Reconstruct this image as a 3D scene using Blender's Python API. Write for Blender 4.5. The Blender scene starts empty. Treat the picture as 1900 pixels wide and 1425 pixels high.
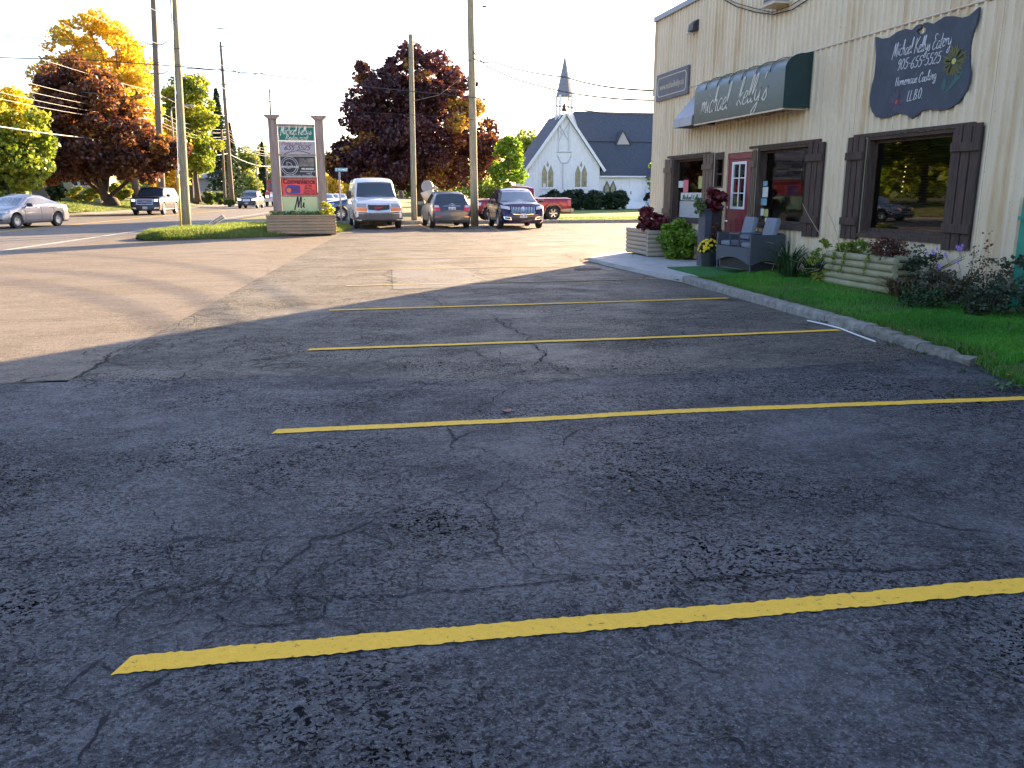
import bpy, bmesh, math, random
import numpy as np
from mathutils import Vector, Matrix
from mathutils.bvhtree import BVHTree
rnd = random.Random(7); NR = np.random.default_rng(11)
scene = bpy.context.scene
COL = scene.collection
R = math.radians
# ------------------------------------------------------------------ camera
cd = bpy.data.cameras.new('camera'); cam = bpy.data.objects.new('camera', cd); COL.objects.link(cam)
EYE = 1.5
PITCH, YAW = R(13.128), R(12.289)
cam.location = (0, 0, EYE)
cam.rotation_euler = (R(90) - PITCH, 0, -YAW)
cd.sensor_width = 36; cd.lens = 28.8; cd.clip_start = .05; cd.clip_end = 2000
scene.camera = cam
# ------------------------------------------------------------------ sky, sun, exposure
SUN_AZ, SUN_EL = 43.0, 15.5            # azimuth measured from +Y towards +X
world = bpy.data.worlds.new('World'); scene.world = world; world.use_nodes = True
wn = world.node_tree; bg = wn.nodes['Background']
sky = wn.nodes.new('ShaderNodeTexSky'); sky.sky_type = 'NISHITA'; sky.sun_disc = False
sky.sun_elevation = R(SUN_EL); sky.sun_rotation = R(SUN_AZ)
sky.air_density = 1.0; sky.dust_density = 1.6; sky.ozone_density = 1.5; sky.altitude = 50
tint_ = wn.nodes.new('ShaderNodeMix'); tint_.data_type = 'RGBA'; tint_.blend_type = 'MULTIPLY'; tint_.inputs[0].default_value = 1; tint_.inputs[7].default_value = (1.03, .98, 1.09, 1)
wn.links.new(sky.outputs[0], tint_.inputs[6]); wn.links.new(tint_.outputs[2], bg.inputs[0]); bg.inputs[1].default_value = .075
sd = bpy.data.lights.new('sun', 'SUN'); sun = bpy.data.objects.new('sun', sd); COL.objects.link(sun)
sd.energy = 5.0; sd.angle = R(.6); sd.color = (1.0, .72, .42)
_d = Vector((math.sin(R(SUN_AZ)) * math.cos(R(SUN_EL)), math.cos(R(SUN_AZ)) * math.cos(R(SUN_EL)), math.sin(R(SUN_EL))))
sun.rotation_euler = (-_d).to_track_quat('-Z', 'Y').to_euler(); sun.location = (30, 30, 40)
vs = scene.view_settings; vs.view_transform = 'Standard'; vs.look = 'None'; vs.exposure = 2.75; vs.gamma = 1
vs.use_curve_mapping = False
scene.cycles.max_bounces = 6; scene.cycles.transparent_max_bounces = 8

# ------------------------------------------------------------------ measuring helpers (photo pixel + a known depth or plane -> metres)
FPX = 1520.
def ray(px, py):
    x = (px - 950) / FPX; y = -(py - 712.5) / FPX
    c, s = math.cos(PITCH), math.sin(PITCH)
    f = c + y * s; u = -s + y * c
    return Vector((x * math.cos(YAW) + f * math.sin(YAW), -x * math.sin(YAW) + f * math.cos(YAW), u))
def gnd(px, py, z=0.):
    r = ray(px, py); t = (z - EYE) / r.z; return Vector((r.x * t, r.y * t, z))
def dep(px, py, Y):
    r = ray(px, py); t = Y / r.y; return Vector((r.x * t, Y, r.z * t + EYE))
def onx(px, py, X):
    r = ray(px, py); t = X / r.x; return Vector((X, r.y * t, r.z * t + EYE))

# ------------------------------------------------------------------ materials
def link(nt, a, b): nt.links.new(a, b)
MATS = {}
def mat(name, col, rough=.6, metal=0., var=.0, vscale=6., bump=0., bscale=40., spec=.5, col2=None, coat=0., emit=None, estr=0., stretch=None, trans=0.):
    if name in MATS: return MATS[name]
    m = bpy.data.materials.new(name); m.use_nodes = True; nt = m.node_tree; b = nt.nodes['Principled BSDF']
    b.inputs['Base Color'].default_value = (*col, 1); b.inputs['Roughness'].default_value = rough
    b.inputs['Metallic'].default_value = metal; b.inputs['Specular IOR Level'].default_value = spec
    b.inputs['Coat Weight'].default_value = coat
    if trans: b.inputs['Transmission Weight'].default_value = trans
    if emit: b.inputs['Emission Color'].default_value = (*emit, 1); b.inputs['Emission Strength'].default_value = estr
    tc = None
    if var or bump:
        tc = nt.nodes.new('ShaderNodeTexCoord'); src = tc.outputs['Object']
        if stretch:
            mp = nt.nodes.new('ShaderNodeMapping'); mp.inputs['Scale'].default_value = stretch
            link(nt, src, mp.inputs[0]); src = mp.outputs[0]
    if var:
        n = nt.nodes.new('ShaderNodeTexNoise'); n.inputs['Scale'].default_value = vscale; n.inputs['Detail'].default_value = 6; n.inputs['Roughness'].default_value = .65
        link(nt, src, n.inputs[0])
        rp = nt.nodes.new('ShaderNodeValToRGB'); rp.color_ramp.elements[0].position = .32; rp.color_ramp.elements[1].position = .68
        c2 = col2 or tuple(c * (1 + var) for c in col); c1 = tuple(c * (1 - var) for c in col) if not col2 else col
        rp.color_ramp.elements[0].color = (*c1, 1); rp.color_ramp.elements[1].color = (*[min(1, c) for c in c2], 1)
        link(nt, n.outputs[0], rp.inputs[0]); link(nt, rp.outputs[0], b.inputs['Base Color'])
    if bump:
        n2 = nt.nodes.new('ShaderNodeTexNoise'); n2.inputs['Scale'].default_value = bscale; n2.inputs['Detail'].default_value = 5
        link(nt, src, n2.inputs[0])
        bp = nt.nodes.new('ShaderNodeBump'); bp.inputs['Strength'].default_value = bump; bp.inputs['Distance'].default_value = .02
        link(nt, n2.outputs[0], bp.inputs['Height']); link(nt, bp.outputs[0], b.inputs['Normal'])
    MATS[name] = m; return m

def leafmat(name, cols, transl=.45, pos=None):
    """cols: three or four leaf colours picked per leaf through the 'tint' attribute"""
    if name in MATS: return MATS[name]
    m = bpy.data.materials.new(name); m.use_nodes = True; nt = m.node_tree; nt.nodes.clear()
    o = nt.nodes.new('ShaderNodeOutputMaterial'); a = nt.nodes.new('ShaderNodeAttribute'); a.attribute_name = 'tint'
    rp = nt.nodes.new('ShaderNodeValToRGB'); el = rp.color_ramp.elements
    while len(el) < len(cols): el.new(.5)
    for i, c in enumerate(cols):
        el[i].position = (pos[i] if pos else i / (len(cols) - 1)); el[i].color = (*c, 1)
    link(nt, a.outputs['Fac'], rp.inputs[0])
    d = nt.nodes.new('ShaderNodeBsdfDiffuse'); t = nt.nodes.new('ShaderNodeBsdfTranslucent'); mx = nt.nodes.new('ShaderNodeMixShader')
    g = nt.nodes.new('ShaderNodeBsdfGlossy'); g.inputs['Roughness'].default_value = .5; mx2 = nt.nodes.new('ShaderNodeMixShader'); mx2.inputs[0].default_value = .05
    link(nt, rp.outputs[0], d.inputs[0]); link(nt, rp.outputs[0], t.inputs[0]); mx.inputs[0].default_value = transl
    link(nt, d.outputs[0], mx.inputs[1]); link(nt, t.outputs[0], mx.inputs[2])
    link(nt, mx.outputs[0], mx2.inputs[1]); link(nt, g.outputs[0], mx2.inputs[2]); link(nt, mx2.outputs[0], o.inputs[0])
    MATS[name] = m; return m

# ------------------------------------------------------------------ objects
ROOT = {}
def tag(o, label=None, cat=None, group=None, kind=None):
    if label: o['label'] = label
    if cat: o['category'] = cat
    if group: o['group'] = group
    if kind: o['kind'] = kind
    return o
def thing(name, label, cat, loc=(0, 0, 0), rz=0., group=None):
    o = bpy.data.objects.new(name, None); COL.objects.link(o); o.location = loc; o.rotation_euler = (0, 0, rz)
    o.empty_display_size = .2
    ROOT[o.name] = (Vector(loc), rz); return tag(o, label, cat, group)
def link_mesh(name, me, m=None, parent=None, smooth=False, kind=None):
    o = bpy.data.objects.new(name, me); COL.objects.link(o)
    if m and not me.materials: me.materials.append(m)
    ROOT[o.name] = ROOT[parent.name] if parent is not None else (Vector((0, 0, 0)), 0)
    if parent is not None: o.parent = parent
    if smooth: me.shade_smooth()
    if kind: o['kind'] = kind
    return o
class MB:
    def __init__(s): s.v = []; s.f = []
    def add(s, v, f):
        n = len(s.v); s.v += [tuple(p) for p in v]; s.f += [tuple(n + i for i in q) for q in f]; return s
    def box(s, c, d, rz=0., tilt=None, bev=0.):
        hx, hy, hz = d[0] / 2, d[1] / 2, d[2] / 2
        if bev:
            bm = bmesh.new(); bmesh.ops.create_cube(bm, size=1)
            for v in bm.verts: v.co = Vector((v.co.x * d[0], v.co.y * d[1], v.co.z * d[2]))
            bmesh.ops.bevel(bm, geom=list(bm.edges), offset=bev, segments=2, affect='EDGES', profile=.6)
            bm.verts.ensure_lookup_table(); vv = [v.co.copy() for v in bm.verts]; ff = [[v.index for v in f.verts] for f in bm.faces]; bm.free()
        else:
            vv = [Vector((x, y, z)) for x in (-hx, hx) for y in (-hy, hy) for z in (-hz, hz)]
            ff = [(0, 1, 3, 2), (4, 6, 7, 5), (0, 4, 5, 1), (2, 3, 7, 6), (0, 2, 6, 4), (1, 5, 7, 3)]
        M = Matrix.Rotation(rz, 3, 'Z')
        if tilt is not None: M = M @ tilt
        return s.add([M @ v + Vector(c) for v in vv], ff)
    def span(s, a, b): return s.box([(a[i] + b[i]) / 2 for i in range(3)], [abs(b[i] - a[i]) for i in range(3)])
    def tube(s, pts, r, n=8, cap=True):
        pts = [Vector(p) for p in pts]; rs = r if hasattr(r, '__len__') else [r] * len(pts)
        base = len(s.v); up = None
        for i, p in enumerate(pts):
            t = (pts[min(i + 1, len(pts) - 1)] - pts[max(i - 1, 0)]).normalized()
            if up is None: up = Vector((0, 0, 1)) if abs(t.z) < .9 else Vector((1, 0, 0))
            a = t.cross(up).normalized(); b = a.cross(t); up = b
            for k in range(n):
                q = 2 * math.pi * k / n; s.v.append(tuple(p + (a * math.cos(q) + b * math.sin(q)) * rs[i]))
        for i in range(len(pts) - 1):
            for k in range(n):
                k2 = (k + 1) % n; s.f.append((base + i * n + k, base + i * n + k2, base + (i + 1) * n + k2, base + (i + 1) * n + k))
        if cap:
            s.f.append(tuple(base + k for k in range(n))); e = base + (len(pts) - 1) * n; s.f.append(tuple(e + k for k in reversed(range(n))))
        return s
    def prism(s, poly, axis, a, b):
        """poly: 2-D outline; axis: 0,1,2 the extrusion axis from a to b"""
        def mk(p, t):
            q = [0, 0, 0]; o = [i for i in range(3) if i != axis]; q[o[0]] = p[0]; q[o[1]] = p[1]; q[axis] = t; return q
        n = len(poly)
        return s.add([mk(p, a) for p in poly] + [mk(p, b) for p in poly],
                     [tuple(range(n)), tuple(reversed(range(n, 2 * n)))] + [(i, i + n, (i + 1) % n + n, (i + 1) % n) for i in range(n)])
    def lathe(s, prof, c=(0, 0, 0), n=20, squash=None):
        base = len(s.v)
        for (r, z) in prof:
            for k in range(n):
                q = 2 * math.pi * k / n; rr = r * (1 + (squash(q) if squash else 0))
                s.v.append((c[0] + rr * math.cos(q), c[1] + rr * math.sin(q), c[2] + z))
        for i in range(len(prof) - 1):
            for k in range(n):
                k2 = (k + 1) % n; s.f.append((base + i * n + k, base + i * n + k2, base + (i + 1) * n + k2, base + (i + 1) * n + k))
        return s
    def grid(s, rows):
        """rows: list of lists of points of equal length"""
        base = len(s.v); n = len(rows[0])
        for r_ in rows: s.v += [tuple(p) for p in r_]
        for i in range(len(rows) - 1):
            for k in range(n - 1):
                s.f.append((base + i * n + k, base + i * n + k + 1, base + (i + 1) * n + k + 1, base + (i + 1) * n + k))
        return s
    def build(s, name, m, parent=None, smooth=False, local=False, sharp=None, kind=None, fixn=True):
        me = bpy.data.meshes.new(name)
        v = s.v
        if parent is not None and not local:
            loc, rz = ROOT[parent.name]; Mi = Matrix.Rotation(-rz, 3, 'Z')
            v = [tuple(Mi @ (Vector(p) - loc)) for p in v]
        me.from_pydata(v, [], s.f); me.validate()
        if fixn:
            bm = bmesh.new(); bm.from_mesh(me); bmesh.ops.recalc_face_normals(bm, faces=bm.faces); bm.to_mesh(me); bm.free()
        if sharp is not None:
            me.shade_smooth(); me.set_sharp_from_angle(angle=R(sharp))
        return link_mesh(name, me, m, parent, smooth and sharp is None, kind)
def dup_tree(o, parent=None):
    c = o.copy(); COL.objects.link(c)
    if parent is not None: c.parent = parent
    for ch in [x for x in bpy.data.objects if x.parent == o]: dup_tree(ch, c)
    return c

def jitter_line(pts, step, amp, seed=0):
    """densify a 2-D polyline and roughen it"""
    rr = random.Random(seed); out = []
    for a, b in zip(pts[:-1], pts[1:]):
        a = Vector(a); b = Vector(b); n = max(1, int((b - a).length / step))
        for i in range(n):
            p = a.lerp(b, i / n); out.append(Vector((p.x + rr.uniform(-amp, amp), p.y + rr.uniform(-amp, amp))))
    out.append(Vector(pts[-1])); return out
def vnoise(x, s=1.):
    return math.sin(x * 1.7 * s + 1.3) * .5 + math.sin(x * 3.9 * s + .4) * .3 + math.sin(x * 8.3 * s + 2.1) * .2

# ------------------------------------------------------------------ lettering
def catmull(pts, n=5):
    if len(pts) < 3: return [Vector(p) for p in pts]
    P = [Vector(p) for p in pts]; P = [P[0] * 2 - P[1]] + P + [P[-1] * 2 - P[-2]]; out = []
    for i in range(1, len(P) - 2):
        for k in range(n):
            t = k / n; a, b, c, d = P[i - 1:i + 3]
            out.append(.5 * ((2 * b) + (c - a) * t + (2 * a - 5 * b + 4 * c - d) * t * t + (3 * b - a - 3 * c + d) * t ** 3))
    out.append(P[-2]); return out
# handwriting strokes: (advance, [stroke, ...]) on a baseline of 0, x-height .5, capitals 1
HW = {
 'a': (.5, [[(.42, .42), (.25, .5), (.08, .32), (.06, .1), (.2, 0), (.36, .14), (.43, .45), (.41, .12), (.5, .02)]]),
 'c': (.42, [[(.38, .4), (.26, .5), (.08, .34), (.06, .12), (.2, 0), (.42, .08)]]),
 'd': (.5, [[(.38, .42), (.22, .48), (.06, .28), (.08, .06), (.24, .02), (.4, .3), (.46, 1.), (.42, .12), (.5, .02)]]),
 'e': (.4, [[(.06, .22), (.28, .3), (.32, .44), (.2, .5), (.06, .3), (.08, .06), (.22, 0), (.4, .1)]]),
 'g': (.48, [[(.4, .42), (.22, .5), (.06, .3), (.12, .08), (.32, .14), (.42, .46), (.4, -.2), (.26, -.42), (.06, -.32), (.3, -.08), (.48, .06)]]),
 'h': (.5, [[(.02, 0), (.2, .6), (.24, 1.), (.14, .98), (.1, .5), (.08, 0), (.16, .34), (.32, .5), (.36, .3), (.36, .06), (.5, .04)]]),
 'i': (.24, [[(.0, .1), (.1, .48), (.1, .1), (.24, .04)], [(.14, .68), (.15, .74)]]),
 'k': (.46, [[(.02, .04), (.2, .6), (.24, 1.), (.14, .98), (.1, .5), (.08, 0)], [(.38, .48), (.12, .26), (.3, .1), (.46, .0)]]),
 'l': (.26, [[(.0, .06), (.18, .6), (.22, 1.), (.12, .98), (.06, .4), (.1, .04), (.26, .06)]]),
 'm': (.72, [[(.02, .4), (.1, .48), (.08, 0), (.16, .36), (.28, .5), (.32, .3), (.3, 0), (.4, .36), (.52, .5), (.56, .3), (.56, .06), (.72, .04)]]),
 'n': (.5, [[(.02, .4), (.1, .48), (.08, 0), (.16, .36), (.3, .5), (.35, .3), (.35, .06), (.5, .04)]]),
 'o': (.46, [[(.24, .5), (.08, .38), (.06, .12), (.2, 0), (.36, .12), (.36, .38), (.24, .5), (.34, .44), (.46, .44)]]),
 'p': (.5, [[(.08, .46), (.1, .1), (.04, -.4)], [(.1, .3), (.28, .5), (.42, .34), (.34, .06), (.12, .04)]]),
 'r': (.36, [[(.02, .4), (.1, .48), (.08, 0), (.14, .34), (.26, .5), (.36, .44)]]),
 's': (.36, [[(.0, .06), (.22, .5), (.2, .34), (.3, .16), (.2, 0), (.04, .06)]]),
 't': (.32, [[(.18, .95), (.1, .3), (.12, .04), (.3, .06)], [(.0, .58), (.32, .62)]]),
 'u': (.5, [[(.04, .48), (.06, .14), (.18, 0), (.34, .16), (.4, .48), (.38, .1), (.5, .04)]]),
 'v': (.44, [[(.02, .48), (.16, .02), (.36, .5), (.44, .46)]]),
 'w': (.64, [[(.02, .48), (.12, .02), (.28, .4), (.38, .02), (.56, .5), (.64, .46)]]),
 'y': (.48, [[(.04, .48), (.08, .16), (.2, .06), (.36, .22), (.42, .5), (.38, -.16), (.22, -.44), (.06, -.34), (.3, -.08), (.48, .06)]]),
 'M': (.8, [[(-.06, -.14), (.1, .5), (.22, .95), (.3, .2), (.34, .12), (.56, 1.), (.6, .3), (.62, .04), (.74, .06)]]),
 'K': (.62, [[(.14, .95), (.06, .4), (.04, -.06)], [(.56, 1.02), (.12, .46), (.3, .3), (.62, -.04)]]),
 'R': (.62, [[(.16, .9), (.06, 0)], [(.0, .8), (.3, 1.), (.5, .78), (.34, .52), (.12, .48), (.4, .2), (.62, .02)]]),
 'E': (.56, [[(.5, .9), (.3, 1.), (.14, .82), (.3, .56), (.1, .44), (.04, .14), (.22, -.02), (.54, .12)]]),
 'H': (.6, [[(.12, .9), (.06, 0)], [(.48, .95), (.42, 0)], [(.06, .42), (.52, .5)]]),
 'C': (.6, [[(.52, .74), (.44, .98), (.16, .8), (.04, .3), (.2, 0), (.54, .14)]]),
 'L': (.46, [[(.12, .95), (.06, .04), (.42, .04)]]),
 'B': (.54, [[(.12, .95), (.06, 0)], [(.08, .92), (.36, .9), (.36, .6), (.12, .5), (.42, .42), (.4, .08), (.04, 0)]]),
 'O': (.6, [[(.28, .95), (.08, .7), (.08, .2), (.26, 0), (.46, .2), (.48, .7), (.28, .95)]]),
 'D': (.6, [[(.12, .95), (.06, 0)], [(.04, .93), (.4, .85), (.5, .4), (.34, .04), (.02, 0)]]),
 'J': (.5, [[(.4, .95), (.34, .1), (.18, -.1), (.04, .06)]]),
 '0': (.52, [[(.26, .9), (.06, .6), (.08, .2), (.22, 0), (.42, .2), (.42, .7), (.26, .9)]]),
 '2': (.5, [[(.08, .7), (.24, .92), (.4, .7), (.2, .3), (.04, .02), (.44, .04)]]),
 '5': (.5, [[(.46, .9), (.16, .88), (.12, .54), (.36, .54), (.4, .2), (.2, -.02), (.04, .1)]]),
 '6': (.5, [[(.4, .92), (.14, .6), (.06, .2), (.22, 0), (.4, .16), (.34, .42), (.1, .34)]]),
 '9': (.5, [[(.38, .6), (.2, .5), (.1, .7), (.26, .92), (.4, .74), (.34, .2), (.2, -.04)]]),
 '-': (.36, [[(.06, .42), (.3, .44)]]), "'": (.2, [[(.12, 1.02), (.08, .8)]]), '.': (.2, [[(.06, .0), (.09, .05)]]), ' ': (.34, []),
}
def handwriting(text, size, width, slant=.25, wx=1., wy=1., track=0., thick=.004, join=True, wob=0.):
    """flat ribbon lettering in the local x-z plane, front towards -y; returns MB and total width"""
    mb = MB(); x = 0.; rr = random.Random(len(text))
    for ch in text:
        adv, strokes = HW[ch]; yo = rr.uniform(-wob, wob)
        for st in strokes:
            P = [Vector(((p[0] + slant * p[1]) * size * wx + x, (p[1] + yo) * size * wy)) for p in st]
            P = catmull(P, 4)
            L = []; Rr = []
            for i, p in enumerate(P):
                t = (P[min(i + 1, len(P) - 1)] - P[max(i - 1, 0)])
                if t.length < 1e-7: t = Vector((1, 0))
                t.normalize(); n = Vector((-t.y, t.x)); w = width * (.55 + .45 * abs(t.y)) / 2
                L.append(p + n * w); Rr.append(p - n * w)
            b = len(mb.v); k = len(P)
            for p in L + Rr: mb.v.append((p.x, 0, p.y))
            for p in L + Rr: mb.v.append((p.x, thick, p.y))
            for i in range(k - 1):
                mb.f.append((b + i, b + i + 1, b + k + i + 1, b + k + i))
                mb.f.append((b + i, b + i + 2 * k, b + i + 1 + 2 * k, b + i + 1)); mb.f.append((b + k + i, b + k + i + 1, b + 3 * k + i + 1, b + 3 * k + i))
        x += (adv * wx + track) * size
    return mb, x
def print_mb(text, size, xs=1., shear=0., bold=.0, thick=.004):
    c = bpy.data.curves.new('text', 'FONT'); c.body = text; c.size = size; c.align_x = 'CENTER'; c.align_y = 'CENTER'; c.offset = bold; c.shear = shear; c.resolution_u = 2
    o = bpy.data.objects.new('text', c); COL.objects.link(o); dg = bpy.context.evaluated_depsgraph_get(); dg.update()
    me = bpy.data.meshes.new_from_object(o.evaluated_get(dg)); mb = MB()
    n = len(me.vertices)
    mb.v = [(v.co.x * xs, 0, v.co.y) for v in me.vertices]; mb.f = [tuple(p.vertices) for p in me.polygons]
    bpy.data.objects.remove(o); bpy.data.curves.remove(c); bpy.data.meshes.remove(me); return mb
def place(mb, M):
    mb.v = [tuple(M @ Vector(p)) for p in mb.v]; return mb
def frame_m(o, xdir, zdir=(0, 0, 1)):
    """matrix whose local x is xdir, local z is zdir, local -y the outward normal"""
    x = Vector(xdir).normalized(); z = Vector(zdir).normalized(); y = z.cross(x)
    return Matrix(((x.x, y.x, z.x, o[0]), (x.y, y.y, z.y, o[1]), (x.z, y.z, z.z, o[2]), (0, 0, 0, 1)))

# ------------------------------------------------------------------ leaves
def leaf_mesh(name, P, size, m, parent=None, tint=None, kind=None, elong=1.3, droop=0., label=None, local=False, nrm=None):
    """P (n,3) leaf centres; each a folded four-sided leaf"""
    n = len(P); P = np.asarray(P, float)
    if parent is not None and not local: P = P - np.array(ROOT[parent.name][0])
    a = NR.normal(size=(n, 3)); a[:, 2] = a[:, 2] * .6 - droop; a /= np.linalg.norm(a, axis=1)[:, None]
    b = NR.normal(size=(n, 3)); b -= (b * a).sum(1)[:, None] * a; b /= np.linalg.norm(b, axis=1)[:, None]
    c = np.cross(a, b)
    s = (size if np.ndim(size) else np.full(n, size)) * NR.uniform(.6, 1.3, n); s = s[:, None]
    V = np.empty((n, 4, 3)); V[:, 0] = P - a * s * elong * .5; V[:, 1] = P + b * s * .5 + c * s * .12; V[:, 2] = P + a * s * elong * .5; V[:, 3] = P - b * s * .5 + c * s * .12
    me = bpy.data.meshes.new(name); me.vertices.add(n * 4); me.vertices.foreach_set('co', V.ravel())
    me.loops.add(n * 4); me.loops.foreach_set('vertex_index', np.arange(n * 4, dtype=np.int32))
    me.polygons.add(n); me.polygons.foreach_set('loop_start', np.arange(0, n * 4, 4, dtype=np.int32))
    at = me.attributes.new('tint', 'FLOAT', 'FACE'); t = NR.uniform(0, 1, n) if tint is None else np.clip(tint, 0, 1)
    at.data.foreach_set('value', t.astype(np.float32)); me.update()
    o = link_mesh(name, me, m, parent, kind=kind)
    return o
def blades_mesh(name, P, h, w, m, parent=None, lean=.35, tint=None, kind=None, seg=2, ldir=None):
    """grass blades: tapering strips"""
    n = len(P); P = np.asarray(P, float)
    if parent is not None: P = P - np.array(ROOT[parent.name][0])
    th = NR.uniform(0, 2 * np.pi, n); d = np.stack([np.cos(th), np.sin(th), np.zeros(n)], 1)
    l2 = NR.uniform(0, 2 * np.pi, n); ln = np.stack([np.cos(l2), np.sin(l2), np.zeros(n)], 1) * NR.uniform(0, lean, n)[:, None]
    hh = (h if np.ndim(h) else np.full(n, h)) * NR.uniform(.5, 1.25, n); ww = (w if np.ndim(w) else np.full(n, w)) * NR.uniform(.7, 1.3, n)
    V = np.empty((n, 5, 3)); up = np.array([0, 0, 1.])
    V[:, 0] = P - d * ww[:, None] / 2; V[:, 1] = P + d * ww[:, None] / 2
    mid = P + up * hh[:, None] * .55 + ln * hh[:, None] * .3
    V[:, 2] = mid + d * ww[:, None] * .35; V[:, 3] = mid - d * ww[:, None] * .35
    V[:, 4] = P + up * (hh * (1 - .3 * np.linalg.norm(ln, axis=1)))[:, None] + ln * hh[:, None]
    F = np.empty((n, 7), np.int32); b = np.arange(n, dtype=np.int32) * 5
    F[:, 0] = b; F[:, 1] = b + 1; F[:, 2] = b + 2; F[:, 3] = b + 3; F[:, 4] = b + 3; F[:, 5] = b + 2; F[:, 6] = b + 4
    me = bpy.data.meshes.new(name); me.vertices.add(n * 5); me.vertices.foreach_set('co', V.ravel())
    me.loops.add(n * 7); me.loops.foreach_set('vertex_index', F.ravel())
    ls = np.empty((n, 2), np.int32); ls[:, 0] = np.arange(n) * 7; ls[:, 1] = ls[:, 0] + 4
    me.polygons.add(n * 2); me.polygons.foreach_set('loop_start', ls.ravel())
    t = NR.uniform(0, 1, n) if tint is None else np.clip(tint, 0, 1)
    at = me.attributes.new('tint', 'FLOAT', 'FACE'); at.data.foreach_set('value', np.repeat(t, 2).astype(np.float32)); me.update()
    return link_mesh(name, me, m, parent, kind=kind)
def crown_points(c, rad, nclump, nleaf, rc=(.7, 1.3), shape=1., fill=.35, bottom=-.75, seed=1, gap=0.):
    """leaf centres in clumps inside an ellipsoidal crown; returns points and a per-clump random value"""
    g = np.random.default_rng(seed); C = []
    while len(C) < nclump:
        p = g.uniform(-1, 1, 3)
        r = np.linalg.norm(p)
        if r > 1 or r < g.uniform(0, .6) or p[2] < bottom: continue
        taper = 1 - max(0, p[2]) * (1 - shape)
        p[0] *= taper; p[1] *= taper
        C.append(p)
    C = np.array(C) * np.array(rad) + np.array(c); rr = g.uniform(rc[0], rc[1], nclump); w = rr ** 2; w /= w.sum()
    k = g.choice(nclump, nleaf, p=w)
    u = g.normal(size=(nleaf, 3)); u /= np.linalg.norm(u, axis=1)[:, None]; rad_ = rr[k] * g.uniform(fill, 1, nleaf) ** .5 * g.uniform(.8, 1.15, nleaf)
    P = C[k] + u * rad_[:, None] * np.array([1, 1, .72]); cv = g.uniform(0, 1, nclump)[k]
    return P, cv, C
def tree(name, label, base, height, crown_c, crown_r, leafm, nleaf, leaf, nclump=60, rc=(.7, 1.3), trunk_r=.3, seed=1, group=None, bark=None, shape=1., bottom=-.75, tintf=None, lean=(0, 0), limbs=9, cat='tree', droop=0., lobes=()):
    bark = bark or M['bark']; rr = random.Random(seed); base = Vector(base)
    t = thing(name, label, cat, base, 0, group)
    cc = Vector(crown_c); P, cv, C = crown_points(cc, crown_r, nclump, nleaf, rc, shape, bottom=bottom, seed=seed)
    for i, (lc, lr, lk, ln, lrc) in enumerate(lobes):
        P2, cv2, C2 = crown_points(Vector(lc), lr, lk, ln, lrc, 1, bottom=-1, seed=seed + 50 + i); P = np.concatenate([P, P2]); cv = np.concatenate([cv, cv2]); C = np.concatenate([C, C2])
    mb = MB(); top = cc + Vector((lean[0], lean[1], crown_r[2] * .55)); fork = Vector((base.x * .75 + cc.x * .25, base.y * .75 + cc.y * .25, base.z + (cc.z - crown_r[2] * .45 - base.z) * .85))
    pts = [base - Vector((0, 0, .15)), base + Vector((0, 0, .25)), base.lerp(fork, .5) + Vector((rr.uniform(-.1, .1), rr.uniform(-.1, .1), 0)), fork, fork.lerp(top, .5) + Vector((rr.uniform(-.3, .3), rr.uniform(-.3, .3), 0)), top]
    mb.tube(pts, [trunk_r * 1.5, trunk_r * 1.1, trunk_r * .9, trunk_r * .75, trunk_r * .4, trunk_r * .08], 10)
    mb.build('trunk', bark, t, smooth=True)
    lb = MB(); idx = [rr.randrange(len(C)) for _ in range(limbs)]
    for i in idx:
        e = Vector(C[i]); s0 = fork.lerp(top, rr.uniform(0, .5)) if rr.random() < .7 else base.lerp(fork, rr.uniform(.7, 1)); md = s0.lerp(e, .5) + Vector((0, 0, (e - s0).length * .1))
        lb.tube([s0, md, e], [trunk_r * .38, trunk_r * .22, trunk_r * .06], 6)
    lb.build('limbs', bark, t, smooth=True)
    tint = (tintf(P, cv) if tintf else .5 * cv + .5 * NR.uniform(0, 1, len(P)))
    leaf_mesh('crown', P, leaf, leafm, t, tint, kind='stuff', droop=droop)
    return t
M = {}
M['bark'] = mat('bark', (.09, .07, .055), .9, var=.35, vscale=8, bump=.6, bscale=14, stretch=(1, 1, .3))
M['black'] = mat('black rubber', (.02, .02, .022), .7)
M['white'] = mat('white paint', (.78, .78, .77), .5)
M['grey_metal'] = mat('galvanised metal', (.35, .36, .37), .45, .6, var=.15)
M['dark_metal'] = mat('dark metal', (.05, .05, .055), .45, .5)
M['chrome'] = mat('chrome', (.75, .75, .76), .18, 1.)
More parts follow.
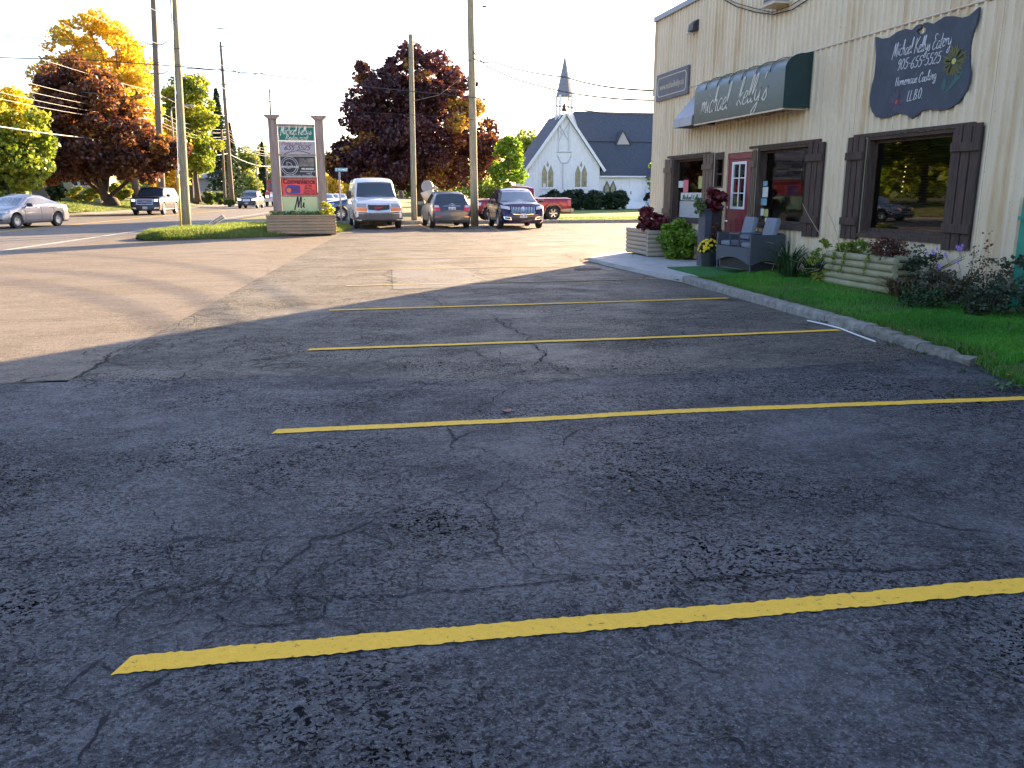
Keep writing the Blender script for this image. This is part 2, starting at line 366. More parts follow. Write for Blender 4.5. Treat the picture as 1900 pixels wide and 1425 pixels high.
# ================================================================== GROUND
def asphalt(name, dark, light, rough=(.55, .8), crack=.0, scale=1., pits=1., tone=.5, bumps=1., spec=.28):
    m = bpy.data.materials.new(name); m.use_nodes = True; nt = m.node_tree; b = nt.nodes['Principled BSDF']; L = nt.links.new
    tc = nt.nodes.new('ShaderNodeTexCoord'); O = tc.outputs['Object']
    def noise(s, det=5, ro=.6, dist=0., src=O):
        n = nt.nodes.new('ShaderNodeTexNoise'); n.inputs['Scale'].default_value = s; n.inputs['Detail'].default_value = det; n.inputs['Roughness'].default_value = ro; n.inputs['Distortion'].default_value = dist; L(src, n.inputs[0]); return n.outputs[0]
    def ramp(src, a, b_, c0=(0, 0, 0), c1=(1, 1, 1)):
        if a > b_: a, b_, c0, c1 = b_, a, c1, c0
        r = nt.nodes.new('ShaderNodeValToRGB'); r.color_ramp.elements[0].position = a; r.color_ramp.elements[1].position = b_
        r.color_ramp.elements[0].color = (*c0, 1); r.color_ramp.elements[1].color = (*c1, 1); L(src, r.inputs[0]); return r.outputs[0]
    def math_(op, a, c, clamp=False):
        n = nt.nodes.new('ShaderNodeMath'); n.operation = op; n.use_clamp = clamp
        for i, q in enumerate((a, c)):
            if isinstance(q, (int, float)): n.inputs[i].default_value = q
            else: L(q, n.inputs[i])
        return n.outputs[0]
    def mix(f, a, c):
        n = nt.nodes.new('ShaderNodeMix'); n.data_type = 'RGBA'
        L(f, n.inputs[0]) if not isinstance(f, (int, float)) else setattr(n.inputs[0], 'default_value', f)
        for i, q in ((6, a), (7, c)):
            if isinstance(q, tuple): n.inputs[i].default_value = (*q, 1)
            else: L(q, n.inputs[i])
        return n.outputs[2]
    mp = nt.nodes.new('ShaderNodeMapping'); mp.inputs['Scale'].default_value = (1., 1.6, 1); mp.inputs['Rotation'].default_value = (0, 0, R(-12)); L(O, mp.inputs[0]); S = mp.outputs[0]
    big = ramp(noise(.7 * scale, 7, .66, .8, S), .38, .62); mid = ramp(noise(2.6 * scale, 6, .7, .4, S), .35, .68)
    f = math_('ADD', math_('MULTIPLY', big, .6), math_('MULTIPLY', mid, .4))
    col = mix(f, dark, light)
    agg = noise(120, 3, .75); col = mix(ramp(agg, .5, .72), col, tuple(min(1, c * 2.0 + .02) for c in light))
    col = mix(math_('MULTIPLY', ramp(noise(34, 5, .8), .54, .40), .6), col, tuple(c * .5 for c in dark)); col = mix(math_('MULTIPLY', ramp(noise(11, 5, .75, .3), .50, .66), .45), col, tuple(min(1, c * 1.45 + .01) for c in light))
    pt = math_('MAXIMUM', ramp(noise(20, 4, .65, .8), .42, .37), ramp(noise(55, 3, .55, .6), .45, .40)); pt2 = math_('MULTIPLY', math_('MULTIPLY', pt, pits), ramp(noise(.8, 4), .36, .6, (.16, .16, .16))); col = mix(pt2, col, tuple(c * .3 for c in dark))  # shading inside the pits is painted into the colour, beyond the bump
    h = math_('ADD', math_('MULTIPLY', noise(75, 5, .75), .6), math_('MULTIPLY', agg, .5)); h = math_('SUBTRACT', h, math_('MULTIPLY', pt2, 1.1))
    if crack:
        nz = nt.nodes.new('ShaderNodeTexNoise'); nz.inputs['Scale'].default_value = 2.2; nz.inputs['Detail'].default_value = 4; L(O, nz.inputs[0])
        ad = nt.nodes.new('ShaderNodeVectorMath'); ad.operation = 'MULTIPLY_ADD'; L(nz.outputs[1], ad.inputs[0]); ad.inputs[1].default_value = (.5, .5, 0); L(O, ad.inputs[2])
        for sc, th, w in ((1.1, .52, .012), (3.6, .5, .03)):
            v = nt.nodes.new('ShaderNodeTexVoronoi'); v.feature = 'DISTANCE_TO_EDGE'; v.inputs['Scale'].default_value = sc; L(ad.outputs[0], v.inputs[0])
            line = ramp(v.outputs['Distance'], w * .35, w, (1, 1, 1), (0, 0, 0)); msk = ramp(noise(.9, 3, .6, 0., O), th, th + .14)
            k = math_('MULTIPLY', math_('MULTIPLY', line, msk), crack); col = mix(k, col, tuple(c * .2 for c in dark)); h = math_('SUBTRACT', h, math_('MULTIPLY', k, 1.2))
    L(col, b.inputs['Base Color'])
    rr = nt.nodes.new('ShaderNodeMapRange'); rr.inputs[3].default_value = rough[1]; rr.inputs[4].default_value = rough[0]; L(f, rr.inputs[0]); L(rr.outputs[0], b.inputs['Roughness'])
    sp = nt.nodes.new('ShaderNodeMapRange'); sp.inputs[3].default_value = spec; sp.inputs[4].default_value = 0.; L(pt2, sp.inputs[0]); L(sp.outputs[0], b.inputs['Specular IOR Level'])
    bp = nt.nodes.new('ShaderNodeBump'); bp.inputs['Strength'].default_value = .55 * bumps; bp.inputs['Distance'].default_value = .014; L(h, bp.inputs['Height']); L(bp.outputs[0], b.inputs['Normal'])
    return m
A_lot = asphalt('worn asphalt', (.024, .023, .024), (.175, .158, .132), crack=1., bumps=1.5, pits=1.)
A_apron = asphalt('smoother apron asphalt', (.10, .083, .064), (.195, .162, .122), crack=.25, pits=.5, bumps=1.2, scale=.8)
A_near = asphalt('resealed dark asphalt', (.016, .018, .023), (.120, .128, .144), crack=.5, pits=1., bumps=2.0)  # bluish base colour also carries the skylight tint of the shaded ground
A_road = asphalt('street asphalt', (.11, .10, .09), (.17, .155, .135), crack=.3, pits=.3, scale=.5)
def flat(name, poly, z, m, kind='structure', parent=None):
    mb = MB(); mb.add([(p[0], p[1], z) for p in poly], [tuple(range(len(poly)))]); o = mb.build(name, m, parent)
    if kind: o['kind'] = kind
    if o.data.polygons[0].normal.z < 0: o.data.flip_normals()
    return o
grassland = mat('rough grass ground', (.07, .085, .025), .95, var=.5, vscale=.9, col2=(.13, .125, .045), bump=.8, bscale=25)
flat('ground', [(-500, -60), (500, -60), (500, 900), (-500, 900)], -.03, grassland)
lot = flat('parking_lot', [(-1.72, -8), (6.4, -8), (6.1, 4), (5.8, 12), (5.7, 18.5), (8.2, 20.2), (40, 20.2), (40, 40.6), (-.4, 40.6), (1.15, 40.), (.55, 33.7), (-1.64, 12.2), (-2.16, 7.2)], 0, A_lot)
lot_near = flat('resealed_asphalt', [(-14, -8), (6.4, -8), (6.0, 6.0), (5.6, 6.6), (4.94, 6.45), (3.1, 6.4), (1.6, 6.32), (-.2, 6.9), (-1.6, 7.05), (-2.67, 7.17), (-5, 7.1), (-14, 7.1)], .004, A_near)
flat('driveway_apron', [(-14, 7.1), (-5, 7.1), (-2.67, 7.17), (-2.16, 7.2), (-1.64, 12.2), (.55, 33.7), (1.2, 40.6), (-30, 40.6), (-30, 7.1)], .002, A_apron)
# the street, curving gently to the right in the distance
NEAR_E = [(-10.5, -50), (-9.2, -10), (-7.9, 22.4), (-7.3, 29), (-6.6, 38), (-4.6, 60), (-1.2, 95), (4, 130), (12, 180), (26, 260), (60, 420)]
FAR_E = [(-20.5, -50), (-20, -10), (-19.2, 22), (-18.9, 30), (-18.4, 40), (-17., 60), (-13.4, 90), (-8.5, 125), (0, 180), (14, 260), (48, 420)]
flat('street', NEAR_E + FAR_E[::-1], .006, A_road)
flat('cross_street', [(-6.8, 43.2), (12.4, 43.2), (12.4, 50.5), (-5.4, 50.5)], .004, A_road)
paving = mat('pale verge paving', (.25, .235, .21), .85, var=.2, vscale=3, bump=.4, bscale=60)
flat('far_verge', [(p[0], p[1]) for p in FAR_E] + [(p[0] - 2.6 - .01 * max(0, p[1]), p[1]) for p in FAR_E[::-1]], .010, paving)
wl = mat('faded road paint', (.5, .48, .42), .8, var=.3, vscale=6)
mb = MB()
for (a, b) in zip(NEAR_E[1:6], NEAR_E[2:7]):
    mb.add([(a[0] - .9, a[1], .011), (a[0] - .78, a[1], .011), (b[0] - .78, b[1], .011), (b[0] - .9, b[1], .011)], [(0, 1, 2, 3)])
o = mb.build('edge_line', wl); o['kind'] = 'structure'
yl = mat('yellow road paint', (.55, .36, .06), .75, var=.2, vscale=8)
mb = MB()
for (a, b, c, d) in zip(NEAR_E[1:8], NEAR_E[2:9], FAR_E[1:8], FAR_E[2:9]):
    for q in (-.12, .12):
        x0, x1 = (a[0] + c[0]) / 2 + q, (b[0] + d[0]) / 2 + q; y0, y1 = (a[1] + c[1]) / 2, (b[1] + d[1]) / 2
        mb.add([(x0 - .05, y0, .012), (x0 + .05, y0, .012), (x1 + .05, y1, .012), (x1 - .05, y1, .012)], [(0, 1, 2, 3)])
o = mb.build('centre_line', yl); o['kind'] = 'structure'

# ---- parking lines
def paint_mat(name, c, wear):
    m = bpy.data.materials.new(name); m.use_nodes = True; nt = m.node_tree; b = nt.nodes['Principled BSDF']; L = nt.links.new
    tc = nt.nodes.new('ShaderNodeTexCoord'); n = nt.nodes.new('ShaderNodeTexNoise'); n.inputs['Scale'].default_value = 34; n.inputs['Detail'].default_value = 8; n.inputs['Roughness'].default_value = .75; L(tc.outputs['Object'], n.inputs[0])
    r = nt.nodes.new('ShaderNodeValToRGB'); r.color_ramp.elements[0].position = .30 + wear; r.color_ramp.elements[0].color = (.07, .06, .04, 1); r.color_ramp.elements[1].position = .36 + wear; r.color_ramp.elements[1].color = (*c, 1)
    e = r.color_ramp.elements.new(.62 + wear); e.color = (c[0] * 1.12, c[1] * 1.12, c[2] * 1.1, 1)
    L(n.outputs[0], r.inputs[0]); L(r.outputs[0], b.inputs['Base Color']); b.inputs['Roughness'].default_value = .75; b.inputs['Specular IOR Level'].default_value = .2
    n2 = nt.nodes.new('ShaderNodeTexNoise'); n2.inputs['Scale'].default_value = 90; n2.inputs['Detail'].default_value = 4; L(tc.outputs['Object'], n2.inputs[0])
    bp = nt.nodes.new('ShaderNodeBump'); bp.inputs['Strength'].default_value = .5; bp.inputs['Distance'].default_value = .006; L(n2.outputs[0], bp.inputs['Height']); L(bp.outputs[0], b.inputs['Normal']); return m
fresh = paint_mat('yellow parking paint', (.80, .47, .05), .035); worn = paint_mat('worn yellow parking paint', (.36, .27, .12), .12)
def stripe(pts, w, m, z=.008, slant=0., seed=0, name='parking_line'):
    rr = random.Random(seed); P = catmull(pts, 60); n = len(P); a = []; b = []
    for i, p in enumerate(P):
        t = (P[min(i + 1, n - 1)] - P[max(i - 1, 0)]).normalized(); nn = Vector((-t.y, t.x)); e = Vector((0, 0))
        s0 = slant * (1 - min(1, i / 6)) ; wob = .004 * vnoise(i * .13 + seed)
        a.append(p + nn * (w / 2 + wob + rr.uniform(-.005, .005)) + t * s0); b.append(p - nn * (w / 2 - wob + rr.uniform(-.005, .005)) - t * s0 * 0)
    mb = MB(); mb.grid([[(q.x, q.y, z) for q in a], [(q.x, q.y, z) for q in b]]); o = mb.build(name, m); o['kind'] = 'structure'
    if o.data.polygons[0].normal.z < 0: o.data.flip_normals()
    return o
stripe([(-.75, 2.60), (.3, 2.56), (1.4, 2.50), (2.6, 2.45), (4.6, 2.34)], .105, fresh, slant=.035, seed=1)
stripe([(-.43, 5.27), (1.2, 5.20), (2.2, 5.19), (3.4, 5.11), (4.94, 4.99), (5.25, 4.97)], .10, fresh, slant=.03, seed=2)
stripe([(-.28, 8.13), (1.5, 8.10), (3.4, 8.06), (5.51, 8.08)], .10, fresh, slant=.02, seed=3, )
stripe([(-.07, 10.92), (2., 10.93), (4., 10.95), (5.61, 10.99)], .10, fresh, seed=4)
stripe([(.2, 13.82), (3., 13.80), (5.75, 13.82)], .10, worn, seed=5)
stripe([(.45, 16.7), (3., 16.7), (4.2, 16.7)], .10, worn, seed=6)
stripe([(.7, 19.5), (3., 19.5), (5.0, 19.5)], .10, worn, seed=7)
stripe([(.9, 22.4), (2.6, 22.4), (4.6, 22.4)], .10, worn, seed=8)
for (p, q) in (((772, 414), (800, 427)), ((898, 416), (928, 430)), ((1040, 420), (1075, 432))):
    a, b = gnd(*p), gnd(*q); stripe([(a.x, a.y), (b.x, b.y)], .12, worn, seed=int(p[0]))

# ---- cracks: ragged open joints, traced and laid as shallow dark ribbons
crackm = mat('open crack', (.008, .008, .010), .95)
CR = [([(0, 712), (150, 708), (300, 708), (420, 706)], 9), ([(420, 706), (700, 707), (860, 707), (1000, 705), (1150, 698), (1300, 690), (1500, 681), (1650, 672), (1700, 668)], 6),
 ([(20, 712), (90, 698), (150, 692)], 8), ([(130, 706), (160, 690), (200, 664), (250, 632)], 12), ([(250, 632), (400, 556), (520, 490), (640, 430)], 5),
 ([(905, 580), (918, 592), (935, 606), (960, 618), (985, 636), (1000, 650), (1006, 664), (1025, 680), (1040, 694), (1062, 692)], 9), ([(1006, 664), (992, 676), (985, 698)], 6), ([(935, 602), (950, 600), (960, 612)], 6),
 ([(1058, 690), (1040, 680)], 10), ([(832, 792), (838, 806), (846, 816), (838, 826), (832, 842)], 8), ([(846, 816), (866, 806), (890, 800)], 5), ([(1046, 832), (1046, 818), (1060, 808), (1090, 796), (1140, 782)], 5), ([(940, 722), (915, 745), (908, 760)], 5),
 ([(700, 760), (660, 775), (640, 790)], 4), ([(905, 928), (913, 950), (916, 975), (918, 1008), (932, 1030), (948, 1046), (962, 1062)], 5), ([(905, 928), (930, 905), (936, 880)], 4), ([(962, 1062), (1020, 1070), (1100, 1070), (1170, 1078)], 3),
 ([(700, 965), (665, 980), (640, 990), (612, 997), (580, 1000), (565, 1022), (545, 1036), (528, 1050), (515, 1068), (498, 1082), (480, 1086)], 6), ([(580, 1000), (545, 998), (510, 998), (475, 1004), (440, 1006), (390, 1000), (345, 998), (328, 1003)], 3.5),
 ([(328, 1003), (306, 1020), (318, 1040), (322, 1056), (340, 1070)], 4), ([(316, 965), (318, 980), (328, 1003)], 4), ([(285, 950), (300, 965), (316, 965)], 4), ([(700, 965), (740, 948), (800, 930), (870, 905), (905, 890)], 4),
 ([(0, 1050), (40, 1045), (90, 1038), (140, 1036), (215, 1033)], 4), ([(217, 1178), (222, 1155), (225, 1136), (245, 1120), (265, 1105), (300, 1096), (332, 1086), (345, 1098), (318, 1120)], 4.5), ([(225, 1136), (260, 1130), (318, 1122), (380, 1110), (398, 1100)], 4),
 ([(398, 1082), (416, 1096), (422, 1122)], 4), ([(422, 1122), (470, 1116), (516, 1112), (600, 1110), (700, 1106), (780, 1102), (860, 1098), (930, 1090), (1000, 1084), (1100, 1078), (1200, 1077)], 4.5),
 ([(1200, 1077), (1347, 1071), (1458, 1064), (1605, 1056), (1760, 1048), (1900, 1044)], 6), ([(480, 1086), (430, 1098), (398, 1080), (332, 1100)], 2.5), ([(520, 1112), (500, 1098), (480, 1086)], 3),
 ([(398, 1195), (380, 1178), (420, 1168), (516, 1162), (600, 1150), (700, 1140)], 3.5), ([(398, 1195), (376, 1206)], 4), ([(398, 1140), (410, 1150), (418, 1156)], 4), ([(199, 1218), (170, 1240), (145, 1258), (125, 1276), (104, 1300)], 5), ([(199, 1218), (230, 1206), (300, 1185), (335, 1172)], 2.5),
 ([(188, 1232), (204, 1246), (216, 1256)], 4), ([(104, 1300), (150, 1308), (206, 1320)], 3), ([(206, 1320), (192, 1340), (184, 1357), (166, 1385), (147, 1425)], 7), ([(330, 1245), (300, 1262), (260, 1285), (210, 1305)], 4),
 ([(1618, 946), (1660, 958), (1700, 966), (1745, 976), (1790, 986), (1850, 992), (1890, 1000)], 5), ([(1580, 1053), (1584, 1038), (1594, 1022), (1615, 1011), (1665, 1012), (1720, 1016), (1760, 1020), (1840, 1020)], 3), ([(1246, 1092), (1280, 1112), (1292, 1124)], 3),
 ([(1310, 995), (1330, 1018), (1372, 1030)], 3), ([(724, 498), (728, 515), (729, 537)], 22), ([(729, 537), (760, 537), (830, 534)], 12), ([(860, 498), (880, 512), (905, 522)], 10), ([(880, 508), (960, 506), (1030, 498)], 10), ([(1030, 470), (1075, 480), (1120, 490), (1180, 500), (1215, 512)], 22),
 ([(800, 545), (815, 562), (830, 575)], 6), ([(690, 655), (680, 672), (660, 690)], 5), ([(1180, 1180), (1300, 1240), (1360, 1262)], 2.5), ([(1320, 1380), (1370, 1376), (1400, 1410)], 5)]
def fractal(P, rr, depth=5, amp=.16):
    for _ in range(depth):
        Q = [P[0]]
        for u, v in zip(P[:-1], P[1:]):
            d = v - u; L_ = d.length
            if L_ > .014: m_ = (u + v) / 2 + Vector((-d.y, d.x)) * rr.uniform(-amp, amp); Q += [m_, v]
            else: Q.append(v)
        P = Q
    return P
def crack(P, w, rr, taper=True):
    n = len(P); A = []; B = []; mb = MB()
    for k, p in enumerate(P):
        t = (P[min(k + 1, n - 1)] - P[max(k - 1, 0)]).normalized(); nn = Vector((-t.y, t.x)); e = min(1, k / (n * .12 + 1), (n - 1 - k) / (n * .3 + 1)) if taper else 1
        f = (.12 + .88 * e) * rr.choice((.35, .6, .8, 1, 1.5)) * w * .0009; A.append((p.x + nn.x * f, p.y + nn.y * f, .0075)); B.append((p.x - nn.x * f, p.y - nn.y * f, .0075))
    mb.grid([A, B]); o = mb.build('crack', crackm, lot, local=True)
    if o.data.polygons and o.data.polygons[0].normal.z < 0: o.data.flip_normals()
    return o
for i, (pl, w) in enumerate(CR):
    rr = random.Random(i); P = [gnd(*p) for p in pl]; P = fractal([Vector((p.x, p.y)) for p in P], rr); n = len(P); crack(P, w * 1.1, rr)
    for _ in range(int(n / 45)):                       # hairline branches
        k = rr.randrange(n); a0 = rr.uniform(0, 6.28); q = P[k]; br = [q]
        for _s in range(rr.randint(2, 5)): a0 += rr.uniform(-.7, .7); q = q + Vector((math.cos(a0), math.sin(a0))) * rr.uniform(.05, .13); br.append(q)
        crack(fractal(br, rr, 3), w * .5, rr)
def web(px0, px1, py0, py1, n, w, step, seed):         # alligator cracking: short joined walks in a zone
    rr = random.Random(seed)
    for _ in range(n):
        g = gnd(rr.uniform(px0, px1), rr.uniform(py0, py1)); q = Vector((g.x, g.y)); a0 = rr.uniform(0, 6.28); br = [q]
        for _s in range(rr.randint(3, 7)): a0 += rr.choice((-1.1, -.5, .3, .9)); q = q + Vector((math.cos(a0), math.sin(a0))) * step * rr.uniform(.6, 1.4); br.append(q)
        crack(fractal(br, rr, 3, .12), w, rr)
web(150, 560, 620, 704, 34, 6, .16, 1); web(280, 700, 560, 680, 14, 6, .2, 2); web(240, 640, 990, 1180, 22, 2.4, .10, 3); web(780, 1100, 590, 690, 14, 5, .2, 4); web(800, 1050, 780, 1080, 12, 2.6, .12, 5); web(620, 1150, 505, 560, 10, 8, .35, 6)
ROOT[lot.name] = (Vector((0, 0, 0)), 0)
# squarish repair patch, dark drain patch, puddles
pm = asphalt('paler repair patch', (.10, .095, .09), (.15, .145, .14), crack=.1)
P = [gnd(*p) for p in ((727, 499), (855, 496), (905, 520), (831, 534), (729, 537))]
flat('repair_patch', [(p.x, p.y) for p in P], .0045, pm)
P = [gnd(*p) for p in ((1064, 499), (1085, 497.5), (1118, 498), (1112, 501), (1080, 502), (1066, 501))]
flat('tar_patch', [(p.x, p.y) for p in P], .0085, mat('fresh tar', (.02, .02, .022), .9))

# ---- low concrete kerbs
conc = mat('weathered concrete', (.24, .225, .195), .9, var=.4, vscale=9, bump=1., bscale=45)
conc_d = mat('mossy crumbling concrete', (.17, .16, .13), .95, var=.45, vscale=9, bump=1., bscale=30)
def kerb_piece(name, a, b, w, h, m, parent, seed, rough=.008, z0=-.02, broken=0):
    a = Vector((a[0], a[1], 0)); b = Vector((b[0], b[1], 0)); n = max(3, int((b - a).length / .09)); t = (b - a).normalized(); nn = Vector((t.y, -t.x, 0)); rr = random.Random(seed)
    prof = [(0, z0), (.01, h * .72), (.035, h * .95), (w * .5, h), (w - .02, h * .98), (w, z0)]; rows = []
    for i in range(n + 1):
        p = a.lerp(b, i / n); row = []
        for (u, z) in prof:
            q = rr.uniform(-rough, rough); f = 1 - broken * abs(math.sin(i * .9 + seed) * math.sin(i * 2.3 + seed)) * (.8 if z > .02 else .15)
            row.append(tuple(p + nn * (u * (f if broken else 1) + q) + Vector((0, 0, z * f + q * .6 if z > 0 else z))))
        rows.append(row)
    mb = MB(); mb.grid(rows); mb.f.append(tuple(range(len(prof)))); mb.f.append(tuple(n * len(prof) + i for i in reversed(range(len(prof)))))
    return mb.build(name, m, parent, sharp=50)
kb = thing('lawn_kerb', 'low weathered concrete kerb between the shaded lawn and the parking lot', 'kerb', (5.7, 9.6, 0)); kb['kind'] = 'structure'; del kb['category']
KP = [(5.93, 13.35), (5.86, 12.2), (5.79, 11.3), (5.74, 10.4), (5.69, 9.5), (5.65, 8.6), (5.61, 7.8), (5.575, 7.3), (5.54, 6.85), (5.50, 6.42), (5.48, 6.08)]
for i in range(len(KP) - 1):
    a, b = KP[i + 1], KP[i]; a = (a[0], a[1] + .008); br = .05 if i < 6 else (.12 if i < 8 else .3)
    kerb_piece('kerb_block', a, b, .20 if i < 9 else .14, .105 if i < 7 else .085, conc if i < 6 else conc_d, kb, i, .006 if i < 6 else .016, broken=br)
kf = thing('far_kerb', 'long concrete kerb behind the parked cars at the end of the lot', 'kerb', (8, 40.6, 0)); kf['kind'] = 'structure'; del kf['category']
x = -.6; i = 0
while x < 30:
    x2 = x + 2.4; a = gnd(950, 414)
    kerb_piece('kerb_block', (x2 - .03, 40.9), (x, 40.9), .22, .17, conc, kf, 50 + i, .004); x = x2; i += 1
# ---- sidewalk slabs by the entrance
slabm = mat('sidewalk concrete', (.44, .43, .41), .85, var=.16, vscale=2.5, bump=.35, bscale=90)
sw = thing('sidewalk', 'pale concrete slabs in front of the maroon door', 'walk', (6.8, 16, 0)); sw['kind'] = 'structure'; del sw['category']
ys = [13.25, 14.9, 16.4, 17.9, 19.3, 20.6]; xl = lambda y: 5.66 + (.3 if y < 13.4 else .08 if y < 15 else 0) if y < 17.9 else 5.66 + (y - 17.9) * .8
for i in range(5):
    y0, y1 = ys[i] + .006, ys[i + 1] - .006
    for (u0, u1) in ((0, .5), (.5, 1)):
        q = [(xl(y0) + (7.78 - xl(y0)) * u0 + .006, y0), (xl(y0) + (7.78 - xl(y0)) * u1 - .006, y0), (xl(y1) + (7.78 - xl(y1)) * u1 - .006, y1), (xl(y1) + (7.78 - xl(y1)) * u0 + .006, y1)]
        if y0 > 19.2: q = [(p[0] + .1, p[1]) for p in q]
        MB().prism(q, 2, -.02, .078 + rnd.uniform(-.003, .003)).build('slab', slabm, sw)
# ---- lawn beside the restaurant
soil = mat('lawn soil', (.035, .05, .018), .95, var=.4, vscale=14, col2=(.05, .08, .02), bump=.8, bscale=60)
def lawn_x0(y):
    return float(np.interp(y, [-6, 3, 4.2, 5.14, 6.0, 6.1, 7.8, 9.6, 11.3, 13.3], [5.0, 4.95, 5.0, 5.16, 5.44, 5.62, 5.76, 5.85, 5.95, 6.09]))
def lawn_z(x, y):
    u = (x - lawn_x0(y)) / max(.2, 7.8 - lawn_x0(y)); return .055 + .15 * u + .012 * math.sin(x * 5 + y * 2.2) * math.sin(y * 3.1) + (0 if y > 5.8 else -.03 * (1 - u))
rows = []
for y in np.arange(-6, 13.31, .2):
    rows.append([(lawn_x0(y) + (7.84 - lawn_x0(y)) * k / 14, y, lawn_z(lawn_x0(y) + (7.84 - lawn_x0(y)) * k / 14, y) if k else -.02) for k in range(15)])
lw = MB().grid(rows).build('lawn', soil, smooth=True); lw['kind'] = 'structure'
gm = leafmat('shaded lawn grass', [(.024, .15, .006), (.045, .27, .010), (.08, .34, .018), (.15, .30, .03)], .35)
n = 150000; y = 13.2 - (NR.uniform(0, 1, n) ** 1.35) * 10.5; u = NR.uniform(0.02, 1, n); x0 = np.interp(y, [-6, 3, 4.2, 5.14, 6.0, 6.1, 7.8, 9.6, 11.3, 13.3], [5.0, 4.95, 5.0, 5.16, 5.44, 5.62, 5.76, 5.85, 5.95, 6.09])
y = np.where(NR.uniform(0, 1, n) < .5, NR.uniform(4.5, 8.5, n), y); x0 = np.interp(y, [-6, 3, 4.2, 5.14, 6.0, 6.1, 7.8, 9.6, 11.3, 13.3], [5.0, 4.95, 5.0, 5.16, 5.44, 5.62, 5.76, 5.85, 5.95, 6.09])
x = x0 + (7.8 - x0) * u; z = .055 + .15 * u + .012 * np.sin(x * 5 + y * 2.2) * np.sin(y * 3.1) + np.where(y > 5.8, 0, -.03 * (1 - u)) - .005
tn = .5 + .28 * np.sin(x * 3.1 + 1) * np.sin(y * 2.3) + NR.normal(0, .22, n)
tn = tn + .25 * np.sin(x * 1.3 + 2) * np.sin(y * .9 + 1) + (NR.uniform(0, 1, n) > .985) * .6
o = blades_mesh('lawn_grass', np.stack([x, y, z], 1), .045 + .02 * np.sin(x * 4) * np.sin(y * 2.7) + np.where(u < .05, .02, 0), .006, gm, tint=tn, lean=.8, kind='stuff')
tag(o, 'short dark green grass of the shaded lawn by the wall', 'grass')
n2 = 9000; y2 = NR.uniform(3.5, 13, n2); u2 = np.where(NR.uniform(0, 1, n2) < .5, NR.uniform(0, .08, n2), NR.uniform(0, 1, n2)); m2 = (np.sin(y2 * 4.3) * np.sin(y2 * 1.7 + u2 * 9) > .1) | (u2 < .08)
xa2 = np.interp(y2, [-6, 3, 4.2, 5.14, 6.0, 6.1, 7.8, 9.6, 11.3, 13.3], [5.0, 4.95, 5.0, 5.16, 5.44, 5.62, 5.76, 5.85, 5.95, 6.09]); P2 = np.stack([xa2 + (7.8 - xa2) * u2, y2, .05 + .15 * u2 - np.where(y2 > 5.8, 0, .03)], 1)[m2]
o = blades_mesh('lawn_tufts', P2, .095, .008, leafmat('rank grass', [(.03, .10, .01), (.06, .18, .015), (.16, .22, .04)], .35), lean=.9, kind='stuff'); tag(o, 'longer ragged grass tufts along the kerb and through the lawn', 'grass')
# artificial turf mat
tm = leafmat('artificial turf', [(.02, .16, .02), (.03, .22, .03), (.04, .26, .03)], .1)
tp = [(6.36, 15.02), (7.2, 15.08), (7.6, 13.9), (7.5, 13.1), (6.25, 12.95), (6.28, 13.3)]
tm_o = MB().prism(tp, 2, .07, .1).build('turf_mat', mat('turf backing', (.02, .15, .02), .9, var=.2, vscale=40, bump=.6, bscale=200)); tag(tm_o, 'bright green artificial turf mat on the sidewalk under the flower pot', 'mat')
# ---- grass island round the sign: a low mound
ISF = [(-5.85, 28.5), (-5.2, 28.45), (-4.57, 28.8), (-3.3, 29.4), (-1.77, 30.4), (-.5, 31.6), (.4, 33.2), (.9, 35.5)]; ISB = [(-6.25, 29.2), (-6.2, 30.2), (-6.1, 31.5), (-5.9, 33.5), (-5.3, 36), (-4., 38.5), (-1.5, 39.8), (.6, 39.8)]
NI, NJ = len(ISF), 8
def isl(u, v):
    k = u * (NI - 1); i = min(int(k), NI - 2); f = k - i; a = Vector(ISF[i]).lerp(Vector(ISF[i + 1]), f); b = Vector(ISB[i]).lerp(Vector(ISB[i + 1]), f); p = a.lerp(b, v)
    e = 1.4 * min(1, 5. * min(v, 1 - v)) ** .8 * min(1, 5. * min(u + .04, 1.04 - u)) ** .8; return (p.x, p.y, .012 + .17 * e * (1 + .06 * math.sin(p.x * 2.3 + p.y)))
MB().grid([[isl(i / 28, j / 10) for j in range(11)] for i in range(29)]).build('grass_island', grassland, smooth=True)['kind'] = 'structure'
gi = leafmat('sunlit rough grass', [(.06, .13, .015), (.11, .20, .02), (.20, .26, .03), (.30, .27, .06)], .5)
pp = np.array([isl(NR.uniform(0, 1), NR.uniform(0, 1) ** 1.5) for _ in range(26000)])
o = blades_mesh('island_grass', pp, .11, .018, gi, lean=.7, kind='stuff'); tag(o, 'sunlit grass on the low island round the pylon sign', 'grass')
# ---- lawns beyond the kerb
flat('church_lawn', [(12.4, 41.15), (120, 41.15), (120, 140), (12.4, 140)], .05, mat('church lawn turf', (.075, .14, .018), .95, var=.4, vscale=2., col2=(.15, .20, .03), bump=1., bscale=30))
flat('kerb_verge', [(1.4, 41.15), (12.4, 41.15), (12.4, 43.1), (1.4, 43.1)], .05, mat('church lawn turf', (.06, .11, .02)))
n = 30000; x = NR.uniform(1.5, 32, n); y = 41.2 + NR.uniform(0, 1, n) ** 1.6 * 9; ok = (x > 12.6) | (y < 43); pp = np.stack([x, y, np.full(n, .04)], 1)[ok]
o = blades_mesh('church_lawn_grass', pp, .07, .022, leafmat('church lawn grass', [(.07, .13, .015), (.12, .2, .02), (.22, .26, .04)], .5), lean=.6, kind='stuff'); tag(o, 'mown grass of the church lawn behind the far kerb', 'grass')
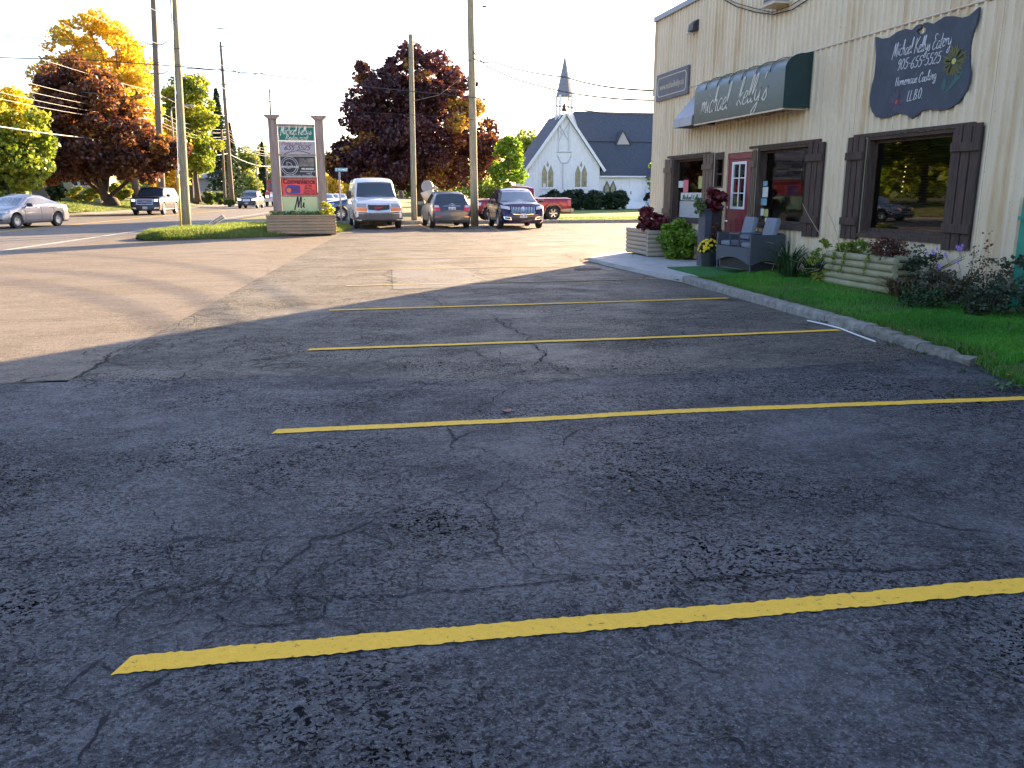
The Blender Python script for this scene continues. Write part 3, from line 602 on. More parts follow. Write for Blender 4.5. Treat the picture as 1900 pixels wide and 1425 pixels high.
# bank on the far side of the street
bp_ = [];
for y in np.arange(10, 150, 4.):
    xe = float(np.interp(y, [p[1] for p in FAR_E], [p[0] for p in FAR_E])) - 2.7 - .01 * y
    bp_.append([(xe - k * (1.6 if k < 4 else 6), y, (.008 if k == 0 else .25 if k == 1 else .6 if k == 2 else .8) + .05 * math.sin(y + k)) for k in range(9)])
MB().grid(bp_).build('grass_bank', grassland, smooth=True)['kind'] = 'structure'
n = 26000; y = NR.uniform(40, 95, n); xe = np.interp(y, [p[1] for p in FAR_E], [p[0] for p in FAR_E]) - 2.7 - .01 * y; k = NR.uniform(0, 3.6, n); z = np.interp(k, [0, 1, 2, 3], [.0, .22, .57, .77])
o = blades_mesh('bank_grass', np.stack([xe - k * 1.6, y, z], 1), .16, .035, gi, lean=.7, kind='stuff'); tag(o, 'yellowing grass on the bank across the street', 'grass')
# ================================================================== RESTAURANT BUILDING (long wall on the plane x = 7.8)
WX = 7.8; WTOP = 5.46; SEAM = 3.74; YC = 19.6; YN = -5.9
def siding_mat():
    m = bpy.data.materials.new('beige painted steel siding'); m.use_nodes = True; nt = m.node_tree; b = nt.nodes['Principled BSDF']; L = nt.links.new
    tc = nt.nodes.new('ShaderNodeTexCoord'); g = nt.nodes.new('ShaderNodeNewGeometry')
    def nz(s, det, scl=None, src=None):
        n = nt.nodes.new('ShaderNodeTexNoise'); n.inputs['Scale'].default_value = s; n.inputs['Detail'].default_value = det; n.inputs['Roughness'].default_value = .65
        src = src or g.outputs['Position']
        if scl: mp = nt.nodes.new('ShaderNodeMapping'); mp.inputs['Scale'].default_value = scl; L(src, mp.inputs[0]); src = mp.outputs[0]
        L(src, n.inputs[0]); return n.outputs[0]
    def rp(s, a, c, c0, c1):
        r = nt.nodes.new('ShaderNodeValToRGB'); r.color_ramp.elements[0].position = a; r.color_ramp.elements[1].position = c; r.color_ramp.elements[0].color = (*c0, 1); r.color_ramp.elements[1].color = (*c1, 1); L(s, r.inputs[0]); return r.outputs[0]
    def mul(a, c):
        n = nt.nodes.new('ShaderNodeMix'); n.data_type = 'RGBA'; n.blend_type = 'MULTIPLY'; n.inputs[0].default_value = 1; L(a, n.inputs[6]); L(c, n.inputs[7]); return n.outputs[2]
    base = rp(nz(.7, 3), .3, .7, (.70, .57, .39), (.80, .67, .48))
    streak = rp(nz(1., 5, (1, 3, .3)), .32, .50, (.82, .72, .58), (1, 1, 1)); speck = rp(nz(30, 3), .27, .33, (.45, .38, .3), (1, 1, 1))
    L(mul(mul(base, streak), speck), b.inputs['Base Color']); b.inputs['Roughness'].default_value = .5; b.inputs['Specular IOR Level'].default_value = .35
    return m
sm = siding_mat(); trimm = mat('beige trim', (.62, .50, .36), .5, var=.12); eavem = mat('grey blue eave flashing', (.22, .235, .26), .4, .3)
B = thing('restaurant_building', 'beige ribbed steel restaurant building with brown shuttered windows and maroon door', 'building', (WX, 10, 0))
# openings: y0, y1, z0, z1
OPEN = dict(w1=(16.64, 18.28, .90, 2.28), side=(15.70, 16.12, 1.60, 2.30), door=(14.60, 15.62, .10, 2.29), w2=(12.68, 14.37, .92, 2.30), w3=(9.37, 11.15, .90, 2.30))
def rib(y):
    f = (y % .150) / .150
    if f < .60: return 0.
    if f < .66: return -.028 * (f - .60) / .06
    if f < .90: return -.028
    return -.028 * (1 - (f - .90) / .10)
def panel(y0, y1, z0, z1, name):
    ks = [y0, y1]; k = math.floor(y0 / .15) - 1
    while k * .15 < y1 + .15:
        for f in (0, .60, .66, .90):
            yy = (k + f) * .15
            if y0 < yy < y1: ks.append(yy)
        k += 1
    for o in OPEN.values():
        for yy in o[:2]:
            if y0 < yy < y1: ks.append(yy)
    ks = sorted(set(round(q, 4) for q in ks)); mb = MB(); vi = {}
    def V(y, z):
        k = (y, z)
        if k not in vi: vi[k] = len(mb.v); mb.v.append((WX + rib(y), y, z))
        return vi[k]
    zs = sorted(set([z0, z1] + [q for o in OPEN.values() for q in o[2:] if z0 < q < z1 and not (o[1] <= y0 or o[0] >= y1)]))
    for a, b in zip(ks[:-1], ks[1:]):
        for c, d in zip(zs[:-1], zs[1:]):
            ym, zm = (a + b) / 2, (c + d) / 2
            if any(o[0] < ym < o[1] and o[2] < zm < o[3] for o in OPEN.values()): continue
            mb.f.append((V(a, c), V(a, d), V(b, d), V(b, c)))
    if not mb.f: return
    par = list(range(len(mb.v)))
    def fd(a):
        while par[a] != a: a = par[a]
        return a
    for f in mb.f:
        for q in f[1:]: par[fd(q)] = fd(f[0])
    for r_ in sorted(set(fd(f[0]) for f in mb.f)):
        m2 = MB(); ids = {};
        for f in mb.f:
            if fd(f[0]) != r_: continue
            for q in f:
                if q not in ids: ids[q] = len(m2.v); m2.v.append(mb.v[q])
            m2.f.append(tuple(ids[q] for q in f))
        m2.build(name, sm, B, fixn=False)
y = YC
while y > YN:
    y2 = max(YN, y - .9); panel(y2 + .004, y, .06, SEAM - .01, 'siding_sheet'); panel(y2 + .004, y, SEAM + .012, WTOP, 'siding_sheet'); y = y2
# screws rows read as small dark dots along the seam; flashing
MB().prism([(WX - .022, SEAM - .012), (WX - .03, SEAM - .004), (WX - .026, SEAM + .02), (WX + .01, SEAM + .03), (WX + .01, SEAM - .012)], 1, YN, YC).build('seam_flashing', trimm, B) if False else None
mb = MB(); pr = [(WX - .022, SEAM - .014), (WX - .034, SEAM - .002), (WX - .028, SEAM + .014), (WX + .01, SEAM + .026), (WX + .01, SEAM - .014)]
mb.add([(p[0], YN, p[1]) for p in pr] + [(p[0], YC + .01, p[1]) for p in pr], [tuple(range(5)), tuple(range(9, 4, -1))] + [(i, i + 5, (i + 1) % 5 + 5, (i + 1) % 5) for i in range(5)]); mb.build('seam_flashing', trimm, B)
mb = MB()
yy = YC - .1
while yy > 6:
    for z in (SEAM - .07, SEAM + .075, WTOP - .12, .5): mb.box((WX - .004 + rib(yy), yy, z), (.012, .014, .014))
    yy -= .3
mb.build('screws', mat('screw heads', (.16, .13, .10), .6), B, kind='stuff')
MB().span((WX - .07, YN, WTOP - .02), (WX + .1, YC + .09, WTOP + .09)).build('eave_flashing', eavem, B)
MB().span((WX - .045, YC, SEAM + .03), (WX + .07, YC + .05, WTOP - .02)).build('corner_trim', trimm, B)
MB().span((WX - .022, YC, .05), (WX + .07, YC + .03, SEAM - .015)).build('corner_trim', trimm, B)
MB().span((WX + .02, YC - .04, .0), (WX + 16, YC - .01, WTOP)).build('end_wall', sm, B)
MB().span((WX + .02, YN + .02, .0), (WX + 16, YN + .05, WTOP)).build('end_wall', sm, B)
MB().span((WX + 15.9, YN + .06, .0), (WX + 16, YC - .05, WTOP)).build('back_wall', sm, B)
mb = MB(); mb.prism([(WX - .03, WTOP + .03), (WX + 16.05, WTOP + .8), (WX + 16.05, WTOP + .86), (WX - .03, WTOP + .1)], 1, YN, YC + .06)
mb.v = [(v[0], v[1], v[2]) for v in mb.v]; mb.build('roof', mat('roof membrane', (.2, .2, .2), .8), B)
MB().span((WX + .0, YN, -.02), (WX + .14, 14.58, .058)).build('foundation', conc, B)
MB().span((WX + .0, 15.64, -.02), (WX + .14, YC - .05, .058)).build('foundation', conc, B)
# inner linings behind the openings: wall thickness, then a dim room
dark_w = mat('interior wall', (.04, .028, .022), .9, var=.3, vscale=2); 
mb = MB()
mb.span((WX + 4.0, 6, .1), (WX + 4.1, YC - .1, 3.2)); mb.span((WX + .05, 6, .1), (WX + 4., 6.1, 3.2)); mb.span((WX + .05, 6.1, 3.2), (WX + 4.1, YC - .1, 3.3)); mb.span((WX + .15, 6.1, .0), (WX + 4., YC - .1, .1))
mb.build('interior_room', dark_w, B)
MB().span((WX + .03, YN + .1, 3.32), (WX + .06, YC - .06, WTOP - .03)).build('wall_core', trimm, B)
MB().prism([(WX + 15.9, WTOP + .0), (WX + 16., WTOP + .0), (WX + 16., WTOP + .79), (WX + 15.9, WTOP + .78)], 1, YN + .06, YC - .05).build('back_wall', sm, B)
for _y in (YC - .04, YN + .02): MB().prism([(WX + .1, WTOP + .001), (WX + 16, WTOP + .001), (WX + 16, WTOP + .79), (WX + .1, WTOP + .03)], 1, _y, _y + .03).build('end_wall', sm, B)
wood = mat('dark brown stained wood', (.070, .042, .030), .7, var=.5, vscale=5, bump=.5, bscale=60, stretch=(6, 6, .7))
wood2 = mat('sun bleached brown wood', (.17, .112, .075), .75, var=.35, vscale=5, bump=.5, bscale=60, stretch=(6, 6, .7))
def glassmat(name, tint, rough=.02):
    m = bpy.data.materials.new(name); m.use_nodes = True; nt = m.node_tree; nt.nodes.clear(); L = nt.links.new
    o = nt.nodes.new('ShaderNodeOutputMaterial'); t = nt.nodes.new('ShaderNodeBsdfTransparent'); t.inputs[0].default_value = (*tint, 1); g = nt.nodes.new('ShaderNodeBsdfGlossy'); g.inputs['Roughness'].default_value = rough; g.inputs[0].default_value = (1, 1, 1, 1)
    f = nt.nodes.new('ShaderNodeFresnel'); f.inputs[0].default_value = 1.62
    n = nt.nodes.new('ShaderNodeTexNoise'); n.inputs['Scale'].default_value = 1.3; tc = nt.nodes.new('ShaderNodeTexCoord'); L(tc.outputs['Object'], n.inputs[0])
    bp = nt.nodes.new('ShaderNodeBump'); bp.inputs['Strength'].default_value = .05; bp.inputs['Distance'].default_value = .012; L(n.outputs[0], bp.inputs['Height']); L(bp.outputs[0], g.inputs['Normal'])
    mx = nt.nodes.new('ShaderNodeMixShader'); L(f.outputs[0], mx.inputs[0]); L(t.outputs[0], mx.inputs[1]); L(g.outputs[0], mx.inputs[2]); L(mx.outputs[0], o.inputs[0]); return m
glass = glassmat('window glass', (.5, .5, .5))
def window(y0, y1, z0, z1, tilt=0., fw=.05, split=None):
    f = MB(); x0, x1 = WX - .012, WX + .14
    f.span((x0, y0, z1 - fw), (x1, y1, z1)); f.span((x0, y0, z0), (x1, y1, z0 + fw)); f.span((x0, y0, z0 + fw + .001), (x1, y0 + fw, z1 - fw - .001)); f.span((x0, y1 - fw, z0 + fw + .001), (x1, y1, z1 - fw - .001))
    w = f.build('window', wood, B)
    MB().span((WX - .05, y0 - .04, z0 - .045), (WX - .013, y1 + .04, z0 + .012)).build('sill', wood, w)
    MB().span((WX - .036, y0 - .32, z1 + .004), (WX - .002, y1 + .32, z1 + .05)).build('head_trim', wood, w)
    inner = MB(); xi = WX + .085
    for a in ((y0 + fw, y0 + fw + .045, z0 + fw, z1 - fw), (y1 - fw - .045, y1 - fw, z0 + fw, z1 - fw)): inner.span((xi, a[0], a[2]), (xi + .04, a[1], a[3]))
    inner.span((xi, y0 + fw + .046, z0 + fw), (xi + .04, y1 - fw - .046, z0 + fw + .045)); inner.span((xi, y0 + fw + .046, z1 - fw - .045), (xi + .04, y1 - fw - .046, z1 - fw))
    inner.build('frame', wood, w)
    yc = (y0 + y1) / 2; hw = (y1 - y0) / 2 - fw - .03; dx = math.tan(tilt) * hw
    g = MB(); g.add([(xi + .02 - dx, yc + hw, z0 + fw + .03), (xi + .02 + dx, yc - hw, z0 + fw + .03), (xi + .02 + dx, yc - hw, z1 - fw - .03), (xi + .02 - dx, yc + hw, z1 - fw - .03)], [(0, 1, 2, 3)]); g.build('pane', glass, w, fixn=False)
    return w
w1 = window(*OPEN['w1']); w2 = window(*OPEN['w2'], tilt=R(-2.0)); w3 = window(*OPEN['w3'])
# a pane divider in window one, blinds in the big one
def shutter(y0, y1, z0, z1, m, seed):
    rr = random.Random(seed); n = 3; wd = (y1 - y0) / n; s = None
    s = MB().span((WX - .030, y0 + .005, z0 + .01), (WX - .020, y1 - .005, z1 - .03)).build('shutter', M['black'], B)
    for i in range(n):
        MB().span((WX - .056, y0 + i * wd + .012, z0 + rr.uniform(-.01, .01)), (WX - .032, y0 + (i + 1) * wd - .012, z1 + rr.uniform(-.03, .02))).build('plank', m, s)
    for z in (z0 + .27, z1 - .26): MB().box((WX - .072, (y0 + y1) / 2, z), (.028, (y1 - y0) - .01, .11), tilt=Matrix.Rotation(rr.uniform(-.015, .015), 3, 'X')).build('batten', m, s)
    return s
shutter(18.28, 18.70, .82, 2.27, wood2, 1); shutter(16.15, 16.63, .82, 2.29, wood2, 2); shutter(14.38, 14.60 - .01, .60, 2.30, wood2, 3) if False else None
shutter(14.375, 14.585, .78, 2.28, wood2, 3); shutter(12.20, 12.67, .80, 2.32, wood, 4); shutter(11.16, 11.58, .81, 2.30, wood, 5); shutter(8.88, 9.36, .79, 2.32, wood, 6)
# blinds behind the big window
mb = MB(); z = .98
while z < 2.24: mb.box((WX + .23, 10.26, z), (.03, 1.66, .003), tilt=Matrix.Rotation(.5, 3, 'Y')); z += .038
mb.build('blinds', mat('dark slatted blind', (.09, .055, .04), .6), w3, kind='stuff')
bulb = mat('string bulbs', (.8, .75, .4), .4, emit=(1., .85, .35), estr=.25)
mb = MB()
for k in range(6): mb.lathe([(0, -.011), (.010, -.004), (.011, .004), (0, .011)], (WX + .19, 10.52 + .006 * k, 1.86 - k * .068), 6)
mb.build('light_string', bulb, w3)
# notices in window one and two
paper = mat('pale notice paper', (.62, .63, .58), .8, var=.08); green_t = mat('dark green lettering', (.02, .12, .07), .7)
def notice(par, y0, y1, z0, z1, m, x=WX + .075): return MB().span((x, y0, z0), (x + .004, y1, z1)).build('notice', m, par)
ny = lambda px: onx(px, 380, WX + .07).y
def nz_(px, py): q = onx(px, py, WX + .07); return q.y, q.z
def notice_px(par, x0, y0, x1, y1, m):
    a = onx(x0, y0, WX + .07); b = onx(x1, y1, WX + .07); return notice(par, b.y, a.y, b.z, a.z, m)
grey_paper = mat('grey rippled poster', (.42, .43, .42), .7, var=.15, vscale=12); pinkp = mat('pink paper strip', (.65, .16, .2), .7); yelp = mat('yellow green notice', (.45, .42, .12), .7); bluep = mat('blue notice', (.2, .35, .45), .7); redp = mat('red poster', (.35, .03, .03), .7)
notice_px(w1, 1263, 357.5, 1301, 372, paper); notice_px(w1, 1261, 373, 1299, 405, grey_paper); notice_px(w1, 1268, 334, 1276, 357, pinkp); notice_px(w1, 1296, 327, 1303.5, 350, yelp); notice_px(w1, 1259, 336, 1267, 348, paper)
a = onx(1265, 370, WX + .066); mb, wd = handwriting("Michael Kelly's", .105, .016, .2, 1.3, 1., 0, .002); place(mb, frame_m((WX + .066, a.y - .02, a.z), (0, -1, 0))); 
s_ = abs(onx(1265, 370, WX).y - onx(1299, 370, WX).y) / wd
mb, wd = handwriting("Michael Kelly's", .105 , .015, .2, 1.3 * s_, 1., 0, .002); place(mb, frame_m((WX + .066, a.y - .02, a.z), (0, -1, 0))); mb.build('lettering', green_t, w1)
for (x0, y0, x1, y1, m) in ((1416, 336, 1423, 345, bluep), (1415, 347, 1423.5, 366, paper), (1411, 368, 1421.5, 381, bluep), (1411, 387, 1416, 400, paper), (1418, 388, 1424, 402, yelp), (1419, 404, 1424, 412, paper)): notice_px(w2, x0, y0, x1, y1, m)
# ---- door
maroon = mat('maroon painted door', (.20, .022, .040), .45, var=.12, vscale=3)
yo0, yo1, _, zt = OPEN['door']; f = MB(); 
f.span((WX - .02, yo0, .10), (WX + .1, yo0 + .035, zt)); f.span((WX - .02, yo1 - .035, .10), (WX + .1, yo1, zt)); f.span((WX - .02, yo0 + .036, zt - .03), (WX + .1, yo1 - .036, zt))
f.build('door_frame', trimm, B)
MB().span((WX + .0, yo0 + .037, 2.14), (WX + .05, yo1 - .037, zt - .032)).build('door_header', maroon, B)
gy0, gy1, gz0, gz1 = 14.84, 15.38, 1.21, 2.07; y0, y1 = yo0 + .04, yo1 - .04; xd0, xd1 = WX + .01, WX + .055
d = MB(); d.span((xd0, y0, .12), (xd1, gy0, 2.13)); d.span((xd0, gy1, .12), (xd1, y1, 2.13)); d.span((xd0, gy0 + .001, .12), (xd1, gy1 - .001, gz0)); d.span((xd0, gy0 + .001, gz1), (xd1, gy1 - .001, 2.13))
door = d.build('door', maroon, B)
for a in ((14.87, 15.08), (15.14, 15.35)): # raised lower panels: moulded rectangles
    mb = MB()
    for (p, q) in (((a[0], .3), (a[1], .32)), ((a[0], .98), (a[1], 1.0)), ((a[0], .321), (a[0] + .02, .979)), ((a[1] - .02, .321), (a[1], .979))): mb.span((xd0 - .008, p[0], p[1]), (xd0 + .002, q[0], q[1]))
    mb.build('moulding', maroon, door)
gf = MB(); t = .028
for (a, b, c, e) in ((gy0 - .02, gy1 + .02, gz0 - .02, gz0 + t), (gy0 - .02, gy1 + .02, gz1 - t, gz1 + .02), (gy0 - .02, gy0 + t, gz0 + t + .001, gz1 - t - .001), (gy1 - t, gy1 + .02, gz0 + t + .001, gz1 - t - .001)): gf.span((xd0 - .012, a, c), (xd0 + .02, b, e))
gf.build('glazing_frame', M['white'], door)
mt = MB(); ym = (gy0 + gy1) / 2
mt.span((xd0 - .006, ym - .009, gz0 + t), (xd0 + .012, ym + .009, gz1 - t))
for z in (gz0 + (gz1 - gz0) / 3, gz0 + 2 * (gz1 - gz0) / 3): mt.span((xd0 - .004, gy0 + t, z - .009), (xd0 + .010, ym - .010, z + .009)); mt.span((xd0 - .004, ym + .010, z - .009), (xd0 + .010, gy1 - t, z + .009))
mt.build('glazing_bars', M['white'], door)
MB().span((xd0 + .022, gy0, gz0), (xd0 + .026, gy1, gz1)).build('pane', glass, door)
h = MB(); h.tube([(xd0 - .002, 15.50, .95), (xd0 - .055, 15.50, .95)], .011); h.tube([(xd0 - .05, 15.50, .95), (xd0 - .052, 15.40, .95)], .009); h.tube([(xd0, 15.50, .95), (xd0 - .008, 15.50, .95)], .028, 12); h.build('handle', M['chrome'], door, smooth=False)
MB().tube([(xd0, 15.50, 1.22), (xd0 - .018, 15.50, 1.22)], .026, 12).build('deadbolt', M['chrome'], door)
notice(door, 15.05, 15.2, 1.5, 1.78, paper, xd0 + .028); notice(door, 15.04, 15.22, 1.24, 1.46, paper, xd0 + .028)
# side light left of the door
f = MB(); a = OPEN['side']; f.span((WX - .03, a[0], a[3] - .14), (WX + .06, a[1], a[3])); f.span((WX - .03, a[0], a[2]), (WX + .06, a[1], a[2] + .03)); f.span((WX - .03, a[0], a[2] + .031), (WX + .06, a[0] + .06, a[3] - .141)); f.span((WX - .03, a[1] - .04, a[2] + .031), (WX + .06, a[1], a[3] - .141))
sl = f.build('window', wood, B); MB().span((WX + .03, a[0] + .05, a[2] + .02), (WX + .034, a[1] - .03, a[3] - .13)).build('pane', glass, sl); MB().span((WX + .0, a[0] + .061, 1.86), (WX + .025, a[1] - .041, 1.89)).build('frame', wood, sl)
MB().span((WX + .04, a[0] + .06, 1.92), (WX + .044, a[1] - .05, 2.1)).build('notice', paper, sl)
# ---- awning sign
aw_x = 7.31; y0, y1 = 12.79, 16.22; zb, zt_ = 2.86, 3.74
aw = thing('awning', 'long dark green awning lettered in white script above the maroon door', 'awning', (WX, 14.5, zb)); canvas = mat('green awning canvas', (.028, .062, .058), .30, var=.2, vscale=3, spec=.6); canvas_d = mat('dark green canvas end', (.012, .040, .038), .6, var=.15)
prof = [(aw_x, zb), (aw_x, 3.46)] + [(aw_x + .34 * (1 - math.cos(t)), 3.46 + .25 * math.sin(t)) for t in np.linspace(.15, math.pi / 2, 8)] + [(WX - .02, 3.735)]
mb = MB(); n = 24
rows = []
for i in range(n + 1):
    yy = y0 + (y1 - y0) * i / n; sag = -.012 * abs(math.sin(i / n * math.pi * 7)) ** .5
    rows.append([(p[0] - (sag if 2 < k < len(prof) - 1 else 0), yy, p[1] + (sag if k > 2 else 0)) for k, p in enumerate(prof)])
mb.grid(rows); mb.build('canopy', canvas, aw, sharp=40)
for yy, nm in ((y0 - .003, 0), (y1 + .003, 1)): mb = MB(); pr = [(aw_x, zb)] + prof[1:] + [(WX - .02, zb)]; mb.prism([(p[0], p[1]) for p in pr], 1, yy - .004, yy + .004); mb.build('end_panel', canvas_d, aw)
mb = MB()
for i in range(1, 7):
    yy = y0 + (y1 - y0) * i / 7; mb.tube([(p[0] - .004, yy, p[1] + .004) for p in prof[1:]], .007, 5)
mb.build('ribs', canvas_d, aw)
mb = MB()
for x_ in (aw_x + .015, WX - .05): mb.span((x_ - .012, y0, zb - .03), (x_ + .012, y1, zb - .004))
for i in range(4): mb.span((aw_x + .03, y0 + .05 + i * (y1 - y0 - .1) / 3 - .012, zb - .028), (WX - .07, y0 + .05 + i * (y1 - y0 - .1) / 3 + .012, zb - .006))
mb.build('frame', trimm, aw)
cream = mat('cream sign lettering', (.72, .68, .56), .6)
mb, w_ = handwriting("michael", .46, .036, .5, 1.05, 1.05, 0); place(mb, frame_m((aw_x - .006, 15.98, 3.06), (0, -1, 0), (0, 0, 1))); s_ = 1.22 / w_
mb, w_ = handwriting("michael", .44, .026, .42, 1.05 * s_, 1.0, 0); place(mb, frame_m((aw_x - .006, 15.93, 3.02), (0, -1, .0))); mb.build('lettering', cream, aw)
mb, w_ = handwriting("kelly's", .46, .036, .42, 1., 1.0, 0); s_ = 1.12 / w_
mb, w_ = handwriting("kelly's", .44, .026, .42, s_, 1.0, 0); place(mb, frame_m((aw_x - .006, 14.42, 3.04), (0, -1, .0))); mb.build('lettering', cream, aw)
# ---- vent hood left of the awning
vh = thing('vent_hood', 'grey sheet metal vent hood on the wall left of the green awning', 'vent', (WX, 17.2, 3))
mb = MB(); mb.prism([(WX - .46, 2.86), (WX - .44, 3.04), (WX - .02, 3.52), (WX - .02, 2.86)], 1, 16.42, 17.35); mb.f.pop(5); mb.build('hood', mat('grey hood metal', (.33, .33, .35), .5, .3, var=.1), vh)
MB().span((WX - .40, 16.46, 2.87), (WX - .05, 17.31, 2.9)).build('filter', M['black'], vh)
# ---- web address sign
ws = thing('web_address_sign', 'grey framed web address board high on the wall near the corner', 'sign', (WX, 18.4, 3.6)); gm_ = mat('grey sign board', (.13, .125, .14), .6, var=.2)
MB().span((WX - .07, 17.56, 3.61), (WX - .022, 19.36, 4.20)).build('board', gm_, ws)
def outline(y0, y1, z0, z1, t, ch, x): # notched rectangular line, drawn as thin bars
    P = [(y0 + ch, z0), (y1 - ch, z0), (y1, z0 + ch), (y1, z1 - ch), (y1 - ch, z1), (y0 + ch, z1), (y0, z1 - ch), (y0, z0 + ch)]; mb = MB()
    for a, b in zip(P, P[1:] + P[:1]): mb.tube([(x, a[0], a[1]), (x, b[0], b[1])], t, 4)
    return mb
outline(17.66, 19.26, 3.70, 4.11, .009, .06, WX - .07).build('border', cream, ws)
mb = print_mb('www.michaelkellys.ca', .19, .72, 0, 0); w_ = max(v[0] for v in mb.v) - min(v[0] for v in mb.v); mb.v = [(v[0] * 1.38 / w_, v[1], v[2]) for v in mb.v]; place(mb, frame_m((WX - .073, 18.46, 3.90), (0, -1, 0))); mb.build('lettering', mat('gilt lettering', (.70, .62, .42), .6), ws)
# ---- blackboard shaped sign
bs = thing('eatery_board', 'blue grey scalloped board with handwritten menu words and painted flowers', 'sign', (WX, 10.3, 3)); XB = WX - .05
tr = [(443, 360), (505, 380), (580, 368), (660, 310), (735, 282), (800, 295), (850, 246), (880, 235), (897, 243), (890, 275), (862, 285), (848, 305), (862, 330), (900, 336), (935, 310), (943, 278), (925, 272), (905, 255), (915, 225), (950, 218), (1010, 235), (1060, 200), (1130, 160), (1210, 158), (1290, 174), (1360, 155), (1410, 110), (1460, 68), (1450, 160), (1430, 230), (1395, 330), (1372, 450), (1364, 600), (1372, 720), (1360, 800), (1340, 880), (1290, 960), (1240, 1015), (1190, 1050), (1130, 1078), (1050, 1080), (940, 1072), (890, 1095), (800, 1165), (760, 1135), (720, 1115), (680, 1110), (640, 1115), (590, 1140), (520, 1160), (450, 1145), (410, 1095), (390, 1030), (390, 950), (410, 830), (430, 760), (444, 640), (450, 540), (446, 440)]
PB = [onx(1540 + a / 5.278, b / 5.278, XB) for a, b in tr]
mb = MB(); n = len(PB); mb.add([(XB, p.y, p.z) for p in PB] + [(XB + .028, p.y, p.z) for p in PB], [tuple(range(n)), tuple(reversed(range(n, 2 * n)))] + [(i, i + n, (i + 1) % n + n, (i + 1) % n) for i in range(n)])
mb.build('board', mat('blue grey chalkboard', (.050, .062, .085), .7, var=.22, vscale=4), bs)
chalk = mat('chalk white paint', (.66, .66, .66), .8)
def board_text(txt, px0, py0, px1, py1, h, wdt, slant=.2):
    a = onx(px0, py0, XB - .002); b = onx(px1, py1, XB - .002); _, w0 = handwriting(txt, h, wdt, slant); L_ = (b - a).length
    mb, _ = handwriting(txt, h, wdt, slant, L_ / w0 * .98, 1., 0, .002, wob=.05); place(mb, frame_m((XB - .003, a.y, a.z), (b - a), (0, 0, 1))); mb.build('lettering', chalk, bs)
q = lambda a, b: (1540 + a / 5.278, b / 5.278)
board_text('Michael Kellys Eatery', *q(612, 560), *q(1195, 445), .19, .010)
board_text('905-655-5525', *q(650, 690), *q(1088, 612), .15, .011)
board_text('Homemade Cooking', *q(635, 845), *q(1045, 775), .125, .010)
board_text('LL.B.O.', *q(750, 990), *q(905, 955), .14, .011)
def flower(c, r, m, mc, nm, petals=18):
    mb = MB(); yc, zc = c; rr = random.Random(petals)
    for k in range(petals):
        a = 2 * math.pi * k / petals + rr.uniform(-.1, .1); r1 = r * rr.uniform(.8, 1.1); w = r * .09
        p = [(.25 * r, -w * .4), (.7 * r1, -w), (r1, 0), (.7 * r1, w), (.25 * r, w * .4)]
        V = [(XB - .003, yc + u * math.cos(a) - v * math.sin(a), zc + u * math.sin(a) + v * math.cos(a)) for u, v in p]; V2 = [(XB + .001, v[1], v[2]) for v in V]
        mb.add(V + V2, [tuple(range(5)), tuple(reversed(range(5, 10)))])
    o = mb.build('painted_flower', m, bs); MB().tube([(XB - .005, yc, zc), (XB + .001, yc, zc)], r * .17, 10).build('flower_centre', mc, o)
dull_y = mat('dull yellow paint', (.13, .13, .045), .8); pale_y = mat('pale yellow paint', (.5, .5, .12), .8); redc = mat('coral red paint', (.45, .08, .07), .8); pale_b = mat('faded violet paint', (.10, .085, .125), .8); teal = mat('faded teal paint', (.05, .13, .12), .8)
c = onx(*q(1215, 600), XB); flower((c.y, c.z), .215, dull_y, pale_y, 'a', 26); c = onx(*q(652, 1000), XB); flower((c.y, c.z), .17, pale_b, redc, 'b', 20)
for pl in ([(1060, 965), (1150, 880), (1230, 740), (1305, 690), (1270, 770), (1180, 870), (1110, 930)], [(1100, 900), (1090, 850), (1130, 740), (1140, 800), (1125, 870)]):
    V = [onx(*q(*p), XB) for p in pl]; k = len(V); mb = MB(); mb.add([(XB - .003, p.y, p.z) for p in V] + [(XB + .001, p.y, p.z) for p in V], [tuple(range(k)), tuple(reversed(range(k, 2 * k)))]); mb.build('painted_leaf', teal, bs)
# ---- wall lamp, air conditioner, cable
wlp = thing('wall_light', 'small dark wall pack light high near the building corner', 'wall light', (WX, 17.35, 4.9))
MB().prism([(WX - .17, 4.84), (WX - .15, 4.98), (WX - .06, 5.05), (WX - .02, 5.05), (WX - .02, 4.84)], 1, 17.22, 17.46).build('housing', mat('bronze lamp housing', (.03, .03, .035), .5), wlp)
MB().span((WX - .20, 17.40, 4.80), (WX - .06, 17.52, 4.83)).build('lens', mat('lamp lens', (.6, .58, .5), .3), wlp)
ac = thing('air_conditioner', 'window air conditioner jutting from the upper wall at the photo top', 'air conditioner', (WX, 14.0, 4.7))
MB().span((WX - .30, 13.62, 4.66), (WX - .01, 14.02, 5.1)).build('casing', mat('grey appliance casing', (.30, .29, .29), .5), ac)
mb = MB()
for k in range(6): mb.span((WX - .312, 13.66, 4.70 + k * .055), (WX - .301, 13.98, 4.725 + k * .055))
mb.build('louvres', mat('dark louvres', (.08, .08, .08), .5), ac)
MB().span((WX - .33, 13.58, 4.615), (WX - .015, 14.06, 4.65)).build('shelf', trimm, ac)
P = [onx(1338, -4, WX - .04), onx(1366, 12, WX - .04), onx(1400, 22, WX - .04), onx(1435, 27, WX - .08), onx(1470, 18, WX - .06), onx(1498, 0, WX - .04), onx(1520, -16, WX - .04)]
o = MB().tube([p for p in P], .010, 6).build('wall_cable', M['black'], smooth=True); tag(o, 'slack black cable looping below the air conditioner on the wall', 'cable')
P = [p + Vector((-.01, .03, .07)) for p in P]; P[3].z -= .03; o = MB().tube([p for p in P], .007, 6).build('wall_cable', M['black'], smooth=True); tag(o, 'thinner black cable just above the other one by the air conditioner', 'cable')
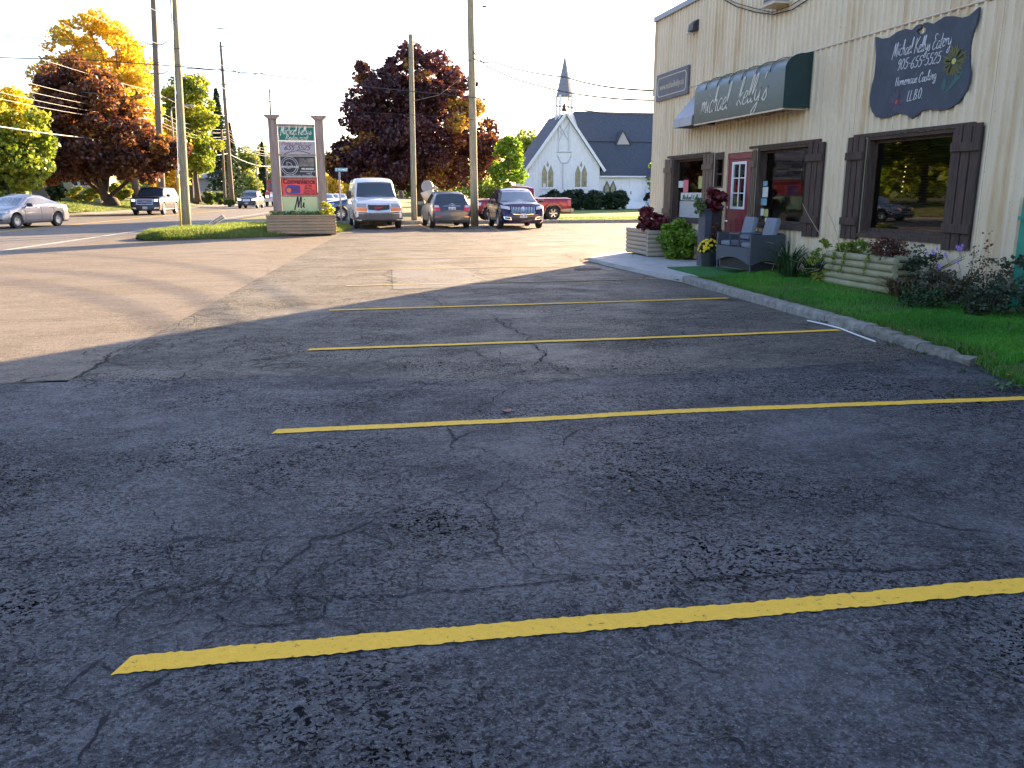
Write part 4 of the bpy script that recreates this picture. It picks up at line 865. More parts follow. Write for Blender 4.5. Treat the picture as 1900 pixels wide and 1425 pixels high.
dp = thing('downspout', 'teal green downspout at the right edge of the photo', 'pipe', (WX, 8.1, 0)); tl_ = mat('teal green paint', (.02, .24, .17), .5, var=.15)
MB().span((WX - .10, 7.72, .15), (WX - .03, 8.08, 1.45)).build('pipe', tl_, dp)
MB().span((WX - .12, 7.70, 1.2), (WX - .031, 8.10, 1.24)).build('strap', tl_, dp)
# ================================================================== POLES AND WIRES
polem = mat('weathered pole wood', (.27, .25, .17), .85, var=.3, vscale=4, bump=.6, bscale=30, stretch=(5, 5, .35)); polem2 = mat('brown pole wood', (.17, .135, .10), .85, var=.25, vscale=4, stretch=(4, 4, .4))
def pole(label, b, t, r0, r1, m, arms=(), group=None, name='utility_pole'):
    b = Vector(b); t = Vector(t); o = thing(name, label, 'utility pole', (b.x, b.y, b.z), 0, group)
    n = 10; MB().tube([b.lerp(t, i / n) - Vector((0, 0, .1 if i == 0 else 0)) for i in range(n + 1)], [r0 + (r1 - r0) * i / n for i in range(n + 1)], 14).build('shaft', m, o, smooth=True)
    for (z, w) in arms:
        c = b.lerp(t, (z - b.z) / (t.z - b.z))
        for s in (-1, 1):
            MB().tube([c, c + Vector((s * w * .5, 0, .02)), c + Vector((s * w, 0, .28))], [.07, .05, .04], 6).build('insulator_arm', M['grey_metal'], o)
    return o
p1 = pole('thick leaning pole with yellow guy guard on the grass island', gnd(347, 424, .15), gnd(347, 424, .15).lerp(dep(320, -40, gnd(347, 424, .15).y - .3), 1.0), .165, .12, polem)
b = gnd(336, 428, .14); c1 = dep(331, 330, b.y + .1)
MB().tube([b, b.lerp(c1, .5), c1], .035, 8).build('guy_guard', mat('yellow plastic guard', (.62, .42, .04), .5), p1, smooth=True)
t_ = dep(317, -30, b.y + .3); MB().tube([c1, t_], .008, 5).build('guy_wire', M['grey_metal'], p1)
a = dep(327, 150, p1.location.y - .22); c = dep(333, 312, p1.location.y - .22); MB().tube([a, c], .022, 6).build('conduit', mat('pale conduit', (.5, .5, .48), .5), p1, smooth=True)
a = dep(333, 305, p1.location.y - .24); MB().box((a.x - .03, a.y, a.z - .1), (.09, .02, .26)).build('tag_plate', M['white'], p1)
a = dep(328, 172, p1.location.y - .24); MB().lathe([(0, -.09), (.05, -.06), (.06, 0), (.04, .07), (0, .09)], tuple(a), 8).build('insulator', M['white'], p1)
p2 = pole('pale straight pole between the dark hatchback and the chrome grille SUV', (6.62, 38.6, .05), dep(872, -40, 38.5), .185, .14, polem)
a = dep(882, 12, 38.2); mb = MB(); mb.tube([a, a + Vector((.35, 0, .02))], .012, 6); mb.box(a + Vector((.4, 0, .02)), (.16, .1, .06)); mb.build('bracket', M['dark_metal'], p2)
p3 = pole('thinner pale pole with a rounded top in front of the purple tree', (4.62, 47.0, .0), dep(762, 64, 47.0), .17, .125, polem)
pA = pole('tall far pole with curved insulator arms behind the dark SUV', dep(301, 374, 78), dep(283, -30, 78), .30, .20, polem2, ((17.9, 1.0), (13.6, 1.0), (11.3, 1.0)), 'transmission poles along the street')
pB = pole('tall far pole rising beside the pale shrubs right of the leaning pole', dep(431, 380, 104), dep(409, 77, 104), .30, .13, polem2, ((19.6, .95), (17.7, .95), (13.6, .9), (12., .9)), 'transmission poles along the street')
pC = pole('farthest slender pole just left of the pylon sign', dep(509, 378, 140), dep(500, 165, 140), .28, .10, polem2, ((17., .7), (15.4, .7)), 'transmission poles along the street')
pD = pole('short pole beside the tall far pole at the hedge', dep(418, 379, 98), dep(411, 240, 98), .16, .12, polem2)
pE = pole('small wire pole far down the street by the trees', dep(499, 380, 150), dep(491, 283, 150), .15, .11, polem2)
pF = pole('thin distant pole right of the pylon sign', dep(600, 378, 120), dep(599, 250, 120), .12, .08, polem2)
pG = pole('stub pole far away carrying many sagging wires', dep(616, 378, 170), dep(613, 330, 170), .16, .13, polem2)
pH = pole('grey distant pole near the yellow trees right of the sign', dep(620, 378, 190), dep(617, 318, 190), .2, .16, polem2)
wire_d = mat('dark wire', (.03, .03, .035), .5); wire_m = mat('grey wire', (.05, .045, .045), .7)
wire_l = mat('bare aluminium wire', (.55, .53, .5), .4, .4)
def wire(label, pts, r, m, sag=.0, n=24, group='overhead wires', name='overhead_wire', cat='wire'):
    P = []
    pts = [Vector(p) for p in pts]
    for a, b in zip(pts[:-1], pts[1:]):
        for i in range(n):
            t = i / n; p = a.lerp(b, t); p.z -= sag * 4 * t * (1 - t); P.append(p)
    P.append(pts[-1]); o = MB().tube(P, r, 5).build(name, m); tag(o, label, cat, group); return o
wire('thin dark wire crossing the sky from the left edge towards the pale pole', [dep(-120, 58, 33), dep(330, 90, 34), dep(600, 101, 36), dep(876, 112, 38.4)], .010, wire_d)
wire('thick dark cable sagging across the whole street to the restaurant', [dep(-120, 105, 33), dep(0, 107, 33), dep(180, 112, 33), dep(340, 124, 33.6), dep(480, 137, 34.5), dep(640, 157, 36), dep(880, 181, 38.3)], .018, wire_d, n=6)
wire('dark service cable running right from the pale pole to the restaurant corner', [dep(882, 181, 38.3), dep(1050, 197, 30), (7.95, 19.7, dep(1219, 211, 19.7).z)], .022, wire_d, .1)
wire('looping spare cable hanging under the thick dark cable', [dep(345, 127, 33.6), dep(400, 130, 34), dep(425, 127, 34), dep(445, 136, 34), dep(465, 139.5, 34.3), dep(480, 137, 34.5), dep(500, 134, 34.6)], .016, wire_d, n=4)
wire('second thin strand under the thick cable at the leaning pole', [dep(285, 118, 33), dep(305, 114, 33.2), dep(340, 122, 33.6), dep(370, 121, 33.8)], .012, wire_d, n=4)
wire('thin wire passing low across the purple tree', [dep(652, 207, 38), dep(760, 213, 38), dep(880, 222, 38.4)], .009, wire_d)
wire('upper pale wire crossing the sky before the church spire', [dep(878, 108, 38.4), dep(915, 114, 38), dep(1050, 143, 30), (7.9, 19.75, dep(1219, 168, 19.75).z)], .026, wire_m, .1)
wire('lower curved wire crossing the church spire', [dep(878, 96, 38.4), dep(902, 122, 38), dep(960, 148, 35), dep(1040, 169, 30), dep(1120, 181, 25), (7.92, 19.75, dep(1219, 186, 19.75).z)], .026, wire_m, .02, n=6)
wire('short slack strand between the two pale poles', [dep(878, 125, 38.4), dep(850, 150, 40), dep(815, 176, 43), dep(768, 187, 47)], .014, polem, n=5)
LAB = ['topmost', 'second', 'third', 'fourth', 'fifth', 'sixth', 'seventh', 'eighth', 'lowest']
for i, (za, sag) in enumerate(((17.9, 1.0), (16.2, 1.0), (13.6, .9), (9.9, .8), (8.4, .9), (8.1, 1.1), (7.6, 1.0), (7.35, 1.1), (5.7, .9))):
    A0 = Vector((-20.8, 18, za + .3)); A1 = dep(297, 300, 78); A1.z = za; B1 = dep(425, 300, 104); B1.z = za * (.93 if i < 3 else 1.0) + .3; C1 = dep(506, 300, 140); C1.z = B1.z * .95
    if i < 3: A1.x += (-.9, .9, .9)[i]; B1.x += (-.8, .8, .8)[i]
    P = []
    for (a, b, s) in ((A0, A1, sag * 1.6), (A1, B1, sag), (B1, C1, sag)):
        for k in range(22): t = k / 22; p = a.lerp(b, t); p.z -= s * 4 * t * (1 - t) * .6; P.append(p)
    P.append(C1); o = MB().tube(P, .014 if i < 8 else .032, 5).build('overhead_wire', wire_l); tag(o, LAB[i] + ' pale wire strung along the street poles in front of the left trees', 'wire', 'street wires')
o = MB().tube([dep(150, 171, 60), dep(230, 177, 50), dep(330, 184, 34.2)], .014, 5).build('overhead_wire', wire_d); tag(o, 'faint dark wire ending at the leaning pole in front of the maroon tree', 'wire', 'overhead wires')

# ================================================================== PYLON SIGN
YS = 31.5; sx0, sx1 = dep(508, 300, YS).x, dep(597, 300, YS).x
gy = mat('grey brown weathered post', (.29, .235, .205), .8, var=.3, vscale=3, bump=.5, bscale=30, stretch=(4, 4, .4)); silver = mat('pale metal edging', (.55, .55, .54), .45, .2)
def sz(py): return dep(553, py, YS).z
ps = thing('pylon_sign', 'tall roadside pylon sign with four business panels in a log planter', 'sign', (-1.0, YS, .2))
x0, x1 = -1.93, -.13; XL, XR = -1.95, -.10
topz = sz(222); pw = .30
for (xa, xb) in ((-1.98, -1.68), (-.38, -.08)):
    MB().span((xa, YS - .13, .15), (xb, YS + .13, topz)).build('post', gy, ps)
    mb = MB(); c = (xa + xb) / 2; mb.prism([(c - .15, topz + .001), (c - .27, topz + .10), (c - .27, topz + .14), (c + .27, topz + .14), (c + .27, topz + .10), (c + .15, topz + .001)], 1, YS - .22, YS + .22); mb.build('post_cap', gy, ps)
xl, xr = -1.67, -.39; xm = (xl + xr) / 2; W_ = xr - xl
def bar(py0, py1, m=gy, x=None): return MB().span((xl, YS - .09, sz(py1)), (xr, YS + .09, sz(py0))).build('cross_rail', m, ps)
bar(230.5, 234.5); bar(286, 289); bar(328.5, 331); bar(362, 365); bar(396, 400)
green = mat('green sign panel', (.012, .17, .10), .5); lgrey = mat('pale grey sign panel', (.42, .40, .44), .55, var=.05); navy = mat('dark navy sign panel', (.022, .024, .035), .45, var=.4, vscale=1.2); red = mat('faded red sign panel', (.80, .085, .07), .55, var=.12, vscale=3); sage = mat('sage green sign panel', (.56, .64, .34), .6, var=.05)
ink = mat('dark print', (.03, .025, .03), .7); wht = mat('white print', (.75, .75, .72), .6); dred = mat('maroon print', (.14, .02, .03), .7)
def panelm(name, py0, py1, m, edge=silver, dx=0.03):
    MB().span((xl + .004, YS - .06, sz(py1) + .002), (xr - .004, YS + .06, sz(py0) - .002)).build('panel_edge', edge, ps)
    return MB().span((xl + dx + .015, YS - .075, sz(py1) + dx), (xr - dx - .015, YS - .061, sz(py0) - dx)).build(name, m, ps)
g1 = panelm('green_panel', 235, 261.5, green); g2 = panelm('phone_panel', 262, 286, lgrey); g3 = panelm('landscaping_panel', 289, 328.5, navy); g4 = panelm('convenience_panel', 331, 362, red, mat('red edging', (.35, .04, .04), .6)); g5 = panelm('sage_panel', 365, 396, sage, sage, .01)
FY = YS - .078
def hand(par, txt, py, h, wdt, L_, m, slant=.2, cx=0., wy=1.):
    _, w0 = handwriting(txt, h, wdt, slant); mb, w1_ = handwriting(txt, h, wdt, slant, L_ / w0, wy, 0, .003); place(mb, frame_m((xm + cx - L_ / 2 - slant * h * .2, FY, sz(py)), (1, 0, 0))); return mb.build('lettering', m, par)
def prt(par, txt, cx, py, h, L_, m, bold=.0, shear=0.):
    mb = print_mb(txt, h, 1., shear, bold, .003); xs = [v[0] for v in mb.v]; s = L_ / (max(xs) - min(xs)); c = (max(xs) + min(xs)) / 2; mb.v = [((v[0] - c) * s, v[1], v[2]) for v in mb.v]; place(mb, frame_m((xm + cx, FY, sz(py)), (1, 0, 0))); return mb.build('lettering', m, par)
hand(g1, "Michael Kelly's", 250, .30, .021, 1.06, wht, .15); hand(g1, "Restaurant", 259.3, .16, .018, .76, wht, .25)
hand(g2, "Morning drinks to Joe", 269.5, .13, .012, 1.04, mat('faded pinkish script', (.30, .16, .17), .7), .3); hand(g2, "655-5525", 278.5, .17, .026, .90, ink, .3)
P = [(xm + (t - .5) * .9, sz(285.5) + .10 * math.sin(math.pi * t)) for t in np.linspace(0, 1, 13)]; MB().tube([(p[0], FY, p[1]) for p in P], .010, 5).build('painted_arc', ink, g2)
mb = MB();  # round emblem with a large D
for r_ in (.30, .24):
    Pc = [(xm - .30 + r_ * math.cos(a), FY, sz(308) + r_ * 1.05 * math.sin(a)) for a in np.linspace(0, 2 * math.pi, 33)]; mb.tube(Pc, .007, 4, cap=False)
mb.build('emblem_ring', wht, g3)
prt(g3, 'D', -.30, 308, .36, .20, mat('grey print', (.3, .3, .3), .6)); prt(g3, 'DREAMSPACE', -.28, 310, .10, .60, wht, .003)
MB().span((xm + .03, FY + .0, sz(309)), (xm + .56, FY + .003, sz(293.5))).build('photo_print', mat('greyish photo print', (.28, .25, .2), .6, var=.6, vscale=5, col2=(.05, .05, .07)), g3)
prt(g3, '905.409.8022', .33, 313.5, .085, .44, wht, .004); prt(g3, 'www.dream-space.ca', .32, 318, .07, .54, wht, .001); prt(g3, 'Unit 7', .38, 321.8, .07, .18, wht, .001); prt(g3, 'Closets - Wall Units - Home Office', 0, 325.6, .07, 1.0, wht)
prt(g4, 'Convenience', 0, 337, .25, 1.13, dred, .012)
mb = MB(); pl = [(-.50, 354), (-.47, 358.5), (-.42, 359.5), (.0, 359.5), (.03, 357), (.03, 346), (.0, 344), (-.36, 343), (-.43, 345), (-.5, 351)]
k = len(pl); V = [(xm + a, FY + .0, sz(b)) for a, b in pl]; mb.add(V + [(v[0], FY + .003, v[2]) for v in V], [tuple(range(k)), tuple(reversed(range(k, 2 * k)))]); mb.build('lottery_badge', mat('blue badge', (.05, .07, .32), .6), g4)
mb = MB(); mb.tube([(xm - .37, FY - .004, sz(353)), (xm - .37, FY + .001, sz(353))], .085, 14); mb.build('badge_ball', mat('orange ball', (.75, .2, .04), .6), g4)
prt(g4, '6/49', -.16, 351.5, .22, .30, mat('maroon badge print', (.2, .03, .1), .6), .01).location.y -= .004
for t, py in (('-ATM', 345), ('-Movie', 349.3), ('-Copy-Fax', 353.8), ('-Phone Card', 358.3)): prt(g4, t, .30 if len(t) < 7 else .335, py, .11, {4: .26, 6: .26, 9: .42, 11: .43}[len(t)], dred, .002)
hand(g5, 'Mi', 386, .42, .045, .34, ink, .12); prt(g5, 'm i   m a r k e t', 0, 389.5, .07, .46, ink)
mb = MB()
for k in range(26): mb.box((xm - .5 + k * .04 + (.02 if k > 9 else 0) + (.02 if k > 18 else 0), FY, sz(393.2)), (.026, .003, .014))
mb.build('faint_print', mat('faint print', (.18, .2, .12), .7), g5, kind='stuff')
# log planter round the sign
logm = mat('weathered planter log', (.40, .29, .19), .85, var=.4, vscale=3, bump=.6, bscale=25, col2=(.26, .22, .15)); logend = mat('log end grain', (.22, .15, .09), .9, var=.3, vscale=30)
def logbox(name, label, cat, x0, x1, y0, y1, z0, z1, rows, r, m, caps=True, loc=None, group=None, rz=0.):
    t = thing(name, label, cat, ((x0 + x1) / 2, (y0 + y1) / 2, z0), rz, group); h = (z1 - z0) / rows
    for i in range(rows):
        z = z0 + h * (i + .5); o_ = rnd.uniform(-.01, .01)
        for (a, b) in (((x0 - .04 + o_, y0, z), (x1 + .04 + o_, y0, z)), ((x0 - .04, y1, z), (x1 + .04, y1, z))): 
            n = 8; A, B_ = Vector(a), Vector(b); MB().tube([A.lerp(B_, k / n) for k in range(n + 1)], [r * rnd.uniform(.93, 1.03) for _ in range(n + 1)], 10).build('log', m, t, sharp=50)
        if i < rows:
            for xx in (x0, x1):
                zz = z + h * .12; A, B_ = Vector((xx, y0 + .02 + r, zz)), Vector((xx, y1 - r, zz)); MB().tube([A.lerp(B_, k / 5) for k in range(6)], [r * rnd.uniform(.92, 1.0) for _ in range(6)], 10).build('log', m, t, sharp=50)
    MB().span((x0, y0, z0), (x1, y1, z1 - .06)).build('soil', mat('planter soil', (.03, .022, .015), .95, var=.3, vscale=20), t)
    return t
a = dep(494, 412, 30.7).x; b = dep(624, 412, 30.7).x
lp = logbox('sign_planter', 'long weathered log planter at the foot of the pylon sign', 'planter', a + .06, b - .06, 30.75, 32.3, .06, .70, 6, .068, logm)
MB().span((a, 30.66, .69), (b + .02, 30.86, .735)).build('cap_board', logm, lp)
foliage_y = leafmat('planter weeds', [(.06, .14, .02), (.12, .22, .03), (.30, .32, .04)], .5)
pp = np.stack([NR.uniform(a + .1, b - .1, 1500), NR.uniform(30.9, 32.2, 1500), NR.uniform(.64, .86, 1500)], 1); o = leaf_mesh('planter_weeds', pp, .06, foliage_y, kind='stuff'); tag(o, 'low green weeds growing in the sign planter', 'plant')
P, cv, C = crown_points((b - .28, 30.95, .9), (.2, .2, .33), 8, 500, (.08, .16), seed=5); o = leaf_mesh('yellow_shrub', P, .06, leafmat('yellow shrub leaves', [(.25, .35, .03), (.5, .5, .04), (.6, .5, .06)], .5)); tag(o, 'small yellow green shrub at the right end of the sign planter', 'shrub')
# fallen little sign on the island
fs = thing('tilted_sign', 'small tilted notice sign lying in the island grass beside the leaning pole', 'sign', (0, 0, 0)); a = gnd(403, 411, .32); fs.location = (a.x, a.y, .15); ROOT[fs.name] = (Vector((a.x, a.y, .15)), 0)
a = dep(403, 409, 34.); fs.location = a - Vector((0, 0, .15)); ROOT[fs.name] = (Vector(fs.location), 0); T = Matrix.Rotation(-R(32), 3, 'Y')
MB().box(a, (.62, .03, .19), tilt=T).build('board', M['white'], fs); MB().box(a + Vector((0, -.02, 0)), (.56, .012, .13), tilt=T).build('panel', mat('brownish print panel', (.22, .08, .06), .6), fs)
mb = print_mb('NO PARKING', .11, 1, 0, .003); place(mb, Matrix.Translation(a + Vector((0, -.03, 0))) @ T.to_4x4()); mb.build('lettering', wht, fs)
MB().tube([a + Vector((-.22, 0, -.20)), a + Vector((-.22, .0, -.10))], .012, 6).build('stake', M['grey_metal'], fs)

# street name sign, speed sign
sn = thing('street_name_sign', 'blue street name blade on a post just left of the white van', 'sign', (dep(633, 400, 44).x, 44, 0))
x_ = sn.location.x; MB().tube([(x_, 44, 0), (x_, 44, dep(633, 319, 44).z)], .05, 8).build('post', M['grey_metal'], sn, smooth=True)
a = dep(621.5, 318.5, 44); b = dep(645, 311.5, 44); MB().span((a.x, 43.985, a.z), (b.x, 44.015, b.z)).build('blade', mat('teal blue sign', (.02, .22, .36), .5), sn)
mb = print_mb('ST. THOMAS ST', .15, 1, 0, .004); xs = [v[0] for v in mb.v]; s = .58 / (max(xs) - min(xs)); mb.v = [(v[0] * s, v[1], v[2]) for v in mb.v]; place(mb, frame_m(((a.x + b.x) / 2, 43.978, (a.z + b.z) / 2), (1, 0, 0))); mb.build('lettering', wht, sn)
ss = thing('speed_sign', 'small faded square sign on a post beyond the pylon sign', 'sign', (dep(609, 380, 90).x, 90, 0)); x_ = ss.location.x
MB().tube([(x_, 90, 0), (x_, 90, 2.6)], .05, 6).build('post', M['grey_metal'], ss); a = dep(609, 363, 90); MB().box((a.x, 89.93, a.z), (.45, .03, .55)).build('plate', mat('pinkish plate', (.55, .42, .40), .6), ss)
for (px, py, Y, lab) in ((405, 241, 118, 'cobra street lamp reaching over the street past the tall poles'), (352, 196, 80, 'small street lamp arm just right of the leaning pole')):
    a = dep(px, py, Y); sl_ = thing('street_lamp', lab, 'street lamp', (a.x - 2.2, Y, 0)); sx_ = a.x + (2.2 if px > 400 else -2.2)
    base = Vector((pB.location.x + 1.9, Y, 0)) if px > 400 else Vector((a.x - 1.6, Y, 0)); sl_.location = base; ROOT[sl_.name] = (base.copy(), 0)
    MB().tube([base, base + Vector((0, 0, a.z - .6)), base + Vector((.1, 0, a.z - .2)), a + Vector((-.3, 0, 0))], [.09, .06, .05, .04], 8).build('mast', M['grey_metal'], sl_, smooth=True)
    MB().box(a, (.85, .28, .14), bev=.04).build('lamp_head', M['grey_metal'], sl_)
# dish on a stand behind the hatchback
dsh = thing('dish_stand', 'grey round disc above a beige funnel shape behind the dark hatchback', 'dish', (dep(795, 400, 42).x, 42, 0)); a = dep(792, 346, 42); c = dep(797, 366, 42)
MB().tube([a + Vector((0, -.05, 0)), a + Vector((.04, .05, 0))], .30, 20).build('disc', mat('slate grey disc', (.16, .18, .21), .5), dsh)
MB().tube([a + Vector((0, .1, -.2)), c + Vector((.0, .1, 0)), (c.x + .15, 42.1, .9)], [.34, .30, .16], 14).build('funnel', mat('beige funnel', (.45, .40, .33), .6), dsh, smooth=True)
MB().tube([(c.x + .15, 42.1, .9), (c.x + .15, 42.1, 0)], .05, 8).build('stand', M['grey_metal'], dsh); MB().tube([a + Vector((.2, 0, .1)), a + Vector((.55, .1, -.12))], .06, 8).build('feed_arm', M['grey_metal'], dsh)
# ================================================================== VEHICLES
carglass = mat('tinted car glass', (.035, .05, .065), .05, spec=.7, coat=.5); carglass_l = mat('pale reflecting windscreen', (.10, .13, .15), .05, spec=.9, coat=1.)
tyre = mat('tyre rubber', (.022, .022, .024), .8); alloy = mat('alloy wheel', (.55, .55, .56), .3, .8); lensm = mat('clear lamp lens', (.5, .52, .54), .12, spec=.8, coat=1.); redl = mat('red lamp lens', (.5, .02, .02), .15, coat=1., spec=.8); amber = mat('amber lens', (.75, .22, .02), .2, coat=.6)
litlamp = mat('lit headlamp', (.9, .9, .85), .3, emit=(1, .95, .85), estr=.3); ambl = mat('lit amber turn signal', (.9, .4, .08), .3, emit=(1, .5, .12), estr=.25); plate_m = mat('licence plate', (.62, .64, .66), .5); blackp = mat('black plastic trim', (.025, .025, .027), .6); satin = mat('satin chrome', (.6, .6, .62), .25, .9)
interior = mat('car underbody', (.012, .012, .012), .8)
def paint(name, c, metal=.3, rough=.32): return mat(name, c, rough, metal, coat=.6 if sum(c) > .3 else .25, spec=.4)
def ip(x, K): return float(np.interp(x, [k[0] for k in K], [k[1] for k in K]))
class Car:
    def __init__(s, name, label, cat, loc, rz, L, W, top, sh, wid, wheels, wr, pm, zb=.22, roofw=.72, tumble=.0, crown=.03, wheelm=None, spokes=8, group=None):
        s.t = thing(name, label, cat, loc, rz, group); s.L, s.W, s.top, s.sh, s.wid, s.pm, s.wr, s.wheels = L, W, top, sh, wid, pm, wr, wheels
        ds = set(np.linspace(0, L, 70)); 
        for k in list(top) + list(sh): ds.add(min(L, max(0, k[0])))
        for wx in wheels:
            for a in np.linspace(-1, 1, 17): ds.add(wx + a * (wr + .07))
        ds = sorted(ds); ds = [d for i, d in enumerate(ds) if i == 0 or d - ds[i - 1] > .012]
        rows = []
        for d in ds:
            w = W / 2 * ip(d, wid); zt = ip(d, top); zs = min(ip(d, sh), zt - .015); b = zb + (.12 * max(0, 1 - d / .25) if d < .25 else 0) * 0
            arch = 0
            for wx in wheels:
                q = (wr + .065) ** 2 - (d - wx) ** 2
                if q > 0: arch = max(arch, wr + math.sqrt(q))
            zb_ = max(b, min(arch, zs - .05)); k = min(1, max(0, (zt - zs) / .5)); rw = w * (.90 + (roofw - .90) * k); kk = min(1, (zt - zs) / .25)
            zm = max(zb_ + .01, b + (zs - b) * .45); z1 = max(zb_ + .005, b + .08)
            P = [(0, zb_ + .02), (w * .86, zb_), (w * .965, z1), (w * 1.0, max(zm, z1 + .003)), (w * .988, max(zs - .08, zm + .004)), (w * .955, zs)]
            P += [(w * .955 + (rw - w * .955) * f, zs + (zt - .075 * kk - zs) * f) for f in (.25, .5, .75)]
            P += [(rw, zt - .075 * kk), (rw * .955, zt - .035 * kk), (rw * .86, zt - .008 * kk), (rw * .5, zt + crown * .7), (0, zt + crown)]
            x = L / 2 - d; rows.append([(x, y, z) for y, z in P] + [(x, -y, z) for y, z in P[-2:0:-1]])
        mb = MB(); n = len(rows[0])
        for r_ in rows: mb.v += r_
        for i in range(len(rows) - 1):
            for k in range(n): mb.f.append((i * n + k, i * n + (k + 1) % n, (i + 1) * n + (k + 1) % n, (i + 1) * n + k))
        for i in (0, len(rows) - 1):
            r_ = rows[i]; c = len(mb.v); xs = r_[0][0] + (.05 if i == 0 else -.05); m2 = [(xs, p[1] * .8, r_[0][2] + (p[2] - r_[0][2]) * .86 + .03) for p in r_]; mb.v += m2
            for k in range(n): mb.f.append((i * n + k, i * n + (k + 1) % n, c + (k + 1) % n, c + k))
            mb.f.append(tuple(range(c, c + n)))
        s.body = mb.build('body', pm, s.t, local=True, sharp=38)
        bm = bmesh.new(); bm.from_mesh(s.body.data); s.bvh = BVHTree.FromBMesh(bm); bm.free(); s.zb = zb
        MB().box((0, 0, zb + .06), (L * .94, W * .80, .1)).build('underbody', interior, s.t, local=True)
        for wx in wheels:
            for sd in (1, -1): s.wheel(L / 2 - wx, sd * (W / 2 - .125), sd, wr, wheelm or alloy, spokes)
    def cast(s, p, axis, sg):
        o = Vector(p); d = Vector((0, 0, 0)); d[axis] = -sg; o[axis] = sg * 6
        h = s.bvh.ray_cast(o, d)
        return (h[0], h[1]) if h[0] else (None, None)
    def patch(s, name, lo, hi, axis, sg, m, off=.006, thick=.0, nu=8, nv=4, parent=None):
        """lo/hi polylines of (a, z); axis 1: a = distance from the nose, seen from the side sg; axis 0: a = y, seen from front (+1) or back (-1)"""
        def rs(pl, t):
            L_ = [0]
            for a, b in zip(pl[:-1], pl[1:]): L_.append(L_[-1] + math.hypot(b[0] - a[0], b[1] - a[1]))
            q = t * L_[-1]; return (ip(q, list(zip(L_, [p[0] for p in pl]))), ip(q, list(zip(L_, [p[1] for p in pl]))))
        rows = []
        for j in range(nv + 1):
            r_ = []
            for i in range(nu + 1):
                a = rs(lo, i / nu); b = rs(hi, i / nu); f = j / nv; u, z = a[0] + (b[0] - a[0]) * f, a[1] + (b[1] - a[1]) * f
                p = (s.L / 2 - u, 0, z) if axis == 1 else (0, u, z)
                h, nn = s.cast(p, axis, sg)
                if h is None:
                    h = Vector(p); h[axis] = sg * (s.W / 2 * .9 if axis == 1 else s.L / 2); nn = Vector((0, 0, 0)); nn[axis] = sg
                if nn[axis] * sg < 0: nn = -nn
                r_.append(h + nn * (off + thick))
            rows.append(r_)
        mb = MB().grid(rows); c = Vector((0, 0, 0)); n0 = len(mb.v); nx = nu + 1; edge = [(0, i) for i in range(nx)] + [(j, nu) for j in range(1, nv + 1)] + [(nv, i) for i in range(nu - 1, -1, -1)] + [(j, 0) for j in range(nv - 1, 0, -1)]
        dr = Vector((0, 0, 0)); dr[axis] = -sg * (off + thick + .03)
        for (j, i) in edge: mb.v.append(tuple(rows[j][i] + dr))
        k = len(edge)
        for q in range(k):
            (j, i), (j2, i2) = edge[q], edge[(q + 1) % k]; mb.f.append((j * nx + i, j2 * nx + i2, n0 + (q + 1) % k, n0 + q))
        return mb.build(name, m, parent or s.t, local=True, sharp=45)
    def side(s, name, lo, hi, m, both=True, **k):
        r_ = None
        for sg in ((1, -1) if both else (1,)): r_ = s.patch(name, lo, hi, 1, sg, m, **k)
        return r_
    def pair(s, name, lo, hi, m, sg=1, **k):
        out = []
        for q in (1, -1): out.append(s.patch(name, [(a * q, z) for a, z in lo], [(a * q, z) for a, z in hi], 0, sg, m, **k))
        return out
    def wheel(s, x, y, sd, r, wm, spokes):
        w = .22; t = MB().lathe([(r * .62, -w / 2), (r * .93, -w / 2), (r, -w / 2 + .03), (r, w / 2 - .03), (r * .93, w / 2), (r * .62, w / 2), (r * .62, -w / 2)], n=24)
        M_ = Matrix.Translation((x, y, r)) @ Matrix.Rotation(R(90), 4, 'X'); place(t, M_); tt = t.build('wheel', tyre, s.t, local=True, sharp=50)
        rim = MB().lathe([(0, 0), (.05, .012), (.055, 0)], (0, 0, w / 2 - .035), 12)
        rim.lathe([(r * .63, w / 2 - .01), (r * .60, w / 2 + .005), (r * .55, w / 2 - .015), (r * .53, w / 2 - .06)], n=24)
        for k in range(spokes):
            a = 2 * math.pi * k / spokes; c, s_ = math.cos(a), math.sin(a); wd0, wd1 = .030, r * .075; r1 = r * .56
            rim.add([(c * .03 - s_ * wd0, s_ * .03 + c * wd0, w / 2 - .028), (c * .03 + s_ * wd0, s_ * .03 - c * wd0, w / 2 - .028), (c * r1 + s_ * wd1, s_ * r1 - c * wd1, w / 2 - .015), (c * r1 - s_ * wd1, s_ * r1 + c * wd1, w / 2 - .015)], [(0, 1, 2, 3)])
        M2 = Matrix.Translation((x, y, r)) @ Matrix.Rotation(R(-90 if sd > 0 else 90), 4, 'X'); place(rim, M2); rim.build('rim', wm, tt, local=True, sharp=40)
        dk = MB().lathe([(0, 0), (r * .60, 0)], (0, 0, w / 2 - .07), 20); place(dk, M2); dk.build('brake_disc', blackp, tt, local=True)
    def mirror(s, d, z, m, sz_=(.12, .24, .16), out=.1):
        for sd in (1, -1):
            x = s.L / 2 - d; h, nn = s.cast((x, 0, z), 1, sd); y = h.y if h else sd * s.W / 2
            o = MB().box((x, y + sd * (out + sz_[1] / 2 - .02), z + .04), sz_, bev=.04).build('mirror', m, s.t, local=True, sharp=40); MB().box((x, y + sd * out * .5, z - .01), (.05, out + .06, .04)).build('mirror_arm', blackp, o, local=True)
            MB().box((x - sz_[0] / 2 - .002, y + sd * (out + sz_[1] / 2 - .02), z + .04), (.004, sz_[1] * .8, sz_[2] * .75)).build('mirror_glass', carglass_l, o, local=True)
